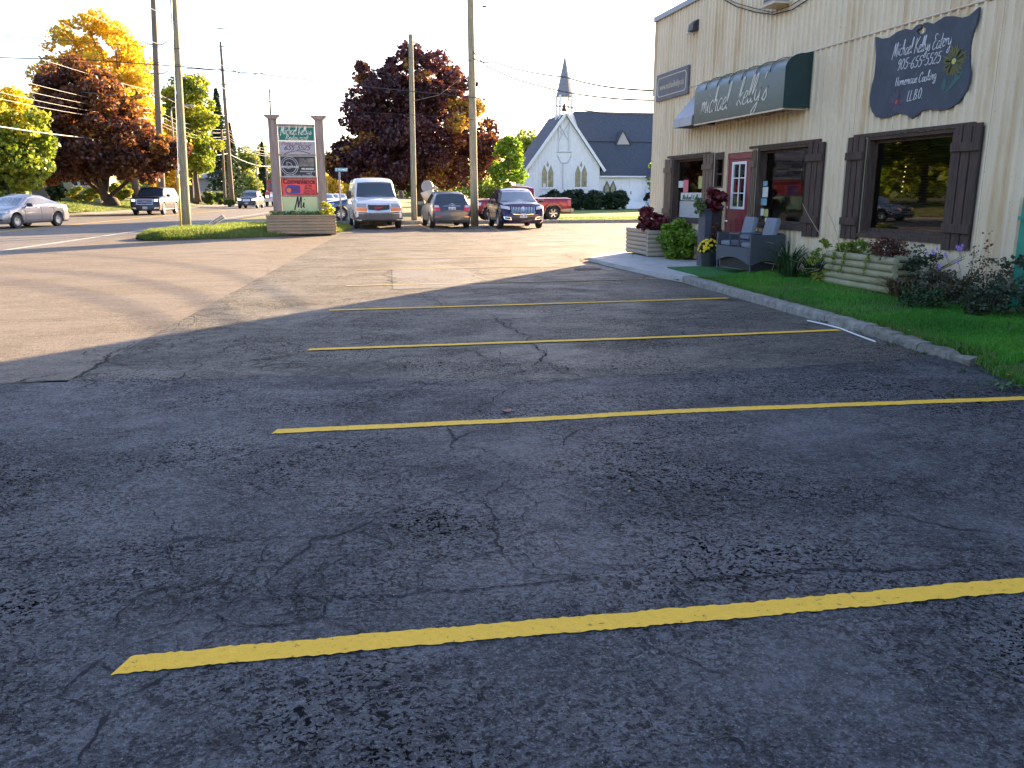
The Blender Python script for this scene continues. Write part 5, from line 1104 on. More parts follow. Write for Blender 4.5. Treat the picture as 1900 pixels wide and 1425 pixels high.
    def seams(s, ds, z0, zt):
        for d in ds:
            for sg in (1, -1): s.patch('door_seam', [(d - .008, z0), (d + .008, z0)], [(d - .008, zt), (d + .008, zt)], 1, sg, blackp, off=.003, nu=1, nv=6)
    def handles(s, ds, z, m):
        for d in ds:
            for sg in (1, -1): s.patch('door_handle', [(d, z), (d + .16, z)], [(d, z + .03), (d + .16, z + .03)], 1, sg, m, off=.02, nu=2, nv=1)
    def plate(s, z, sg=1, y=0., dx=.0):
        h, _ = s.cast((0, y, z), 0, sg); x = h.x if h else sg * s.L / 2
        o = MB().box((x + sg * (.025 + dx), y, z), (.02, .31, .155)).build('licence_plate', plate_m, s.t, local=True)
        mb = MB()
        for k in range(7):
            if k != 3: mb.box((x + sg * (.037 + dx), y - .11 + k * .036, z - .005), (.004, .022, .07))
        mb.build('plate_characters', mat('blue plate print', (.05, .1, .3), .6), o, local=True)
def bars(car, n, y0, y1, z0, z1, x, m, vert=False, t=.02, name='grille_bars'):
    mb = MB()
    for i in range(n):
        f = (i + .5) / n
        if vert: mb.box((x, y0 + (y1 - y0) * f, (z0 + z1) / 2), (.03, t, z1 - z0))
        else: mb.box((x, (y0 + y1) / 2, z0 + (z1 - z0) * f), (.03, y1 - y0, t))
    return mb.build(name, m, car.t, local=True)
FACE = R(-90)
# ---- white cargo van, front to camera
g = gnd(700, 425)
c = Car('cargo_van', 'white cargo van with amber lamps facing the camera beside the pylon sign', 'van', (g.x, g.y + 2.85, 0), FACE + R(2), 5.7, 2.05, [(0, .80), (.05, .98), (.35, 1.17), (1.25, 1.30), (1.95, 1.98), (2.3, 2.10), (3, 2.15), (5.4, 2.13), (5.62, 1.9), (5.7, 1.2)], [(0, .6), (.06, .9), (.35, 1.08), (1.25, 1.22), (2.0, 1.27), (5.7, 1.27)], [(0, .90), (.08, .96), (.4, .985), (1, 1), (5.5, 1), (5.7, .95)], (.95, 4.4), .37, paint('white van paint', (.72, .73, .74), 0, .35), zb=.30, roofw=.80)
c.patch('windscreen', [(-.84, 1.33), (-.4, 1.31), (.4, 1.31), (.84, 1.33)], [(-.73, 1.94), (-.3, 1.97), (.3, 1.97), (.73, 1.94)], 0, 1, carglass, nu=12, nv=8)
c.patch('dashboard_reflection', [(.0, 1.40), (.55, 1.40)], [(.1, 1.55), (.5, 1.52)], 0, 1, mat('interior reflection', (.12, .16, .13), .2), off=.007, nu=3, nv=2) if False else None
for q in (1, -1): c.patch('wiper', [(q * .1, 1.34), (q * .62, 1.37)], [(q * .1, 1.36), (q * .62, 1.39)], 0, 1, blackp, off=.012, nu=4, nv=1)
c.pair('headlight', [(.52, .88), (.92, .90)], [(.52, 1.06), (.90, 1.07)], mat('grey lamp lens', (.30, .30, .33), .15, coat=1.), off=.012); c.pair('indicator', [(.50, .74), (.93, .76)], [(.50, .865), (.93, .88)], amber, off=.014)
c.patch('grille_surround', [(-.50, .68), (.50, .68)], [(-.50, 1.05), (.50, 1.05)], 0, 1, M['chrome'], off=.012); c.patch('grille', [(-.45, .73), (.45, .73)], [(-.45, 1.00), (.45, 1.00)], 0, 1, blackp, off=.020)
mb = print_mb('GMC', .19, 1.25, 0, .012); place(mb, frame_m((2.97, 0, .86), (0, 1, 0), (0, 0, 1)))
h, _ = c.cast((0, 0, .87), 0, 1); mb = print_mb('GMC', .15, 1.1, 0, .004, .01); mb.v = [(h.x + .035 - v[1], v[0], v[2] + .87) for v in mb.v]; mb.build('badge', mat('red badge', (.55, .03, .04), .4), c.t, local=True)
c.patch('bumper', [(-1.0, .42), (-.5, .40), (.5, .40), (1.0, .42)], [(-1.0, .62), (-.5, .645), (.5, .645), (1.0, .62)], 0, 1, mat('dull bumper metal', (.07, .08, .10), .4, .3), off=.05, nu=12); c.patch('lower_valance', [(-.95, .30), (.95, .30)], [(-.98, .40), (.98, .40)], 0, 1, blackp, off=.02); c.patch('bumper_shelf', [(-.98, .655), (.98, .655)], [(-.97, .70), (.97, .70)], 0, 1, blackp, off=.02)
h, _ = c.cast((0, .6, 1.95), 0, 1); mb = print_mb('U-HAUL', .10, 1.3, 0, .004); h, _ = c.cast((0, 0, 2.01), 0, 1); mb.v = [(h.x + .03 - v[1], v[0], v[2] + 2.015) for v in mb.v]; mb.build('lettering', wht, c.t, local=True)
c.mirror(1.55, 1.38, blackp, (.16, .20, .34), .14); c.side('side_window', [(1.75, 1.32), (2.45, 1.32)], [(2.1, 1.85), (2.45, 1.88)], carglass); c.seams([1.35, 2.55], .45, 1.25)
# ---- dark hatchback, rear to camera
g = gnd(837, 424)
c = Car('hatchback', 'grey blue hatchback seen from behind between the van and the pale pole', 'car', (g.x + .02, g.y + 2.18, 0), R(90) + R(1), 4.36, 1.77, [(0, .60), (.1, .74), (1.0, .98), (1.9, 1.46), (2.4, 1.56), (3.5, 1.54), (3.95, 1.45), (4.25, 1.02), (4.36, .80)], [(0, .5), (.15, .68), (1.0, .92), (3.9, 1.02), (4.28, .96), (4.36, .7)], [(0, .8), (.3, .95), (1, 1), (3.7, 1), (4.2, .96), (4.36, .88)], (.88, 3.48), .32, paint('grey blue metallic paint', (.075, .09, .115), .5), zb=.24, roofw=.70)
c.patch('rear_window', [(-.58, 1.10), (.58, 1.10)], [(-.52, 1.40), (0, 1.42), (.52, 1.40)], 0, -1, carglass, nu=10, nv=5); c.pair('taillight', [(.50, .74), (.80, .74)], [(.55, .97), (.78, 1.0)], redl, sg=-1, off=.012); c.pair('reflector', [(.52, .47), (.74, .47)], [(.52, .52), (.74, .52)], redl, sg=-1)
c.pair('reverse_lamp', [(.56, .89), (.76, .89)], [(.58, .97), (.75, .99)], lensm, sg=-1, off=.016)
c.patch('tailgate_trim', [(-.38, .93), (.38, .93)], [(-.38, .955), (.38, .955)], 0, -1, satin, off=.015, nu=4, nv=1); c.plate(.83, -1); c.patch('lower_bumper', [(-.78, .24), (.78, .24)], [(-.80, .36), (.80, .36)], 0, -1, blackp, off=.01)
for z in (.72,): c.patch('tailgate_seam', [(-.62, z), (.62, z)], [(-.62, z + .012), (.62, z + .012)], 0, -1, blackp, off=.004, nv=1)
h, _ = c.cast((0, 0, 1.0), 0, -1); mb = MB(); 
for rr_, e in ((.07, 1.5), (.04, 1.)): mb.tube([(h.x - .02, rr_ * e * math.cos(a), 1.0 + rr_ * .8 * math.sin(a)) for a in np.linspace(0, 6.283, 17)], .008, 4, cap=False)
mb.build('badge', M['chrome'], c.t, local=True); c.mirror(1.45, 1.0, c.pm); c.side('side_window', [(1.35, 1.0), (2.3, 1.03), (3.3, 1.06)], [(1.95, 1.36), (2.5, 1.44), (3.3, 1.42)], carglass, nu=10)
MB().tube([(-1.45, 0, 1.54), (-1.5, 0, 1.72)], .006, 5).build('antenna', blackp, c.t, local=True); c.handles([2.2, 3.1], .88, satin); c.seams([2.35, 3.2], .34, 1.0)
# ---- dark blue crossover with toothed chrome grille
g = gnd(978, 425)
c = Car('crossover_suv', 'dark blue crossover with wide toothed chrome grille facing the camera', 'car', (g.x - .05, g.y + 2.35, 0), FACE - R(3), 4.74, 1.95, [(0, .68), (.06, .90), (.3, 1.03), (1.2, 1.13), (2.05, 1.60), (2.5, 1.68), (3.6, 1.67), (4.3, 1.56), (4.62, 1.1), (4.74, .85)], [(0, .55), (.08, .8), (.3, .94), (1.2, 1.04), (4.3, 1.12), (4.65, 1.0), (4.74, .7)], [(0, .84), (.1, .92), (.4, .98), (1, 1), (4.2, 1), (4.74, .88)], (.93, 3.76), .37, paint('midnight blue paint', (.020, .012, .050), .3, .25), zb=.24, roofw=.72, spokes=7)
c.patch('windscreen', [(-.76, 1.16), (0, 1.15), (.76, 1.16)], [(-.60, 1.57), (0, 1.60), (.60, 1.57)], 0, 1, carglass_l, nu=12, nv=6)
for q in (1, -1):
    c.patch('grille', [(q * .03, .66), (q * .20, .62), (q * .46, .64)], [(q * .04, .90), (q * .3, .93), (q * .52, .94)], 0, 1, blackp, off=.010)
    for i in range(7): 
        y = q * (.07 + .068 * i); c.patch('grille_tooth', [(y - .013, .655 + .0 * i), (y + .013, .655)], [(y - .013 + q * .01, .905 + .002 * i), (y + .013 + q * .01, .905 + .002 * i)], 0, 1, M['chrome'], off=.03, nu=1, nv=3)
    c.patch('grille_rim', [(q * .03, .63), (q * .20, .60), (q * .46, .62), (q * .56, .7)], [(q * .03, .65), (q * .20, .62), (q * .45, .64), (q * .54, .71)], 0, 1, M['chrome'], off=.02, nu=8, nv=1)
    c.patch('fog_surround', [(q * .50, .38), (q * .80, .42)], [(q * .54, .50), (q * .84, .53)], 0, 1, M['chrome'], off=.012, nu=4, nv=2); c.patch('fog_lamp', [(q * .54, .40), (q * .78, .435)], [(q * .57, .48), (q * .80, .51)], 0, 1, blackp, off=.02, nu=4, nv=2)
c.pair('headlight', [(.56, .80), (.90, .86)], [(.57, .92), (.90, .98)], lensm, off=.012); c.patch('lower_grille', [(-.46, .40), (.46, .40)], [(-.50, .50), (.50, .50)], 0, 1, blackp, off=.01); c.plate(.56, 1, .0, .02)
c.patch('badge', [(-.035, .68), (.035, .68)], [(-.05, .92), (.05, .92)], 0, 1, satin, off=.036, nu=1, nv=3); c.mirror(1.6, 1.12, c.pm); c.side('side_window', [(1.55, 1.13), (2.5, 1.15), (4.1, 1.22)], [(2.15, 1.48), (2.7, 1.56), (3.9, 1.50)], carglass, nu=12); c.seams([1.55, 2.6, 3.55], .4, 1.12); c.handles([2.35, 3.3], .98, satin)
# ---- maroon pickup behind, side on, nose to the left
g = dep(905.6, 408, 45.8); L = 5.45
c = Car('pickup_truck', 'maroon pickup truck with beige lower trim parked crosswise behind the other cars', 'pickup truck', (g.x + L / 2 - .92, 45.8, 0), R(180), L, 1.98, [(0, .75), (.06, 1.02), (.4, 1.12), (1.3, 1.2), (1.95, 1.78), (2.4, 1.84), (3.05, 1.83), (3.35, 1.76), (3.38, 1.22), (5.38, 1.22), (5.45, 1.18)], [(0, .6), (.08, .95), (.4, 1.05), (1.3, 1.14), (3.4, 1.19), (5.45, 1.19)], [(0, .88), (.1, .94), (.5, .99), (1, 1), (5.2, 1), (5.45, .97)], (.92, 4.42), .40, paint('maroon pickup paint', (.22, .022, .045), .3, .28), zb=.40, roofw=.76, spokes=6)
c.side('side_window', [(1.45, 1.2), (2.2, 1.22), (3.15, 1.24)], [(1.95, 1.66), (2.4, 1.73), (3.1, 1.72)], carglass, nu=10); beige = mat('beige body trim', (.45, .36, .26), .5)
c.side('lower_trim', [(1.42, .42), (3.9, .42)], [(1.42, .60), (3.9, .60)], beige, nu=10); c.side('lower_trim', [(4.93, .45), (5.42, .50)], [(4.93, .62), (5.42, .66)], beige, nu=4)
for wx in (.92, 4.42):
    for sg in (1, -1):
        lo = [(wx + .47 * math.cos(a), .40 + .47 * math.sin(a)) for a in np.linspace(math.pi * 1.0, 0, 9)]; hi = [(wx + .54 * math.cos(a), .40 + .55 * math.sin(a)) for a in np.linspace(math.pi * 1.0, 0, 9)]
        c.patch('wheel_arch_trim', lo, hi, 1, sg, beige, off=.015, nu=16, nv=1)
c.side('taillight', [(5.24, .80), (5.42, .80)], [(5.24, 1.13), (5.42, 1.13)], redl, nu=2); mb = MB(); mb.box((-L / 2 - .07, 0, .56), (.16, 1.9, .18), bev=.03); mb.build('rear_bumper', beige, c.t, local=True)
mb = MB(); mb.box((L / 2 + .06, 0, .58), (.16, 1.9, .26), bev=.04); mb.build('front_bumper', M['white'], c.t, local=True); c.mirror(1.75, 1.25, blackp); c.seams([1.4, 2.55, 3.38], .5, 1.18); c.handles([2.2, 3.0], 1.02, satin)
c.side('headlight', [(.05, .82), (.35, .84)], [(.08, .98), (.38, 1.0)], lensm, nu=3); c.patch('cargo_bed', [(0, 0), (0, 0)], [(0, 0), (0, 0)], 1, 1, interior) if False else None
# ---- blue grey crossover poking out between sign and van, nose to the left
g = dep(633, 404, 48.5); L = 4.2
c = Car('crossover_suv', 'blue grey crossover nose showing between the pylon sign and the white van', 'car', (g.x + L / 2 - .93, 48.5, 0), R(180), L, 1.93, [(0, .70), (.06, .92), (.3, 1.02), (1.2, 1.14), (2.1, 1.60), (2.6, 1.70), (3.4, 1.64), (3.9, 1.4), (4.2, .95)], [(0, .55), (.08, .8), (.3, .94), (1.2, 1.05), (3.9, 1.12), (4.2, .8)], [(0, .8), (.1, .9), (.4, .97), (1, 1), (3.8, 1), (4.2, .88)], (.93, 3.4), .38, paint('blue grey metallic paint', (.07, .10, .17), .5, .28), zb=.26, spokes=10)
c.side('side_window', [(1.55, 1.14), (2.5, 1.16), (3.7, 1.2)], [(2.1, 1.5), (2.7, 1.57), (3.4, 1.52)], carglass, nu=12); c.side('headlight', [(.06, .76), (.55, .86)], [(.12, .88), (.6, .96)], lensm, nu=5); c.side('fog_lamp', [(.04, .42), (.25, .46)], [(.08, .5), (.28, .56)], satin, nu=3); c.seams([1.5, 2.6, 3.6], .42, 1.1); c.mirror(1.6, 1.14, c.pm); c.handles([2.3, 3.3], .98, satin)
# ---- black SUV driving towards the camera
g = gnd(272, 399.5); ang = math.atan2(-1, -.07)
c = Car('large_suv', 'black full size SUV with big chrome grille driving up the street', 'car', (g.x + .15, g.y + 2.8, 0), ang, 5.6, 2.06, [(0, .85), (.05, 1.10), (.3, 1.22), (1.35, 1.30), (2.05, 1.82), (2.4, 1.90), (5.0, 1.88), (5.4, 1.75), (5.55, 1.2), (5.6, .9)], [(0, .7), (.06, 1.0), (.3, 1.14), (1.35, 1.22), (5.5, 1.24), (5.6, .8)], [(0, .9), (.1, .95), (.4, .99), (5.3, 1), (5.6, .95)], (1.0, 4.3), .41, paint('black suv paint', (.016, .015, .03), .1, .3), zb=.28, roofw=.78, spokes=6)
c.patch('windscreen', [(-.82, 1.33), (0, 1.32), (.82, 1.33)], [(-.68, 1.78), (0, 1.80), (.68, 1.78)], 0, 1, carglass, nu=10, nv=6); c.patch('grille', [(-.55, .72), (.55, .72)], [(-.56, 1.10), (.56, 1.10)], 0, 1, mat('grille chrome', (.35, .35, .37), .3, .9), off=.02); 
for z in (.80, .91, 1.02): c.patch('grille_slot', [(-.48, z - .035), (.48, z - .035)], [(-.48, z + .035), (.48, z + .035)], 0, 1, blackp, off=.03, nv=1)
c.patch('badge', [(-.14, .88), (.14, .88)], [(-.14, .97), (.14, .97)], 0, 1, redl, off=.045, nv=1)
c.pair('headlight', [(.62, .92), (.86, .93)], [(.62, 1.08), (.86, 1.08)], litlamp, off=.015); c.pair('fog_lamp', [(.58, .42), (.90, .44)], [(.60, .52), (.90, .54)], satin, off=.015); c.plate(.50)
c.mirror(1.75, 1.28, blackp, (.14, .26, .2)); c.side('side_window', [(1.8, 1.28), (3.0, 1.29), (5.1, 1.30)], [(2.25, 1.72), (3.2, 1.77), (4.9, 1.74)], carglass, nu=12); c.seams([1.8, 2.9, 3.9], .5, 1.24); c.handles([2.6, 3.6], 1.08, satin); c.side('lower_trim', [(1.5, .34), (3.75, .34)], [(1.5, .42), (3.75, .42)], satin, nu=6)
# ---- silver sedan at the left edge
f = gnd(58, 423.2); r_ = gnd(103, 418.8); L = 4.5; d_ = Vector((-.09, -1, 0)).normalized()
mid = Vector((f.x - .82 + .1, f.y + 1.15, 0)); ang = math.atan2(d_.y, d_.x) - R(14)
c = Car('sedan', 'silver sedan with a lit amber turn signal at the left edge of the street', 'car', (mid.x, mid.y, 0), ang, L, 1.76, [(0, .58), (.06, .70), (.5, .84), (1.15, .98), (1.9, 1.34), (2.3, 1.43), (2.9, 1.40), (3.8, 1.08), (4.35, 1.02), (4.5, .75)], [(0, .45), (.1, .6), (.5, .78), (1.15, .90), (3.8, 1.0), (4.4, .95), (4.5, .6)], [(0, .8), (.1, .9), (.5, .98), (1, 1), (4, 1), (4.5, .88)], (.86, 3.56), .315, paint('silver car paint', (.30, .30, .33), .6, .34), zb=.20, roofw=.70, wheelm=mat('silver hubcap', (.4, .41, .42), .4, .5), spokes=14)
c.patch('windscreen', [(-.72, .98), (0, .97), (.72, .98)], [(-.55, 1.32), (0, 1.35), (.55, 1.32)], 0, 1, carglass_l, nu=10, nv=6); c.side('side_window', [(1.5, .98), (2.4, 1.0), (3.5, 1.07)], [(1.95, 1.25), (2.45, 1.32), (3.2, 1.20)], carglass, nu=12)
c.pair('headlight', [(.48, .60), (.80, .66)], [(.50, .70), (.80, .78)], lensm, off=.012); c.pair('indicator', [(.42, .59), (.58, .62)], [(.44, .69), (.58, .71)], ambl, off=.02); c.patch('grille', [(-.40, .57), (.40, .57)], [(-.42, .65), (.42, .65)], 0, 1, blackp, off=.012); c.patch('lower_grille', [(-.45, .26), (.45, .26)], [(-.40, .38), (.40, .38)], 0, 1, blackp, off=.012)
c.pair('fog_recess', [(.55, .30), (.78, .34)], [(.56, .40), (.76, .42)], blackp, off=.01); c.plate(.46); c.mirror(1.55, .95, mat('dark mirror', (.03, .03, .06), .3)); c.seams([1.4, 2.45, 3.3], .32, .95); c.handles([2.2, 3.1], .86, satin); c.side('sill_line', [(1.3, .33), (3.1, .33)], [(1.3, .35), (3.1, .35)], blackp, nu=6, nv=1)
# ---- distant SUV
g = gnd(455, 387); c = Car('suv', 'small distant dark SUV with bright headlamps coming along the street', 'car', (g.x + .4, g.y + 2.3, 0), math.atan2(-1, -.10), 4.7, 1.92, [(0, .7), (.06, .95), (.3, 1.04), (1.3, 1.14), (2.05, 1.62), (2.5, 1.72), (3.8, 1.70), (4.5, 1.3), (4.7, .9)], [(0, .6), (.08, .85), (.3, .96), (1.3, 1.06), (4.7, 1.05)], [(0, .86), (.1, .93), (.4, .98), (4.3, 1), (4.7, .9)], (.9, 3.7), .37, paint('dark brown suv paint', (.05, .045, .055), .4), zb=.26, roofw=.74)
c.patch('windscreen', [(-.76, 1.16), (.76, 1.16)], [(-.62, 1.60), (.62, 1.60)], 0, 1, carglass, nu=8); c.patch('grille', [(-.36, .68), (.36, .68)], [(-.36, .90), (.36, .90)], 0, 1, satin, off=.02); c.pair('headlight', [(.5, .76), (.86, .78)], [(.5, .93), (.86, .95)], litlamp, off=.015); c.plate(.5); c.side('side_window', [(1.6, 1.12), (4.2, 1.2)], [(2.15, 1.54), (4.0, 1.5)], carglass); c.mirror(1.6, 1.12, blackp)
# ---- distant red truck cab
a = dep(507, 384, 98); L = 6.
c = Car('red_truck', 'distant red and white truck half hidden behind the pylon sign', 'truck', (a.x + .6, 101, 0), math.atan2(-1, -.12), L, 2.4, [(0, 1.2), (.05, 1.65), (1.3, 1.85), (1.5, 2.7), (1.8, 3.0), (5.9, 3.05), (6, 2.4)], [(0, 1.0), (.1, 1.5), (1.3, 1.7), (6, 1.8)], [(0, .85), (.2, .92), (1.5, 1), (6, 1)], (.9, 4.6), .52, paint('red truck paint', (.45, .05, .03), .2), zb=.55, roofw=.85)
c.patch('windscreen', [(-.9, 1.95), (.9, 1.95)], [(-.85, 2.6), (.85, 2.6)], 0, 1, carglass, nu=6); c.patch('grille', [(-.5, .9), (.5, .9)], [(-.5, 1.6), (.5, 1.6)], 0, 1, M['chrome'], off=.03); c.pair('headlight', [(.65, 1.0), (1.0, 1.0)], [(.65, 1.25), (1.0, 1.25)], litlamp, off=.02); mb = MB().box((L / 2 + .1, 0, .72), (.25, 2.4, .36), bev=.04); mb.build('bumper', M['white'], c.t, local=True)
# ---- parked far cars seen over the crossover's bonnet
base = None
for i, (px, lab) in enumerate(((606, 'leftmost pale far parked car seen beyond the blue grey crossover'), (617, 'middle pale far parked car seen beyond the blue grey crossover'), (630, 'rightmost pale far parked car seen beyond the blue grey crossover'))):
    a = dep(px, 385, 86 + i * 5)
    if base is None:
        c = Car('parked_car', lab, 'car', (a.x, a.y, 0), R(-80), 4.4, 1.75, [(0, .6), (.1, .8), (1.1, .98), (1.9, 1.4), (3, 1.42), (4.2, 1.0), (4.4, .8)], [(0, .5), (.1, .7), (1.1, .9), (4.4, .95)], [(0, .85), (.3, .96), (4, 1), (4.4, .9)], (.85, 3.5), .32, paint('pale far paint', (.5, .5, .48), .3), zb=.22)
        c.patch('windscreen', [(-.72, 1.0), (.72, 1.0)], [(-.56, 1.36), (.56, 1.36)], 0, 1, carglass_l, nu=6); c.side('side_window', [(1.5, 1.0), (3.8, 1.02)], [(2.0, 1.33), (3.2, 1.33)], carglass); base = c.t
    else: d = dup_tree(base); d.location = (a.x, a.y, 0); d['label'] = lab
    (base if i == 0 else d)['group'] = 'far parked cars'
# ================================================================== CHURCH
cw = mat('white painted boards', (.86, .86, .86), .6, var=.06, vscale=3); roofm = mat('blue grey slate shingles', (.07, .08, .10), .8, var=.35, vscale=5, bump=.6, bscale=8, stretch=(1, 1, 4)); spirem = mat('grey spire cladding', (.24, .24, .26), .7, var=.2); stain = mat('old church glass', (.30, .27, .16), .25, var=.4, vscale=3)
YF = 75.
ch = thing('church', 'white wooden gothic church with slate roof, pointed windows and an open bell spire', 'church', (dep(1050, 388, YF).x, YF, .05))
pt = lambda px, py, Y=YF: dep(px, py, Y)
xL, xR = pt(982, 300).x, pt(1113, 300).x; xm_ = (xL + xR) / 2; ze = pt(1115, 309).z; zp = pt(1049, 213).z; zbse = .0; YB = 80.7
MB().prism([(xL, zbse), (xR, zbse), (xR, ze), (xm_, zp), (xL, ze)], 1, YF, YB).build('wall', cw, ch)
def slab(pts, t, m, name, par):
    P = [Vector(p) for p in pts]; n = (P[1] - P[0]).cross(P[2] - P[0]).normalized(); n = n if n.z > 0 else -n; k = len(P); mb = MB(); mb.add(P + [p + n * t for p in P], [tuple(range(k)), tuple(reversed(range(k, 2 * k)))] + [(i, (i + 1) % k, (i + 1) % k + k, i + k) for i in range(k)]); return mb.build(name, m, par)
dz = (zp - ze) / (xm_ - xL); o_ = .28
for s, xe in ((-1, xL), (1, xR)):
    slab([(xm_, YF - .3, zp + .03), (xe + s * o_, YF - .3, ze - o_ * dz + .03), (xe + s * o_, YB, ze - o_ * dz + .03), (xm_, YB, zp + .03)], .12, roofm, 'roof', ch)
    slab([(xm_, YF - .37, zp - .05), (xe + s * (o_ + .05), YF - .37, ze - (o_ + .05) * dz - .05), (xe + s * (o_ + .05), YF - .31, ze - (o_ + .05) * dz - .05), (xm_, YF - .31, zp - .05)], .24, cw, 'bargeboard', ch)
mb = MB(); x = xL + .3
while x < xR - .1:
    zt = ze + (x - xL) * dz if x < xm_ else ze + (xR - x) * dz; mb.span((x - .025, YF - .035, .3), (x + .025, YF - .001, zt - .1)); x += .30
mb.build('battens', cw, ch, kind='stuff')
def gothic(px0, px1, py0, py1, Y, par, pairw=True):
    a, b = pt(px0, py0, Y), pt(px1, py1, Y); x0, x1, z1, z0 = a.x, b.x, a.z, b.z; xm2 = (x0 + x1) / 2; h = (x1 - x0) * (1. if pairw else 1.3)
    f = MB().prism([(x0 - .12, z0 - .1), (x1 + .12, z0 - .1), (x1 + .12, z1 - h), (xm2, z1 + .15), (x0 - .12, z1 - h)], 1, Y - .09, Y - .04).build('window', cw if pairw else mat('dark window trim', (.08, .09, .1), .6), par)
    ws_ = [(x0, xm2 - .05), (xm2 + .05, x1)] if pairw else [(x0, x1)]
    for (u, v) in ws_: m_ = (u + v) / 2; MB().prism([(u, z0), (v, z0), (v, z1 - h * .95), (m_, z1 - h * .35 if pairw else z1), (u, z1 - h * .95)], 1, Y - .11, Y - .091).build('pane', stain, f)
    if pairw: MB().prism([(xm2 - .12, z1 - h * .35), (xm2, z1 - h * .55), (xm2 + .12, z1 - h * .35), (xm2, z1 - .05)], 1, Y - .11, Y - .091).build('pane', stain, f)
    MB().span((x0 - .2, Y - .14, z0 - .2), (x1 + .2, Y - .02, z0 - .11)).build('sill', cw, f); return f
gothic(1005, 1026, 298, 347, YF, ch); gothic(1067, 1088, 298, 347, YF, ch)
MB().span((pt(1007, 340).x, YF - .125, pt(1, 347).z), (pt(1012, 340).x, YF - .112, pt(1, 338).z)).build('window_paper', M['white'], ch)
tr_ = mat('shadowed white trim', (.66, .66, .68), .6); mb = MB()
def lin(a, b, t=.05): mb.tube([pt(*a) - Vector((0, .06, 0)), pt(*b) - Vector((0, .06, 0))], t, 4)
for a, b in (((1036, 226), (1036, 282)), ((1055, 226), (1055, 280)), ((1033, 282), (1061, 282)), ((1034, 288), (1041, 302)), ((1060, 288), (1053, 302)), ((1041, 302), (1053, 302)), ((1044, 302), (1044, 352)), ((1041, 242), (1041, 250)), ((1053, 242), (1053, 250)), ((1036, 228), (1055, 262)), ((1055, 228), (1036, 262))): lin(a, b)
mb.build('gable_tracery', tr_, ch)
# bell spire
xs0, xs1 = pt(1037, 200, 76.2).x, pt(1059, 200, 76.2).x; zs0, zs1, zap = pt(1049, 219, 76.2).z, pt(1049, 177, 76.2).z, pt(1050, 102, 76.2).z; xc = (xs0 + xs1) / 2; hw = (xs1 - xs0) / 2; yc = 76.4
bl = None; mb = MB()
for sx in (-1, 1):
    for sy in (-1, 1): mb.span((xc + sx * hw - .09, yc + sy * hw - .09, zs0 - .9), (xc + sx * hw + .09, yc + sy * hw + .09, zs1))
bl = mb.build('belfry', cw, ch); mb = MB()
for sx in (-1, 1):
    for sy in (-1, 1): mb.tube([(xc + sx * hw, yc + sy * hw, zs1 - .7), (xc + sx * hw * .2, yc + sy * hw, zs1 - .1)], .05, 5)
mb.build('brace', cw, bl); MB().lathe([(0, .35), (.10, .33), (.17, .1), (.24, -.12), (.32, -.25), (0, -.24)], (xc, yc, pt(1047, 200, 76.4).z), 14).build('bell', mat('bronze bell', (.10, .07, .04), .5, .5), bl); MB().tube([(xc - hw, yc, pt(1047, 192, 76.4).z), (xc + hw, yc, pt(1047, 192, 76.4).z)], .05, 6).build('bell_yoke', tr_, bl)
mb = MB(); r0 = hw * 1.28; pr = [(r0 * 1.06, -.08), (r0, .0), (r0 * .62, (zap - zs1) * .38), (.03, zap - zs1)]
V = []; 
for (r_, z) in pr:
    for k in range(8): a = 2 * math.pi * (k + .5) / 8; V.append((xc + r_ * 1.05 * math.cos(a), yc + r_ * 1.05 * math.sin(a), zs1 + z))
mb.add(V, [(i * 8 + k, i * 8 + (k + 1) % 8, (i + 1) * 8 + (k + 1) % 8, (i + 1) * 8 + k) for i in range(3) for k in range(8)] + [tuple(range(8))]); mb.build('spire', spirem, ch)
# nave to the right, ridge along x
x1_ = pt(1064, 212, 81).x; x2_ = pt(1330, 212, 81).x; zr = pt(1100, 211, 81).z; zk = pt(1100, 264, 78).z; zl = pt(1150, 327, 75.4).z; xa = xR + .02; xb_ = pt(1199, 328, 75.4).x
MB().prism([(75.6, 0), (86.4, 0), (86.4, zl), (81, zr - .15), (78, zk - .15), (75.6, zl)], 0, xm_ + .6, x2_).build('nave_wall', cw, ch)
slab([(x1_, 81, zr), (x2_, 81, zr), (x2_, 77.9, zk), (x1_, 77.9, zk)], .14, roofm, 'roof', ch); slab([(x1_, 81, zr), (x2_, 81, zr), (x2_, 86.8, zl), (x1_, 86.8, zl)], .14, roofm, 'roof', ch)
slab([(xR - 1.8, 78.05, zk + .03), (pt(1217, 264, 78).x + 4, 78.05, zk + .03), (xb_, 75.25, zl - .02), (xR + .25, 75.25, zl - .02)], .12, roofm, 'roof', ch)
MB().span((xR + .1, 75.16, zl - .1), (xb_ + .1, 75.24, zl + .03)).build('gutter', cw, ch)
MB().span((xR - 2, 80.9, zr + .12), (x2_, 81.1, zr + .2)).build('ridge_cap', spirem, ch)
mb = MB(); x = xR + .25
while x < x2_: mb.span((x - .025, 75.565, .1), (x + .025, 75.599, zl - .1)); x += .30
mb.build('battens', cw, ch, kind='stuff')
gothic(1122, 1129, 338, 357, 75.6, ch, False); gothic(1133.5, 1140.5, 338, 357, 75.6, ch, False)
d0, d1 = pt(1144.5, 268, 77.6), pt(1168.6, 268, 77.6); pk = pt(1155.8, 243.5, 77.6); MB().prism([(d0.x, d0.z), (d1.x, d1.z), (pk.x, pk.z)], 1, 77.6, 77.75).build('dormer', mat('cream dormer boards', (.5, .47, .42), .6), ch)
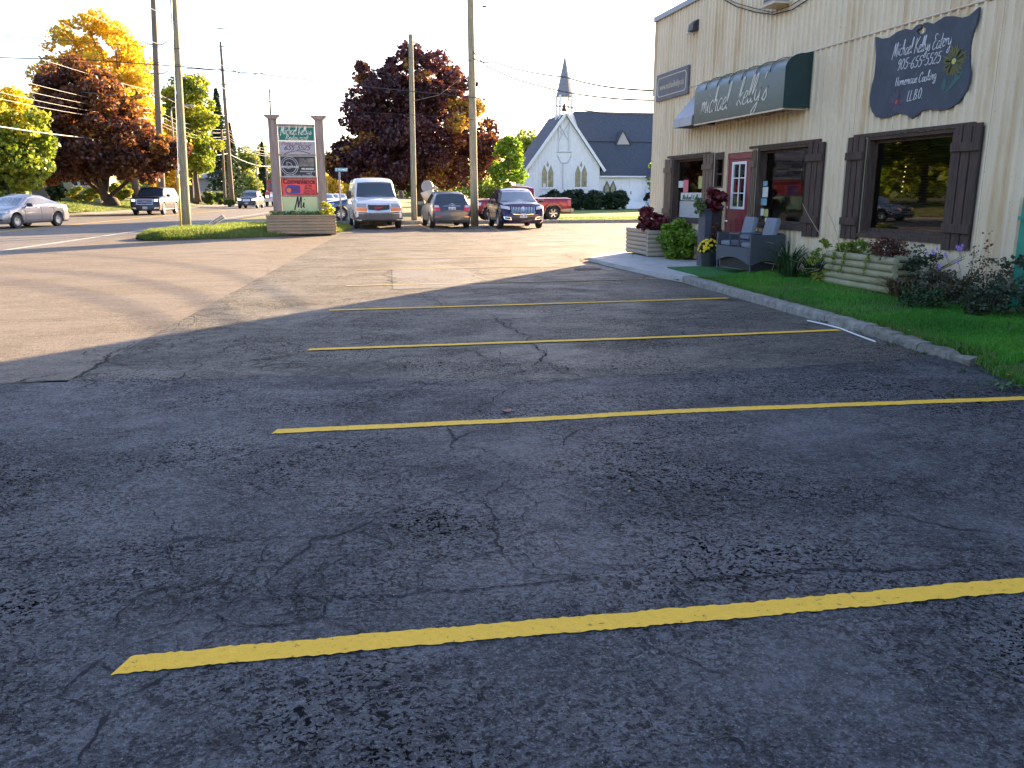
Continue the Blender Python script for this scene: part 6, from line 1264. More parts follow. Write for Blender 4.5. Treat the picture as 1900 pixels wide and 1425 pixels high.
slab([(pk.x, 77.5, pk.z), (d1.x + .1, 77.5, d1.z), (d1.x + .1, 80.5, d1.z), (pk.x, 80.5, pk.z)], .08, roofm, 'dormer_roof', ch); slab([(pk.x, 77.5, pk.z), (d0.x - .1, 77.5, d0.z), (d0.x - .1, 80.5, d0.z), (pk.x, 80.5, pk.z)], .08, roofm, 'dormer_roof', ch)
# porch gable at the right, door and steps
px0 = pt(1200, 328, 74.6); MB().prism([(xb_ + .2, 0), (xb_ + 5, 0), (xb_ + 5, zl), (xb_ + 2.6, zl + 2.8), (xb_ + .2, zl)], 1, 73.9, 75.5).build('porch', cw, ch)
slab([(xb_ + 2.6, 73.6, zl + 2.85), (xb_ - .05, 73.6, zl - .15), (xb_ - .05, 75.6, zl - .15), (xb_ + 2.6, 75.6, zl + 2.85)], .12, roofm, 'porch_roof', ch)
a, b = pt(1160, 388, 74.6), pt(1200, 388, 74.6)
for i in range(4): MB().span((a.x, 74.0 + i * .35, 0), (b.x, 75.56, .16 + i * .18)).build('step', cw, ch)
mb = MB()
for xx in (a.x - .08, b.x + .06): mb.span((xx - .06, 73.9, 0), (xx + .06, 74.05, 1.25)); mb.tube([(xx, 73.98, 1.2), (xx, 75.5, 2.0)], .06, 5); mb.tube([(xx, 73.98, .5), (xx, 75.5, 1.2)], .04, 5)
mb.build('railing', cw, ch); MB().span((pt(1167, 360, 75.6).x, 75.52, .85), (pt(1188, 360, 75.6).x, 75.59, 2.9)).build('door', cw, ch); MB().span((pt(1169.5, 360, 75.5).x, 75.50, pt(1, 361, 75.5).z), (pt(1171.5, 360, 75.5).x, 75.51, pt(1, 354, 75.5).z)).build('door_glass', stain, ch)
# ================================================================== TREES
def tree_px(name, label, x0, x1, y0, y1, Y, leafm, nleaf, leaf, zbase=0., basepx=None, **k):
    a, b = dep(x0, (y0 + y1) / 2, Y), dep(x1, (y0 + y1) / 2, Y); t, bo = dep((x0 + x1) / 2, y0, Y), dep((x0 + x1) / 2, y1, Y)
    c = ((a.x + b.x) / 2, Y, (t.z + bo.z) / 2); r_ = ((b.x - a.x) / 2 * .9, (b.x - a.x) / 2 * k.pop('depth', .85), (t.z - bo.z) / 2 * .92)
    bx = dep(basepx, 380, Y).x if basepx else c[0]
    return tree(name, label, (bx, Y, zbase), t.z, c, r_, leafm, nleaf, leaf, **k)
purple = leafmat('purple maple leaves', [(.038, .018, .026), (.075, .026, .034), (.15, .038, .030), (.30, .11, .025), (.42, .27, .04)], .35, [0, .35, .68, .88, 1])
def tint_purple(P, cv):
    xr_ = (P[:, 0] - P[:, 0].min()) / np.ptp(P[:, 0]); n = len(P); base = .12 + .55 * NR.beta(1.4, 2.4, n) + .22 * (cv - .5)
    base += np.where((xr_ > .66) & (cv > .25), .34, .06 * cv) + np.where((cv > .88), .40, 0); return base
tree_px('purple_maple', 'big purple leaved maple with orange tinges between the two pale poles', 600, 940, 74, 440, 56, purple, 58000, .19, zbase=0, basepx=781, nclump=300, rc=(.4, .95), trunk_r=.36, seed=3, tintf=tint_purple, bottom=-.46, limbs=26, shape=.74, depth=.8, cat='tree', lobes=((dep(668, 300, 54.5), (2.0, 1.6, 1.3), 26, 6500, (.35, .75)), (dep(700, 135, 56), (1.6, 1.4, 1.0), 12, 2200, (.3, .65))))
tree_px('purple_maple', 'low spreading skirt of dark purple foliage at the left of the big maple', 612, 800, 215, 345, 53.5, purple, 16000, .19, zbase=0, basepx=776, nclump=50, rc=(.5, 1.0), trunk_r=.12, seed=9, tintf=lambda P, cv: .1 + .5 * NR.beta(1.4, 2.6, len(P)) + .2 * (cv - .5), bottom=-.95) if False else None
lime = leafmat('lime leaves', [(.10, .22, .02), (.22, .36, .02), (.42, .50, .03)], .55)
tree_px('young_tree', 'small bright lime green tree in front of the left end of the church', 909, 981, 252, 362, 50, lime, 6500, .13, basepx=944, nclump=60, rc=(.18, .45), trunk_r=.07, seed=4, limbs=10, shape=.6, bottom=-.9)
maroon_l = leafmat('maroon and orange leaves', [(.05, .022, .020), (.11, .038, .026), (.21, .08, .026), (.40, .20, .03), (.62, .42, .04)], .45, [0, .3, .6, .85, 1])
def tint_maroon(P, cv):
    n = len(P); z = (P[:, 2] - P[:, 2].min()) / np.ptp(P[:, 2]); x = (P[:, 0] - P[:, 0].min()) / np.ptp(P[:, 0]); return .14 + .6 * NR.beta(1.4, 2.0, n) + .42 * (cv - .5) + .22 * (x - .4)
tree_px('maroon_maple', 'broad maroon and rust coloured maple overhanging the street in front of the house', 8, 300, 96, 470, 66, maroon_l, 44000, .23, zbase=.75, basepx=206, nclump=200, rc=(.45, 1.2), trunk_r=.45, seed=6, tintf=tint_maroon, bottom=-.24, limbs=18, shape=.78, lobes=((dep(262, 288, 65), (2.9, 2.2, 1.3), 40, 11000, (.4, .9)), (dep(90, 288, 66), (2.0, 2, 1.2), 16, 4000, (.4, .9))))
gold = leafmat('golden leaves', [(.40, .24, .02), (.66, .44, .03), (.82, .62, .05), (.78, .72, .10)], .6)
tree_px('golden_tree', 'tall golden yellow tree rising behind the maroon maple', 52, 312, 6, 330, 84, gold, 28000, .24, zbase=.8, basepx=258, nclump=190, rc=(.5, 1.15), trunk_r=.32, seed=12, bottom=-.9, limbs=34, shape=.7, tintf=lambda P, cv: .25 * cv + .65 * NR.uniform(0, 1, len(P)) + .2 * ((P[:, 0] - P[:, 0].min()) / np.ptp(P[:, 0]) - .5))
greeny = leafmat('green to yellow leaves', [(.07, .13, .015), (.16, .24, .02), (.36, .38, .03), (.70, .55, .04)], .5)
tree_px('street_tree', 'green tree with yellow top at the left edge of the photo', -90, 100, 152, 372, 58, greeny, 20000, .21, zbase=.6, nclump=110, rc=(.4, 1.0), trunk_r=.28, seed=13, bottom=-1, tintf=lambda P, cv: .05 + .35 * NR.uniform(0, 1, len(P)) + .3 * cv + .85 * np.clip((P[:, 2] - P[:, 2].min()) / np.ptp(P[:, 2]) * 1.6 - .75, 0, 1))
for i, (x0, x1, y0, y1, Y, lab, sd_) in enumerate(((300, 412, 128, 345, 92, 'green and yellow tree just right of the leaning pole', 21), (318, 372, 160, 330, 99, 'taller green tree partly hidden by the leaning pole', 22), (270, 345, 225, 372, 88, 'orange tinted low tree behind the dark SUV', 23))):
    tree_px('street_tree', lab, x0, x1, y0, y1, Y, greeny if i != 2 else gold, (15000, 8000, 7000)[i], .28, zbase=.7, nclump=(60, 40, 36)[i], rc=(.7, 1.4), trunk_r=.25, seed=sd_, bottom=-1, tintf=(lambda P, cv: .3 * cv + .45 * NR.uniform(0, 1, len(P)) + .1) if i != 2 else None)
conif = leafmat('dark conifer needles', [(.012, .03, .012), (.025, .055, .02), (.06, .09, .03)], .25)
for i, (x0, x1, y0, y1, Y, lab) in enumerate(((392, 440, 165, 372, 118, 'narrow dark conifer behind the tall far pole'), (418, 452, 228, 372, 125, 'broader dark conifer right of the tall far pole'), (482, 503, 262, 372, 175, 'distant conifer by the small wire pole'))):
    a = dep(x0, 370, Y); b = dep(x1, 370, Y); zt = dep(400, y0, Y).z; t = thing('conifer', lab, 'tree', ((a.x + b.x) / 2, Y, 0), 0, 'conifers down the street'); MB().tube([t.location, t.location + Vector((0, 0, zt))], [.25, .03], 8).build('trunk', M['bark'], t)
    n = 4200; h = NR.uniform(.08, 1, n) ** 1.1; an = NR.uniform(0, 6.28, n); rad = (b.x - a.x) / 2 * 1.5 * (1.05 - h) * (.55 + .45 * np.abs(np.sin(h * 34 + an * 1.5))) * NR.uniform(.3, 1.15, n)
    leaf_mesh('crown', np.stack([t.location.x + rad * np.cos(an), Y + rad * np.sin(an), h * zt - rad * .25], 1), .32, conif, t, kind='stuff', droop=.5)
yg = leafmat('hazy yellow green leaves', [(.10, .15, .03), (.22, .28, .05), (.42, .42, .08)], .55)
for i, (x0, x1, y0, y1, Y, lab) in enumerate(((440, 478, 272, 375, 165, 'rounded green tree far down the street left of the sign'), (462, 512, 268, 372, 185, 'yellow green tree far down the street behind the sign post'), (596, 640, 318, 378, 150, 'yellow tree right of the pylon sign'), (600, 668, 300, 378, 200, 'pale far tree behind the street name sign'), (640, 700, 322, 382, 130, 'yellow tree glowing behind the white van'), (955, 1000, 250, 350, 110, 'green tree top peeping over the church roof at left'))):
    tree_px('far_tree', lab, x0, x1, y0, y1, Y, yg if i != 2 and i != 4 else gold, 5000, .38, zbase=0, nclump=34, rc=(.8, 1.7), trunk_r=.25, seed=40 + i, bottom=-1, group='far trees', limbs=5)
# trees left of the frame that windows and paint reflect
for i, (X, Y, r_, h) in enumerate(((-33, 44, 5, 10), (-41, 32, 5.5, 11), (-36, 18, 5, 10), (-38, 4, 5, 9), (-30, 58, 4, 9))):
    tree('street_tree', ('yellow', 'green', 'rust', 'pale', 'bushy')[i] + ' tree on the far side of the street beyond the left edge of the photo', (X, Y, .7), h, (X, Y, .8 + h * .6), (r_, r_, h * .42), (gold, greeny, maroon_l, greeny, greeny)[i], 5000, .42, nclump=40, rc=(.9, 1.7), trunk_r=.3, seed=60 + i, bottom=-1, limbs=5)
# ================================================================== HOUSES ACROSS THE STREET
def house(name, label, x0, x1, y0, Yd, zbase, zeave, zridge, m, rm, wins=(), wm=None, ridge='x'):
    t = thing(name, label, 'house', ((x0 + x1) / 2, y0, zbase)); MB().span((x0, y0, zbase - .3), (x1, y0 + Yd, zeave)).build('wall', m, t)
    o = .4; ym2 = y0 + Yd / 2; xm2 = (x0 + x1) / 2
    if ridge == 'x':
        slab([(x0 - o, y0 - o, zeave - .05), (x1 + o, y0 - o, zeave - .05), (x1 + o, ym2, zridge), (x0 - o, ym2, zridge)], .12, rm, 'roof', t); slab([(x0 - o, y0 + Yd + o, zeave - .05), (x1 + o, y0 + Yd + o, zeave - .05), (x1 + o, ym2, zridge), (x0 - o, ym2, zridge)], .12, rm, 'roof', t)
        for xx in (x0, x1 - .1): MB().prism([(y0, zeave + .001), (y0 + Yd, zeave + .001), (ym2, zridge - .02)], 0, xx, xx + .1).build('gable', m, t)
    for (a, b, c, d) in wins:
        f = MB().span((a - .1, y0 - .06, c - .1), (b + .1, y0 - .01, d + .1)).build('window', M['white'], t); MB().span((a, y0 - .08, c), (b, y0 - .061, d)).build('pane', carglass, f)
    return t
a, b = dep(100, 350, 84), dep(182, 350, 84)
cream_w = mat('cream house wall', (.42, .40, .22), .7, var=.1); grey_w = mat('grey house wall', (.36, .36, .35), .7, var=.08)
w0 = dep(145, 330, 84); house('house', 'cream house half hidden under the maroon maple', dep(112, 350, 84).x, dep(184, 350, 84).x, 84, 8, .8, dep(150, 308, 84).z, dep(150, 290, 84).z, cream_w, roofm, [(dep(px, 330, 84).x, dep(px + 7, 330, 84).x, dep(1, 344, 84).z, dep(1, 316, 84).z) for px in (136, 148, 162)])
MB().span((dep(186, 330, 83).x, 83, .8), (dep(194, 330, 83).x, 83.4, dep(1, 312, 83).z)).build('shed_wall', M['white']); o = bpy.data.objects['shed_wall']; tag(o, 'narrow white wall glimpsed left of the maroon maple trunk', 'wall')
a = dep(58, 350, 80); b = dep(86, 350, 80); house('shed', 'small grey brown shed at the left behind the silver sedan', a.x, b.x, 80, 3, .8, dep(1, 342, 80).z, dep(1, 334, 80).z, mat('brown shed boards', (.2, .16, .12), .8, var=.2), roofm)
a = dep(331, 350, 121); b = dep(400, 350, 121); house('house', 'grey house with white end seen right of the leaning pole', a.x, b.x, 121, 7, .5, dep(1, 330, 121).z, dep(1, 318, 121).z, grey_w, mat('pale grey roof', (.3, .3, .3), .8), [])
MB().span((dep(396, 340, 120.8).x, 120.6, .5), (dep(412, 340, 120.8).x, 120.95, dep(1, 325, 121).z)).build('house_wing', M['white']); tag(bpy.data.objects['house_wing'], 'bright white end wall of the grey house by the short pole', 'house')
a = dep(465, 350, 180); b = dep(505, 350, 180); house('house', 'tiny pale far building at the end of the street', dep(452, 350, 170).x, dep(476, 350, 170).x, 170, 8, 0, dep(1, 350, 170).z, dep(1, 345, 170).z, mat('pale far wall', (.4, .36, .28), .8), roofm)
# fence with boards one by one
fn = thing('board_fence', 'pale board fence across the street right of the leaning pole', 'fence', (dep(380, 370, 112).x, 112, .5)); xa_, xb2 = dep(330, 360, 112).x, dep(412, 360, 112).x; zt_f, zb_f = dep(1, 354, 112).z, .6; fm = mat('pale fence board', (.42, .38, .30), .8, var=.15); x = xa_; me_ = None
while x < xb2:
    if me_ is None: o = MB().span((0, 111.95, zb_f), (.42, 112.0, zt_f)); o.v = [(v[0] + fn.location.x, v[1], v[2]) for v in o.v]; f0 = o.build('board', fm, fn); f0.location.x = x - fn.location.x; me_ = f0
    else: c_ = me_.copy(); COL.objects.link(c_); c_.location.x = x - fn.location.x
    x += .47
MB().span((xa_, 112.01, zt_f - .25), (xb2, 112.06, zt_f - .15)).build('rail', fm, fn)
# shrubs
def shrub(name, label, c, r_, m, n, leaf, seed, cat='shrub', nc=24, rc=None, group=None, tintf=None, parent=None):
    rc = rc or (min(r_) * .3, min(r_) * .55); P, cv, C = crown_points(c, r_, nc, n, rc, 1, bottom=-1, seed=seed)
    P[:, 2] = np.maximum(P[:, 2], c[2] - r_[2] * 1.05); t = tintf(P, cv) if tintf else .55 * NR.uniform(0, 1, len(P)) + .45 * cv
    th_ = thing(name, label, cat, (c[0], c[1], c[2] - r_[2]), 0, group); g0 = Vector((c[0], c[1], c[2] - r_[2])); mb = MB()
    for i in range(min(8, len(C))): mb.tube([g0 - Vector((0, 0, .02)), g0.lerp(Vector(C[i]), .5) + Vector((0, 0, r_[2] * .1)), C[i]], [r_[0] * .035, r_[0] * .025, r_[0] * .01], 5)
    mb.build('stems', M['bark'], th_); leaf_mesh('foliage', P, leaf, m, th_, t, kind='stuff'); return th_
hedgem = leafmat('dark yew foliage', [(.010, .028, .012), (.02, .05, .018), (.05, .08, .025)], .2)
for i, (x0, x1, y0) in enumerate(((1003, 1045, 356), (1040, 1085, 353), (1080, 1122, 355), (1118, 1160, 351))):
    a, b = dep(x0, 390, 71), dep(x1, 390, 71); zt = dep(1, y0, 71).z; cx_ = (a.x + b.x) / 2
    shrub('yew_hedge', ('leftmost clump of the dark yew hedge below the church', 'second clump from the left in the dark yew hedge', 'third clump from the left in the dark yew hedge', 'rightmost clump of the dark yew hedge beside the church steps')[i], (cx_, 71, zt / 2), ((b.x - a.x) / 2 * 1.02, .9, zt / 2 * .92), hedgem, 9000, .13, 70 + i, 'hedge', 40, (.3, .55), 'hedge clumps below the church')
shrub('yew_hedge', 'dark yew at the right of the church steps by the restaurant wall', (dep(1212, 370, 71).x, 71, dep(1, 352, 71).z / 2), (.7, .8, dep(1, 352, 71).z / 2 * .95), hedgem, 4000, .13, 77, 'hedge', 20)
shrub('forsythia', 'thin yellow leaved sapling in front of the white porch', (dep(1208, 330, 66).x, 66, 2.6), (.35, .35, 1.4), lime, 500, .12, 78, 'shrub', 14)
pg_ = leafmat('pale roadside shrub leaves', [(.07, .13, .03), (.16, .24, .05), (.30, .34, .10)], .5)
for i, (x0, x1, y0, y1, Y, lab) in enumerate(((355, 374, 362, 380, 100, 'small pale green shrub beside the leaning pole'), (370, 400, 354, 380, 101, 'rounded pale green shrub in front of the board fence'), (398, 418, 357, 380, 99, 'pale shrub at the foot of the short pole'), (418, 434, 370, 382, 97, 'low yellow shrub at the base of the tall far pole'), (0, 60, 300, 370, 70, 'green yellow bush mass behind the silver sedan roof'), (85, 122, 338, 372, 78, 'dark bush below the maroon maple at left'), (118, 200, 348, 372, 76, 'shadowy low bushes along the cream house'), (204, 240, 338, 374, 72, 'green bush right of the maroon maple trunk'), (40, 92, 300, 345, 72, 'orange brown shrub by the grey brown shed'))):
    a, b = dep(x0, y1, Y), dep(x1, y0, Y); shrub('roadside_shrub', lab, ((a.x + b.x) / 2, Y, (a.z + b.z) / 2), ((b.x - a.x) / 2 * .95, (b.x - a.x) / 2 * .7, (b.z - a.z) / 2 * .95), (hedgem if i == 5 else maroon_l if i == 8 else pg_ if i < 4 else greeny), 2600 if i < 4 else 5000, .22, 90 + i, group='shrubs across the street')
# far woods closing the horizon
n = 30000; X = NR.uniform(-150, 190, n); Y = 235 + NR.uniform(0, 30, n); H_ = 7 + 3 * np.sin(X * .07) + 2 * np.sin(X * .19 + 1); ok = ~((X > -6) & (X < 16)); P = np.stack([X, Y, NR.uniform(0, 1, n) ** .8 * H_], 1)[ok]
o = leaf_mesh('far_woods', P, 1.3, yg, kind='stuff', tint=.3 * NR.uniform(0, 1, len(P)) + .3); tag(o, 'far treeline closing the horizon', 'trees')
n = 26000; Y = NR.uniform(-60, 210, n); X = -52 - NR.uniform(0, 14, n) - .05 * np.abs(Y); H_ = 9 + 3 * np.sin(Y * .09) + 2 * np.sin(Y * .23 + 1); o = leaf_mesh('far_woods', np.stack([X, Y, .5 + NR.uniform(0, 1, n) ** .8 * H_], 1), 1.1, greeny, kind='stuff', tint=.6 * NR.uniform(0, 1, n)); tag(o, 'belt of trees beyond the street on the left', 'trees')
# exhaust haze left out: it is vapour too thin to read
# ================================================================== THINGS BY THE WALL
soilm = mat('planter soil', (.03, .022, .015), .95)
logg = mat('green grey garden log', (.27, .26, .13), .85, var=.4, vscale=3, bump=.6, bscale=30, col2=(.38, .35, .23)); logb = mat('tan garden log', (.42, .34, .25), .85, var=.3, vscale=3, bump=.5, bscale=30, col2=(.36, .31, .24))
lg = logbox('garden_log_planter', 'low planter of green grey round logs below the big window', 'planter', 7.32, 7.72, 9.75, 11.15, .22, .68, 4, .058, logg)
# logs run along y: rebuild this planter with its long side along the wall
for ch_ in [o for o in bpy.data.objects if o.parent == lg]: bpy.data.objects.remove(ch_)
def ylog(par, x, y0, y1, z, r, m):
    n = 8; MB().tube([(x + .006 * math.sin(k), y0 + (y1 - y0) * k / n, z) for k in range(n + 1)], [r * rnd.uniform(.93, 1.04) for _ in range(n + 1)], 12).build('log', m, par, sharp=50)
def xlog(par, y, x0, x1, z, r, m):
    n = 5; MB().tube([(x0 + (x1 - x0) * k / n, y + .004 * math.sin(k), z) for k in range(n + 1)], [r * rnd.uniform(.93, 1.04) for _ in range(n + 1)], 12).build('log', m, par, sharp=50)
for i in range(5):
    z = .215 + i * .098; ylog(lg, 7.33, 9.66 + rnd.uniform(-.03, .03) + (.05 if i == 1 else 0), 11.22 + rnd.uniform(-.02, .02), z, .052, logg)
    if i < 5: xlog(lg, 9.76, 7.40, 7.76, z + .03, .045, logg); xlog(lg, 11.14, 7.40, 7.76, z + .03, .045, logg)
ylog(lg, 7.40, 9.6, 10.4, .71, .045, mat('charred log', (.05, .045, .04), .9)) if False else None
MB().span((7.38, 9.8, .2), (7.76, 11.1, .62)).build('soil', soilm, lg)
cp = thing('corner_log_planter', 'tall square log planter with red coleus at the building corner', 'planter', (7.3, 18.4, .08)); 
for i in range(6):
    z = .135 + i * .098; xlog(cp, 17.78, 7.02, 7.72, z, .052, logb); ylog(cp, 7.06, 17.84, 19.2, z + .02, .050, logb); xlog(cp, 19.2, 7.06, 7.72, z, .05, logb)
MB().span((7.12, 17.85, .1), (7.74, 19.14, .66)).build('soil', soilm, cp)
coleus = leafmat('red coleus leaves', [(.06, .006, .012), (.14, .012, .022), (.24, .03, .035)], .35)
def lowplant(name, label, c, r_, m, n, leaf, seed, cat='plant', **k): return shrub(name, label, c, r_, m, n, leaf, seed, cat, **k)
lowplant('coleus', 'dark red coleus spilling over the corner log planter', (7.32, 18.3, .86), (.42, .62, .26), coleus, 1500, .085, 201, nc=22)
a = gnd(1262, 482, .09); limeb = leafmat('lime bush leaves', [(.05, .12, .008), (.11, .23, .012), (.20, .34, .02), (.26, .30, .03)], .35)
shrub('lime_bush', 'dense rounded lime green bush beside the corner planter', (a.x + .12, a.y + .4, .50), (.42, .5, .42), limeb, 5200, .055, 202, nc=60, rc=(.09, .17))
# rock and pumpkins
a = gnd(1272, 480, .09); rk = MB(); bm = bmesh.new(); bmesh.ops.create_icosphere(bm, subdivisions=3, radius=1)
for v in bm.verts: f = 1 + .13 * math.sin(v.co.x * 3 + 1) * math.sin(v.co.y * 4) + .07 * math.sin(v.co.z * 7 + v.co.x * 5); v.co = Vector((v.co.x * .13 * f + a.x, v.co.y * .15 * f + a.y + .1, v.co.z * .125 * f + .19))
rk.v = [tuple(v.co) for v in bm.verts]; rk.f = [tuple(q.index for q in f.verts) for f in bm.faces]; bm.free(); o = rk.build('boulder', mat('pinkish grey stone', (.22, .165, .14), .85, var=.3, vscale=12, bump=.7, bscale=30), smooth=True); tag(o, 'smooth pinkish boulder beside the pumpkin', 'rock')
orange = mat('pumpkin skin', (.55, .13, .012), .42, var=.18, vscale=8); stemm = mat('pumpkin stem', (.10, .08, .03), .8)
def pumpkin(label, c, r_, h):
    t = thing('pumpkin', label, 'pumpkin', c, 0, 'pumpkins by the door'); prof = [(r_ * s_, z * h) for s_, z in ((0.05, .0), (.55, .02), (.88, .18), (1, .45), (.93, .72), (.66, .92), (.3, .98), (.06, .90))]
    MB().lathe(prof, c, 40, squash=lambda q: -.09 * abs(math.cos(q * 5)) ** 6).build('body', orange, t, smooth=True); MB().tube([(c[0], c[1], c[2] + h * .88), (c[0] + .01, c[1], c[2] + h * 1.02), (c[0] + .05, c[1], c[2] + h * 1.14)], [.022, .016, .012], 7).build('stem', stemm, t, smooth=True)
a = gnd(1299, 477, .09); pumpkin('larger orange pumpkin just left of the yellow flower pot', (a.x + .03, a.y + .12, .085), .155, .27); a = gnd(1285, 477, .09); pumpkin('smaller orange pumpkin between the boulder and the larger pumpkin', (a.x + .02, a.y + .22, .085), .12, .22)
a = gnd(1290, 481, .085); o = MB().prism([(a.x - .3, a.y - .08), (a.x + .2, a.y - .1), (a.x + .32, a.y + .3), (a.x - .1, a.y + .36)], 2, .080, .095).build('door_mat', mat('dark crumpled cloth', (.05, .055, .07), .9, var=.4, vscale=20, bump=1., bscale=20)); tag(o, 'dark crumpled mat under the pumpkins', 'mat')
# tall dark box column with coleus bowl
a = gnd(1320, 470, .09); yb = 15.2; xb0, xb1 = dep(1307.5, 430, yb).x, dep(1338, 430, yb).x
col_ = thing('tall_planter', 'tall dark square planter stand left of the maroon door', 'planter', ((xb0 + xb1) / 2, yb, .08)); z1 = dep(1320, 391, yb).z
cm = mat('slate blue lit face and trim', (.06, .07, .095), .6, var=.2, vscale=4); cm2 = mat('charcoal board', (.022, .022, .028), .6, var=.2)  # paler slate blue puts the column's lit face into the colour
MB().span((xb0, yb, .08), (xb0 + .13, yb + .025, z1)).build('side_board', cm, col_); MB().span((xb0, yb + .026, .08), (xb0 + .02, yb + .3, z1)).build('side_board', cm, col_); MB().span((xb0 + .132, yb + .004, .08), (xb1, yb + .028, z1)).build('front_board', cm2, col_); MB().span((xb0 + .021, yb + .03, .08), (xb1, yb + .3, z1 - .02)).build('core', cm2, col_)
MB().span((xb0 - .02, yb - .02, z1 + .001), (xb1 + .02, yb + .32, z1 + .035)).build('top_board', cm, col_)
c = dep(1326, 372, yb + .12); shrub('coleus', 'big ball of dark red coleus on top of the tall dark planter', tuple(c), (.20, .2, .22), coleus, 1300, .075, 203, 'plant', nc=26, rc=(.06, .11)); c = dep(1301, 384, yb + .1); pale = leafmat('pale green leaves', [(.08, .14, .04), (.16, .24, .08), (.3, .36, .14)], .35); shrub('trailing_plant', 'pale green trailing plant left of the coleus ball', tuple(c), (.11, .14, .19), pale, 500, .04, 204, 'plant', nc=16, rc=(.05, .08))
c = dep(1330, 440, yb - .12); P, cv, C = crown_points(tuple(c), (.09, .1, .26), 10, 420, (.05, .09), seed=205); t = thing('dry_plant', 'reddish brown dry plant behind the yellow mums', 'plant', (c.x, c.y, .1)); MB().tube([(c.x, c.y, .1), tuple(c)], .008, 5).build('stem', M['bark'], t); leaf_mesh('foliage', P, .035, leafmat('dry brown leaves', [(.06, .025, .015), (.14, .06, .03), (.2, .1, .05)], .3), t, kind='stuff')
# mums in a pot
a = gnd(1320, 495, .1); pc = (a.x + .01, a.y + .17, .10); pt_ = thing('flower_pot', 'dark grey pot of yellow chrysanthemums on the turf mat', 'flower pot', pc)
MB().lathe([(0, 0), (.125, 0), (.165, .24), (.175, .245), (.178, .275), (.15, .28), (.148, .25), (0, .25)], pc, 28).build('pot', mat('charcoal plastic pot', (.03, .03, .034), .5, var=.15), pt_, sharp=40)
P = []; 
for _ in range(1500): v = Vector((rnd.gauss(0, 1), rnd.gauss(0, 1), abs(rnd.gauss(0, 1)))).normalized(); P.append((pc[0] + v.x * .20 * rnd.uniform(.5, 1), pc[1] + v.y * .20 * rnd.uniform(.5, 1), pc[2] + .27 + v.z * .24 * rnd.uniform(.3, 1)))
leaf_mesh('foliage', P, .030, leafmat('mum leaves', [(.02, .04, .012), (.04, .07, .02)], .2), pt_, kind='stuff')
ym = mat('chrysanthemum yellow', (.72, .52, .015), .6, var=.15, vscale=60); fm0 = None
for i in range(110):
    v = Vector((rnd.gauss(0, 1), rnd.gauss(0, 1), abs(rnd.gauss(0, 1)) + .1)).normalized(); p = Vector((pc[0] + v.x * .215, pc[1] + v.y * .215, pc[2] + .275 + v.z * .25))
    if fm0 is None: fm0 = MB().lathe([(.003, .006), (.012, .010), (.020, .004), (.022, -.003), (.010, -.006)], n=9).build('flower', ym, pt_, local=True)
    else: f_ = fm0.copy(); COL.objects.link(f_); 
    f_ = fm0 if i == 0 else f_; f_.location = p - Vector(pc); f_.rotation_euler = v.to_track_quat('Z', 'Y').to_euler(); f_.scale = [rnd.uniform(.8, 1.35)] * 3
# ---- wicker love seat with console table
wk = bpy.data.materials.new('grey wicker weave'); wk.use_nodes = True; nt = wk.node_tree; b_ = nt.nodes['Principled BSDF']; tc = nt.nodes.new('ShaderNodeTexCoord'); wv = []
for ax, sc in (('Z', 60), ('X', 30)):
    w_ = nt.nodes.new('ShaderNodeTexWave'); w_.bands_direction = ax; w_.inputs['Scale'].default_value = sc; w_.inputs['Distortion'].default_value = 2; w_.inputs['Detail'].default_value = 2; nt.links.new(tc.outputs['Object'], w_.inputs[0]); wv.append(w_)
mm = nt.nodes.new('ShaderNodeMath'); mm.operation = 'ADD'; nt.links.new(wv[0].outputs['Fac'], mm.inputs[0]); nt.links.new(wv[1].outputs['Fac'], mm.inputs[1]); rp = nt.nodes.new('ShaderNodeValToRGB'); rp.color_ramp.elements[0].color = (.020, .023, .03, 1); rp.color_ramp.elements[1].color = (.12, .13, .15, 1); nt.links.new(mm.outputs[0], rp.inputs[0]); nt.links.new(rp.outputs[0], b_.inputs['Base Color'])
bp = nt.nodes.new('ShaderNodeBump'); bp.inputs['Strength'].default_value = .8; bp.inputs['Distance'].default_value = .006; nt.links.new(mm.outputs[0], bp.inputs['Height']); nt.links.new(bp.outputs[0], b_.inputs['Normal']); b_.inputs['Roughness'].default_value = .6
fab = mat('blue grey cushion fabric', (.20, .22, .26), .9, var=.08, vscale=10, bump=.3, bscale=200); zg = .17
sx, ex = 6.98, 7.62; sy, ey = 12.93, 14.22
ls = thing('wicker_loveseat', 'grey wicker love seat with two pale cushions and a console table by the door', 'love seat', ((sx + ex) / 2, (sy + ey) / 2, zg))
z_s, z_a = zg + .40, zg + .63
def archpanel(y0, y1, x, z0, z1, rise, th=.04):
    n = 12; mb = MB(); V = []
    for i in range(n + 1): t = i / n; V.append((y0 + (y1 - y0) * t, z0 + rise * math.sin(math.pi * t)))
    V += [(y1, z1), (y0, z1)]; mb.prism(V, 0, x, x + th); return mb
MB().span((sx + .06, sy + .06, zg + .02), (ex - .06, ey - .06, zg + .2)).build('underseat_shade', M['black'], ls)  # black box added to stand in for the shade beneath the seat
archpanel(sy + .04, ey - .04, sx, zg + .12, z_s, .10).build('apron', wk, ls)
for yy in (sy, ey - .05):
    mb = MB(); n = 8; V = [(sx, zg + .12)] + [(sx + .05 + (ex - sx - .1) * i / n, zg + .12 + .07 * math.sin(math.pi * i / n)) for i in range(n + 1)] + [(ex, zg + .12), (ex, z_a + .0), (sx, z_a)]; mb.prism(V, 1, yy, yy + .05); mb.build('arm', wk, ls)
MB().span((ex - .05, sy + .051, zg + .12), (ex, ey - .051, z_a + .02)).build('backrest', wk, ls)
MB().span((sx + .041, sy + .051, z_s - .03), (ex - .051, ey - .051, z_s - .002)).build('seat', wk, ls)
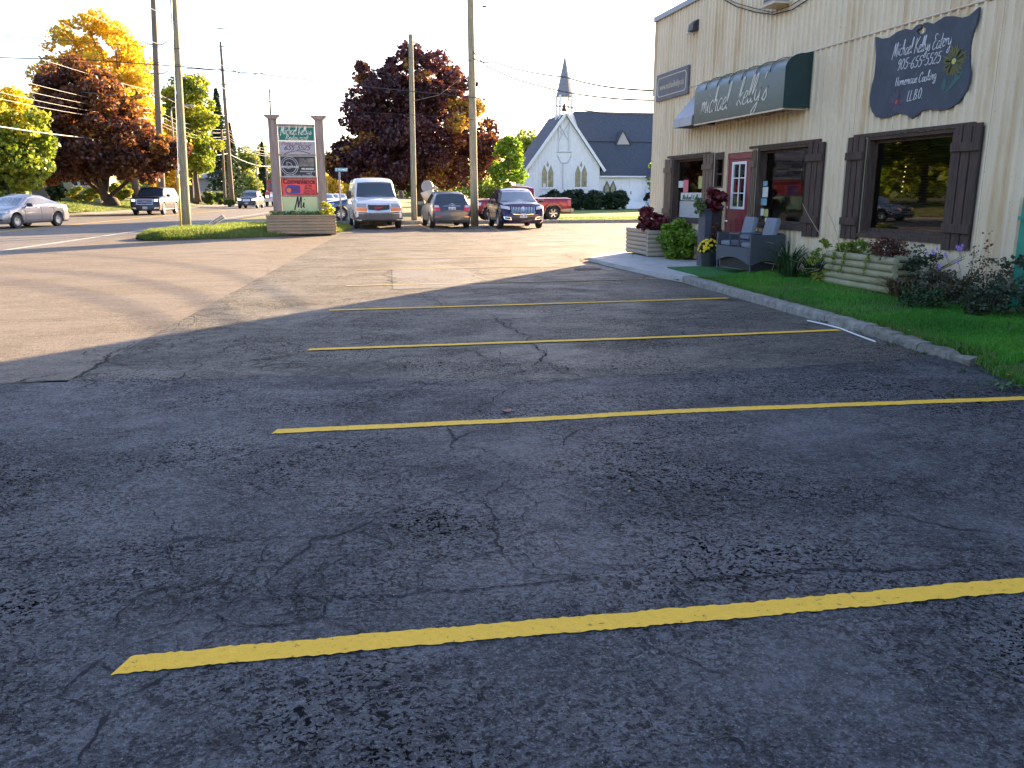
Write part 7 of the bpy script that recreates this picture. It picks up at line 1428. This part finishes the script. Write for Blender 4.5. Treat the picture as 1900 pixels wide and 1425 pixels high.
ymid = (sy + ey) / 2
for (y0, y1) in ((sy + .06, ymid - .19), (ymid + .19, ey - .06)):
    MB().box(((sx + ex) / 2 - .02, (y0 + y1) / 2, z_s + .045), (ex - sx - .14, y1 - y0, .085), bev=.03).build('seat_cushion', fab, ls, sharp=50)
    MB().box((ex - .14, (y0 + y1) / 2, z_s + .30), (.10, y1 - y0 - .02, .42), tilt=Matrix.Rotation(.22, 3, 'Y'), bev=.035).build('back_cushion', fab, ls, sharp=50)
MB().span((sx - .0, ymid - .17, z_a - .01), (ex - .06, ymid + .17, z_a + .012)).build('console_top', mat('dark glass table top', (.09, .10, .12), .2), ls)
mb = MB()
for yy in (ymid - .16, ymid + .16):
    for xx in (sx + .015, ex - .1): mb.span((xx, yy - .012, z_s), (xx + .024, yy + .012, z_a - .011))
mb.build('console_legs', wk, ls)
for xx in (sx + .02, ex - .02):
    for yy in (sy + .025, ey - .025): MB().tube([(xx, yy, zg - .05), (xx, yy, zg + .14)], .018, 8).build('leg', cm, ls)
# ---- strap leaved plants
def straps(name, label, c, n, length, w, m, spread=.5, seed=1, cat='plant', droop=.9, up=1., grp=None):
    rr = random.Random(seed); t = thing(name, label, cat, c, 0, grp); tv = []; mb = MB()
    for i in range(n):
        a = rr.uniform(0, 6.283); L_ = length * rr.uniform(.6, 1.15); s0 = Vector(c) + Vector((math.cos(a), math.sin(a), 0)) * rr.uniform(0, .06 + length * .12); s0.z = c[2]
        d = Vector((math.cos(a), math.sin(a), 0)); sp = spread * rr.uniform(.3, 1.3); k = 7; side = Vector((-d.y, d.x, 0)); A = []; B_ = []
        for j in range(k + 1):
            f = j / k; h = up * (f - droop * .55 * f * f * rr.uniform(.9, 1.1)); p = s0 + d * (sp * L_ * f ** 1.4) + Vector((0, 0, L_ * h)); ww = w * (1 - f ** 2.2) * .5 + .0008
            p.z = max(p.z, c[2] + .01); A.append(p + side * ww); B_.append(p - side * ww)
        mb.grid([A, B_]); tv += [rr.random()] * k
    o = mb.build('leaves', m, t, fixn=False); at = o.data.attributes.new('tint', 'FLOAT', 'FACE'); at.data.foreach_set('value', np.array(tv[:len(o.data.polygons)], np.float32)); o['kind'] = 'stuff'; return t
lily = leafmat('dark lily leaves', [(.012, .035, .012), (.025, .07, .018), (.06, .12, .03)], .3); dryl = leafmat('drying lily leaves', [(.04, .07, .03), (.12, .10, .05), (.20, .11, .05), (.10, .12, .05)], .3)
for i, (x, y, L_, lab) in enumerate(((7.35, 12.35, .95, 'tall dark green strap leaf clump right of the wicker love seat'), (7.45, 11.75, .7, 'middle green strap leaf clump before the log planter'), (7.2, 12.0, .6, 'lower green strap leaf clump at the lawn edge'))): straps('daylily', lab, (x, y, .18), 90, L_, .020, lily, .55, 300 + i, grp='strap leaf clumps')
straps('daylily', 'brown and green drooping leaves spilling past the end of the log planter', (7.3, 9.45, .17), 110, .62, .026, dryl, .75, 310, droop=1.25)
straps('daylily', 'second withered drooping clump in front of the asters', (7.2, 9.1, .17), 60, .5, .024, dryl, .8, 311, droop=1.3)
straw = mat('dry straw stalk', (.40, .33, .18), .7)
for i, (P, lab) in enumerate((([(1403, 502), (1397, 480), (1403, 460), (1418, 448), (1436, 452)], 'long pale reed bent into an arch before the love seat'), ([(1403, 485), (1440, 490), (1480, 498), (1520, 499)], 'dry pale stalk lying almost level before the green clump'), ([(1520, 500), (1490, 508), (1455, 512)], 'short dry stalk lying on the grass edge'), ([(1478, 500), (1484, 480), (1500, 468), (1512, 470)], 'small arched dry reed right of the green clump'), ([(1432, 502), (1440, 480), (1452, 459)], 'short upright green reed by the love seat arm'), ([(1535, 455), (1515, 425), (1500, 400), (1489, 378)], 'thin bare stalk leaning before the dark shutter'), ([(1560, 470), (1552, 430), (1540, 400), (1532, 382)], 'thin bare stalk curving up before the beige wall'), ([(1440, 472), (1470, 483), (1492, 490)], 'thin straight dry stalk in the green clump'))):
    pts = [dep(px, py, 12.1 - .05 * i) for px, py in P]; pts = [p if p.x < 7.74 else p * 1.0 for p in pts]; pts = [onx(px, py, 7.25 + .04 * (i % 3)) for px, py in P]
    C_ = [Vector(p) for p in pts]; mb = MB(); Q = []
    for j in range(len(C_) - 1):
        for f in (0, .33, .66): Q.append(C_[j].lerp(C_[j + 1], f))
    Q.append(C_[-1]); Q2 = [Q[0]] + [(Q[j - 1] + Q[j] * 2 + Q[j + 1]) / 4 for j in range(1, len(Q) - 1)] + [Q[-1]]; o = mb.tube(Q2, [.006 - .003 * j / len(Q2) for j in range(len(Q2))], 5).build('dry_stalk', straw, smooth=True); tag(o, lab, 'stalk', 'dry stalks')
# plants on and past the log planter
vine = leafmat('yellow green vine leaves', [(.08, .14, .02), (.20, .28, .03), (.36, .36, .04)], .35)
shrub('vine', 'yellow green creeper hanging over the left end of the log planter', (7.28, 11.3, .5), (.10, .16, .36), vine, 420, .045, 401, 'plant', nc=16, rc=(.05, .1))
shrub('vine', 'creeper on top of the log planter under the window', (7.45, 10.75, .74), (.14, .42, .10), vine, 650, .04, 402, 'plant', nc=16, rc=(.05, .09))
for k, yy in enumerate((10.9, 10.65, 10.1)):
    pts = [(7.33, yy, .73), (7.265, yy + .02, .68), (7.26, yy + .05 * k, .5), (7.262, yy + .12, .36)]; t = thing('vine_runner', ('left', 'middle', 'right')[k] + ' thin creeper strand hanging down the log planter face', 'plant', pts[0], 0, 'creeper strands'); MB().tube(pts, .004, 4).build('stem', mat('vine stem', (.15, .16, .04), .7), t)
    P = [Vector(pts[1]).lerp(Vector(pts[3]), rnd.random()) + Vector((rnd.uniform(-.02, .0), rnd.uniform(-.03, .03), 0)) for _ in range(40)]; leaf_mesh('leaves', P, .032, vine, t, kind='stuff')
sed = leafmat('brown sedum heads', [(.05, .018, .010), (.11, .035, .02), (.16, .06, .03)], .2)
shrub('sedum', 'rusty brown sedum clump at the right end of the log planter', (7.42, 9.95, .74), (.22, .30, .17), sed, 2600, .022, 403, 'plant', nc=46, rc=(.04, .08))
aster = leafmat('dull green weed leaves', [(.015, .030, .012), (.035, .06, .025), (.07, .09, .05)], .3)
ap = shrub('aster_plant', 'leafy green plant carrying small violet flowers below the big window', (7.5, 9.35, .55), (.16, .26, .30), aster, 800, .032, 404, 'plant', nc=20, rc=(.06, .1))
viol = mat('violet petals', (.30, .16, .58), .6)
for i, (px, py) in enumerate(((1732, 466), (1740, 462), (1735, 470), (1755, 472), (1758, 475), (1743, 493), (1741, 496), (1781, 459), (1785, 462), (1787, 456), (1780, 463), (1777, 458), (1778, 486), (1745, 497), (1722, 470))):
    c = onx(px, py, 7.42); mb = MB()
    for k in range(9): a = 6.283 * k / 9; mb.add([(c.x - .01, c.y, c.z), (c.x - .012, c.y + .020 * math.cos(a) - .006 * math.sin(a), c.z + .020 * math.sin(a) + .006 * math.cos(a)), (c.x - .008, c.y + .026 * math.cos(a), c.z + .026 * math.sin(a)), (c.x - .012, c.y + .020 * math.cos(a) + .006 * math.sin(a), c.z + .020 * math.sin(a) - .006 * math.cos(a))], [(0, 1, 2, 3)])
    fl = mb.build('flower', viol, ap); MB().lathe([(0, -.005), (.007, 0), (0, .006)], (c.x - .014, c.y, c.z), 7).build('centre', mat('flower centre', (.6, .5, .1), .6), fl); MB().tube([c, Vector((c.x + .05, c.y, c.z - .12)), Vector((7.5, 9.35, .4))], .003, 4).build('stem', stemm, fl)
weed = leafmat('dry grey green weeds', [(.03, .04, .02), (.07, .08, .045), (.13, .10, .05), (.09, .10, .08)], .3)
for i, (c, r_, n, m, lab) in enumerate((((7.45, 8.98, .38), (.20, .28, .22), 1500, weed, 'tangled grey green weeds left of the beige wall corner'), ((7.5, 8.55, .36), (.18, .28, .22), 1300, weed, 'brown dying weeds against the beige wall'), ((7.6, 8.22, .45), (.10, .14, .34), 450, aster, 'tall weeds in front of the teal downspout'), ((7.2, 7.85, .32), (.25, .25, .22), 1700, aster, 'dark green low bush at the right edge of the photo'), ((7.0, 8.6, .27), (.26, .36, .10), 1200, lily, 'low ground leaves in front of the dying weeds'), ((7.45, 7.5, .5), (.2, .25, .42), 1500, aster, 'dark green bush at the far right below the downspout'))): shrub('weeds', lab, c, r_, m, n, .030, 410 + i, 'plant', nc=34, rc=(.05, .11), group='weeds along the wall')
for i, (px, py, h, lab) in enumerate(((1838, 430, .75, 'tall brown seed stalk before the beige wall'), (1808, 456, .45, 'thin dark seed stalk right of the dark shutter'), (1872, 480, .5, 'leafy grey stalk by the teal downspout'), (1820, 470, .42, 'leaning weed stalk below the shutter corner'))):
    c = onx(px, py, 7.5); t = thing('seed_stalk', lab, 'plant', (c.x, c.y, .2), 0, 'seed stalks'); b0 = Vector((c.x, c.y - .06, .2)); MB().tube([b0, b0.lerp(c, .5) + Vector((0, .02, 0)), c], [.005, .004, .002], 5).build('stem', straw if i == 0 else stemm, t)
    P = [b0.lerp(c, rnd.uniform(.35, 1)) + Vector((rnd.uniform(-.06, .06), rnd.uniform(-.06, .06), rnd.uniform(-.02, .03))) for _ in range(70)]; leaf_mesh('seeds', P, .026 if i != 2 else .05, (sed, weed, weed, aster)[i], t, kind='stuff')
# edge weeds and a dandelion at the lawn's near corner
straps('dandelion', 'pale green dandelion rosette at the near corner of the lawn', (gnd(1862, 717, .03).x, gnd(1862, 717, .03).y, .02), 26, .13, .022, leafmat('dandelion leaves', [(.05, .11, .04), (.10, .19, .08)], .3), 1.6, 500, droop=1.5)
for i, (px, py) in enumerate(((1528, 598), (1596, 617), (1655, 640), (1712, 657), (1790, 690), (1258, 520))):
    g = gnd(px, py, .01); straps('kerb_weed', ('tiny weed at the kerb foot beside the third yellow line', 'small weed in the kerb joint near the white strip', 'tiny weed halfway down the kerb', 'small weed before the crumbling kerb end', 'grass tuft under the crumbled kerb end', 'grass tuft at the kerb start by the sidewalk')[i], (g.x, g.y, .0), 22, .08, .007, lily, .9, 510 + i, grp='weeds along the kerb')
# white strip by the kerb, fallen leaves, bits of litter
P = [gnd(*p) for p in ((1498, 597), (1530, 604), (1560, 612), (1585, 622), (1623, 636))]; mb = MB(); mb.tube([Vector((p.x, p.y, .014)) for p in P], .010, 5); o = mb.build('white_strip', M['white'], smooth=True); tag(o, 'thin white plastic strip lying along the kerb', 'strip')
leafd = mat('dry fallen maple leaf', (.32, .17, .13), .8, var=.3, vscale=30)
def mapleleaf(label, px, py, s, m=leafd, z=.012, rz=0.):
    g = gnd(px, py, z); O = [(0, -.5), (.08, -.15), (.45, -.28), (.35, -.05), (.62, .1), (.35, .16), (.38, .42), (.15, .28), (0, .66), (-.15, .28), (-.38, .42), (-.35, .16), (-.62, .1), (-.35, -.05), (-.45, -.28), (-.08, -.15)]
    c_, s_ = math.cos(rz), math.sin(rz); mb = MB(); V = [(g.x + s * (a * c_ - b * s_), g.y + s * (a * s_ + b * c_), z + s * .25 * abs(a)) for a, b in O]; n = len(V); V2 = [(v[0], v[1], v[2] + .002) for v in V]; mb.add(V + V2, [tuple(range(n)), tuple(reversed(range(n, 2 * n)))]); o = mb.build('fallen_leaf', m); tag(o, label, 'leaf', 'fallen leaves'); return o
mapleleaf('curled pinkish maple leaf just above the second yellow line', 942, 763, .075, rz=.6); mapleleaf('small tan leaf scrap right of the middle of the dark asphalt', 1168, 912, .022, mat('tan leaf', (.35, .25, .13), .8), rz=1.); mapleleaf('yellow leaf on the grass before the log planter', 1508, 508, .05, mat('yellow leaf', (.55, .48, .10), .7), .21, .4); mapleleaf('pale leaf on the turf mat below the love seat', 1348, 500, .04, mat('pale leaf', (.5, .5, .4), .7), .11, .2)
mapleleaf('pale leaf on the lawn near the kerb', 1687, 613, .028, mat('yellow leaf', (.5, .45, .1), .7), .12, .9); mapleleaf('brown leaf at the near lawn edge', 1872, 695, .04, mat('rust leaf', (.3, .12, .04), .7), .08, 2.)
n = 900; yy = 1.2 + NR.uniform(0, 1, n) ** 1.5 * 8; xx = NR.uniform(-2.5, 5.2, n); grit = np.stack([xx, yy, np.full(n, .009)], 1); o = leaf_mesh('grit', grit, .0045, leafmat('pale grit', [(.2, .2, .2), (.5, .5, .48)], 0), kind='stuff'); tag(o, 'scattered pale grit on the asphalt', 'grit')
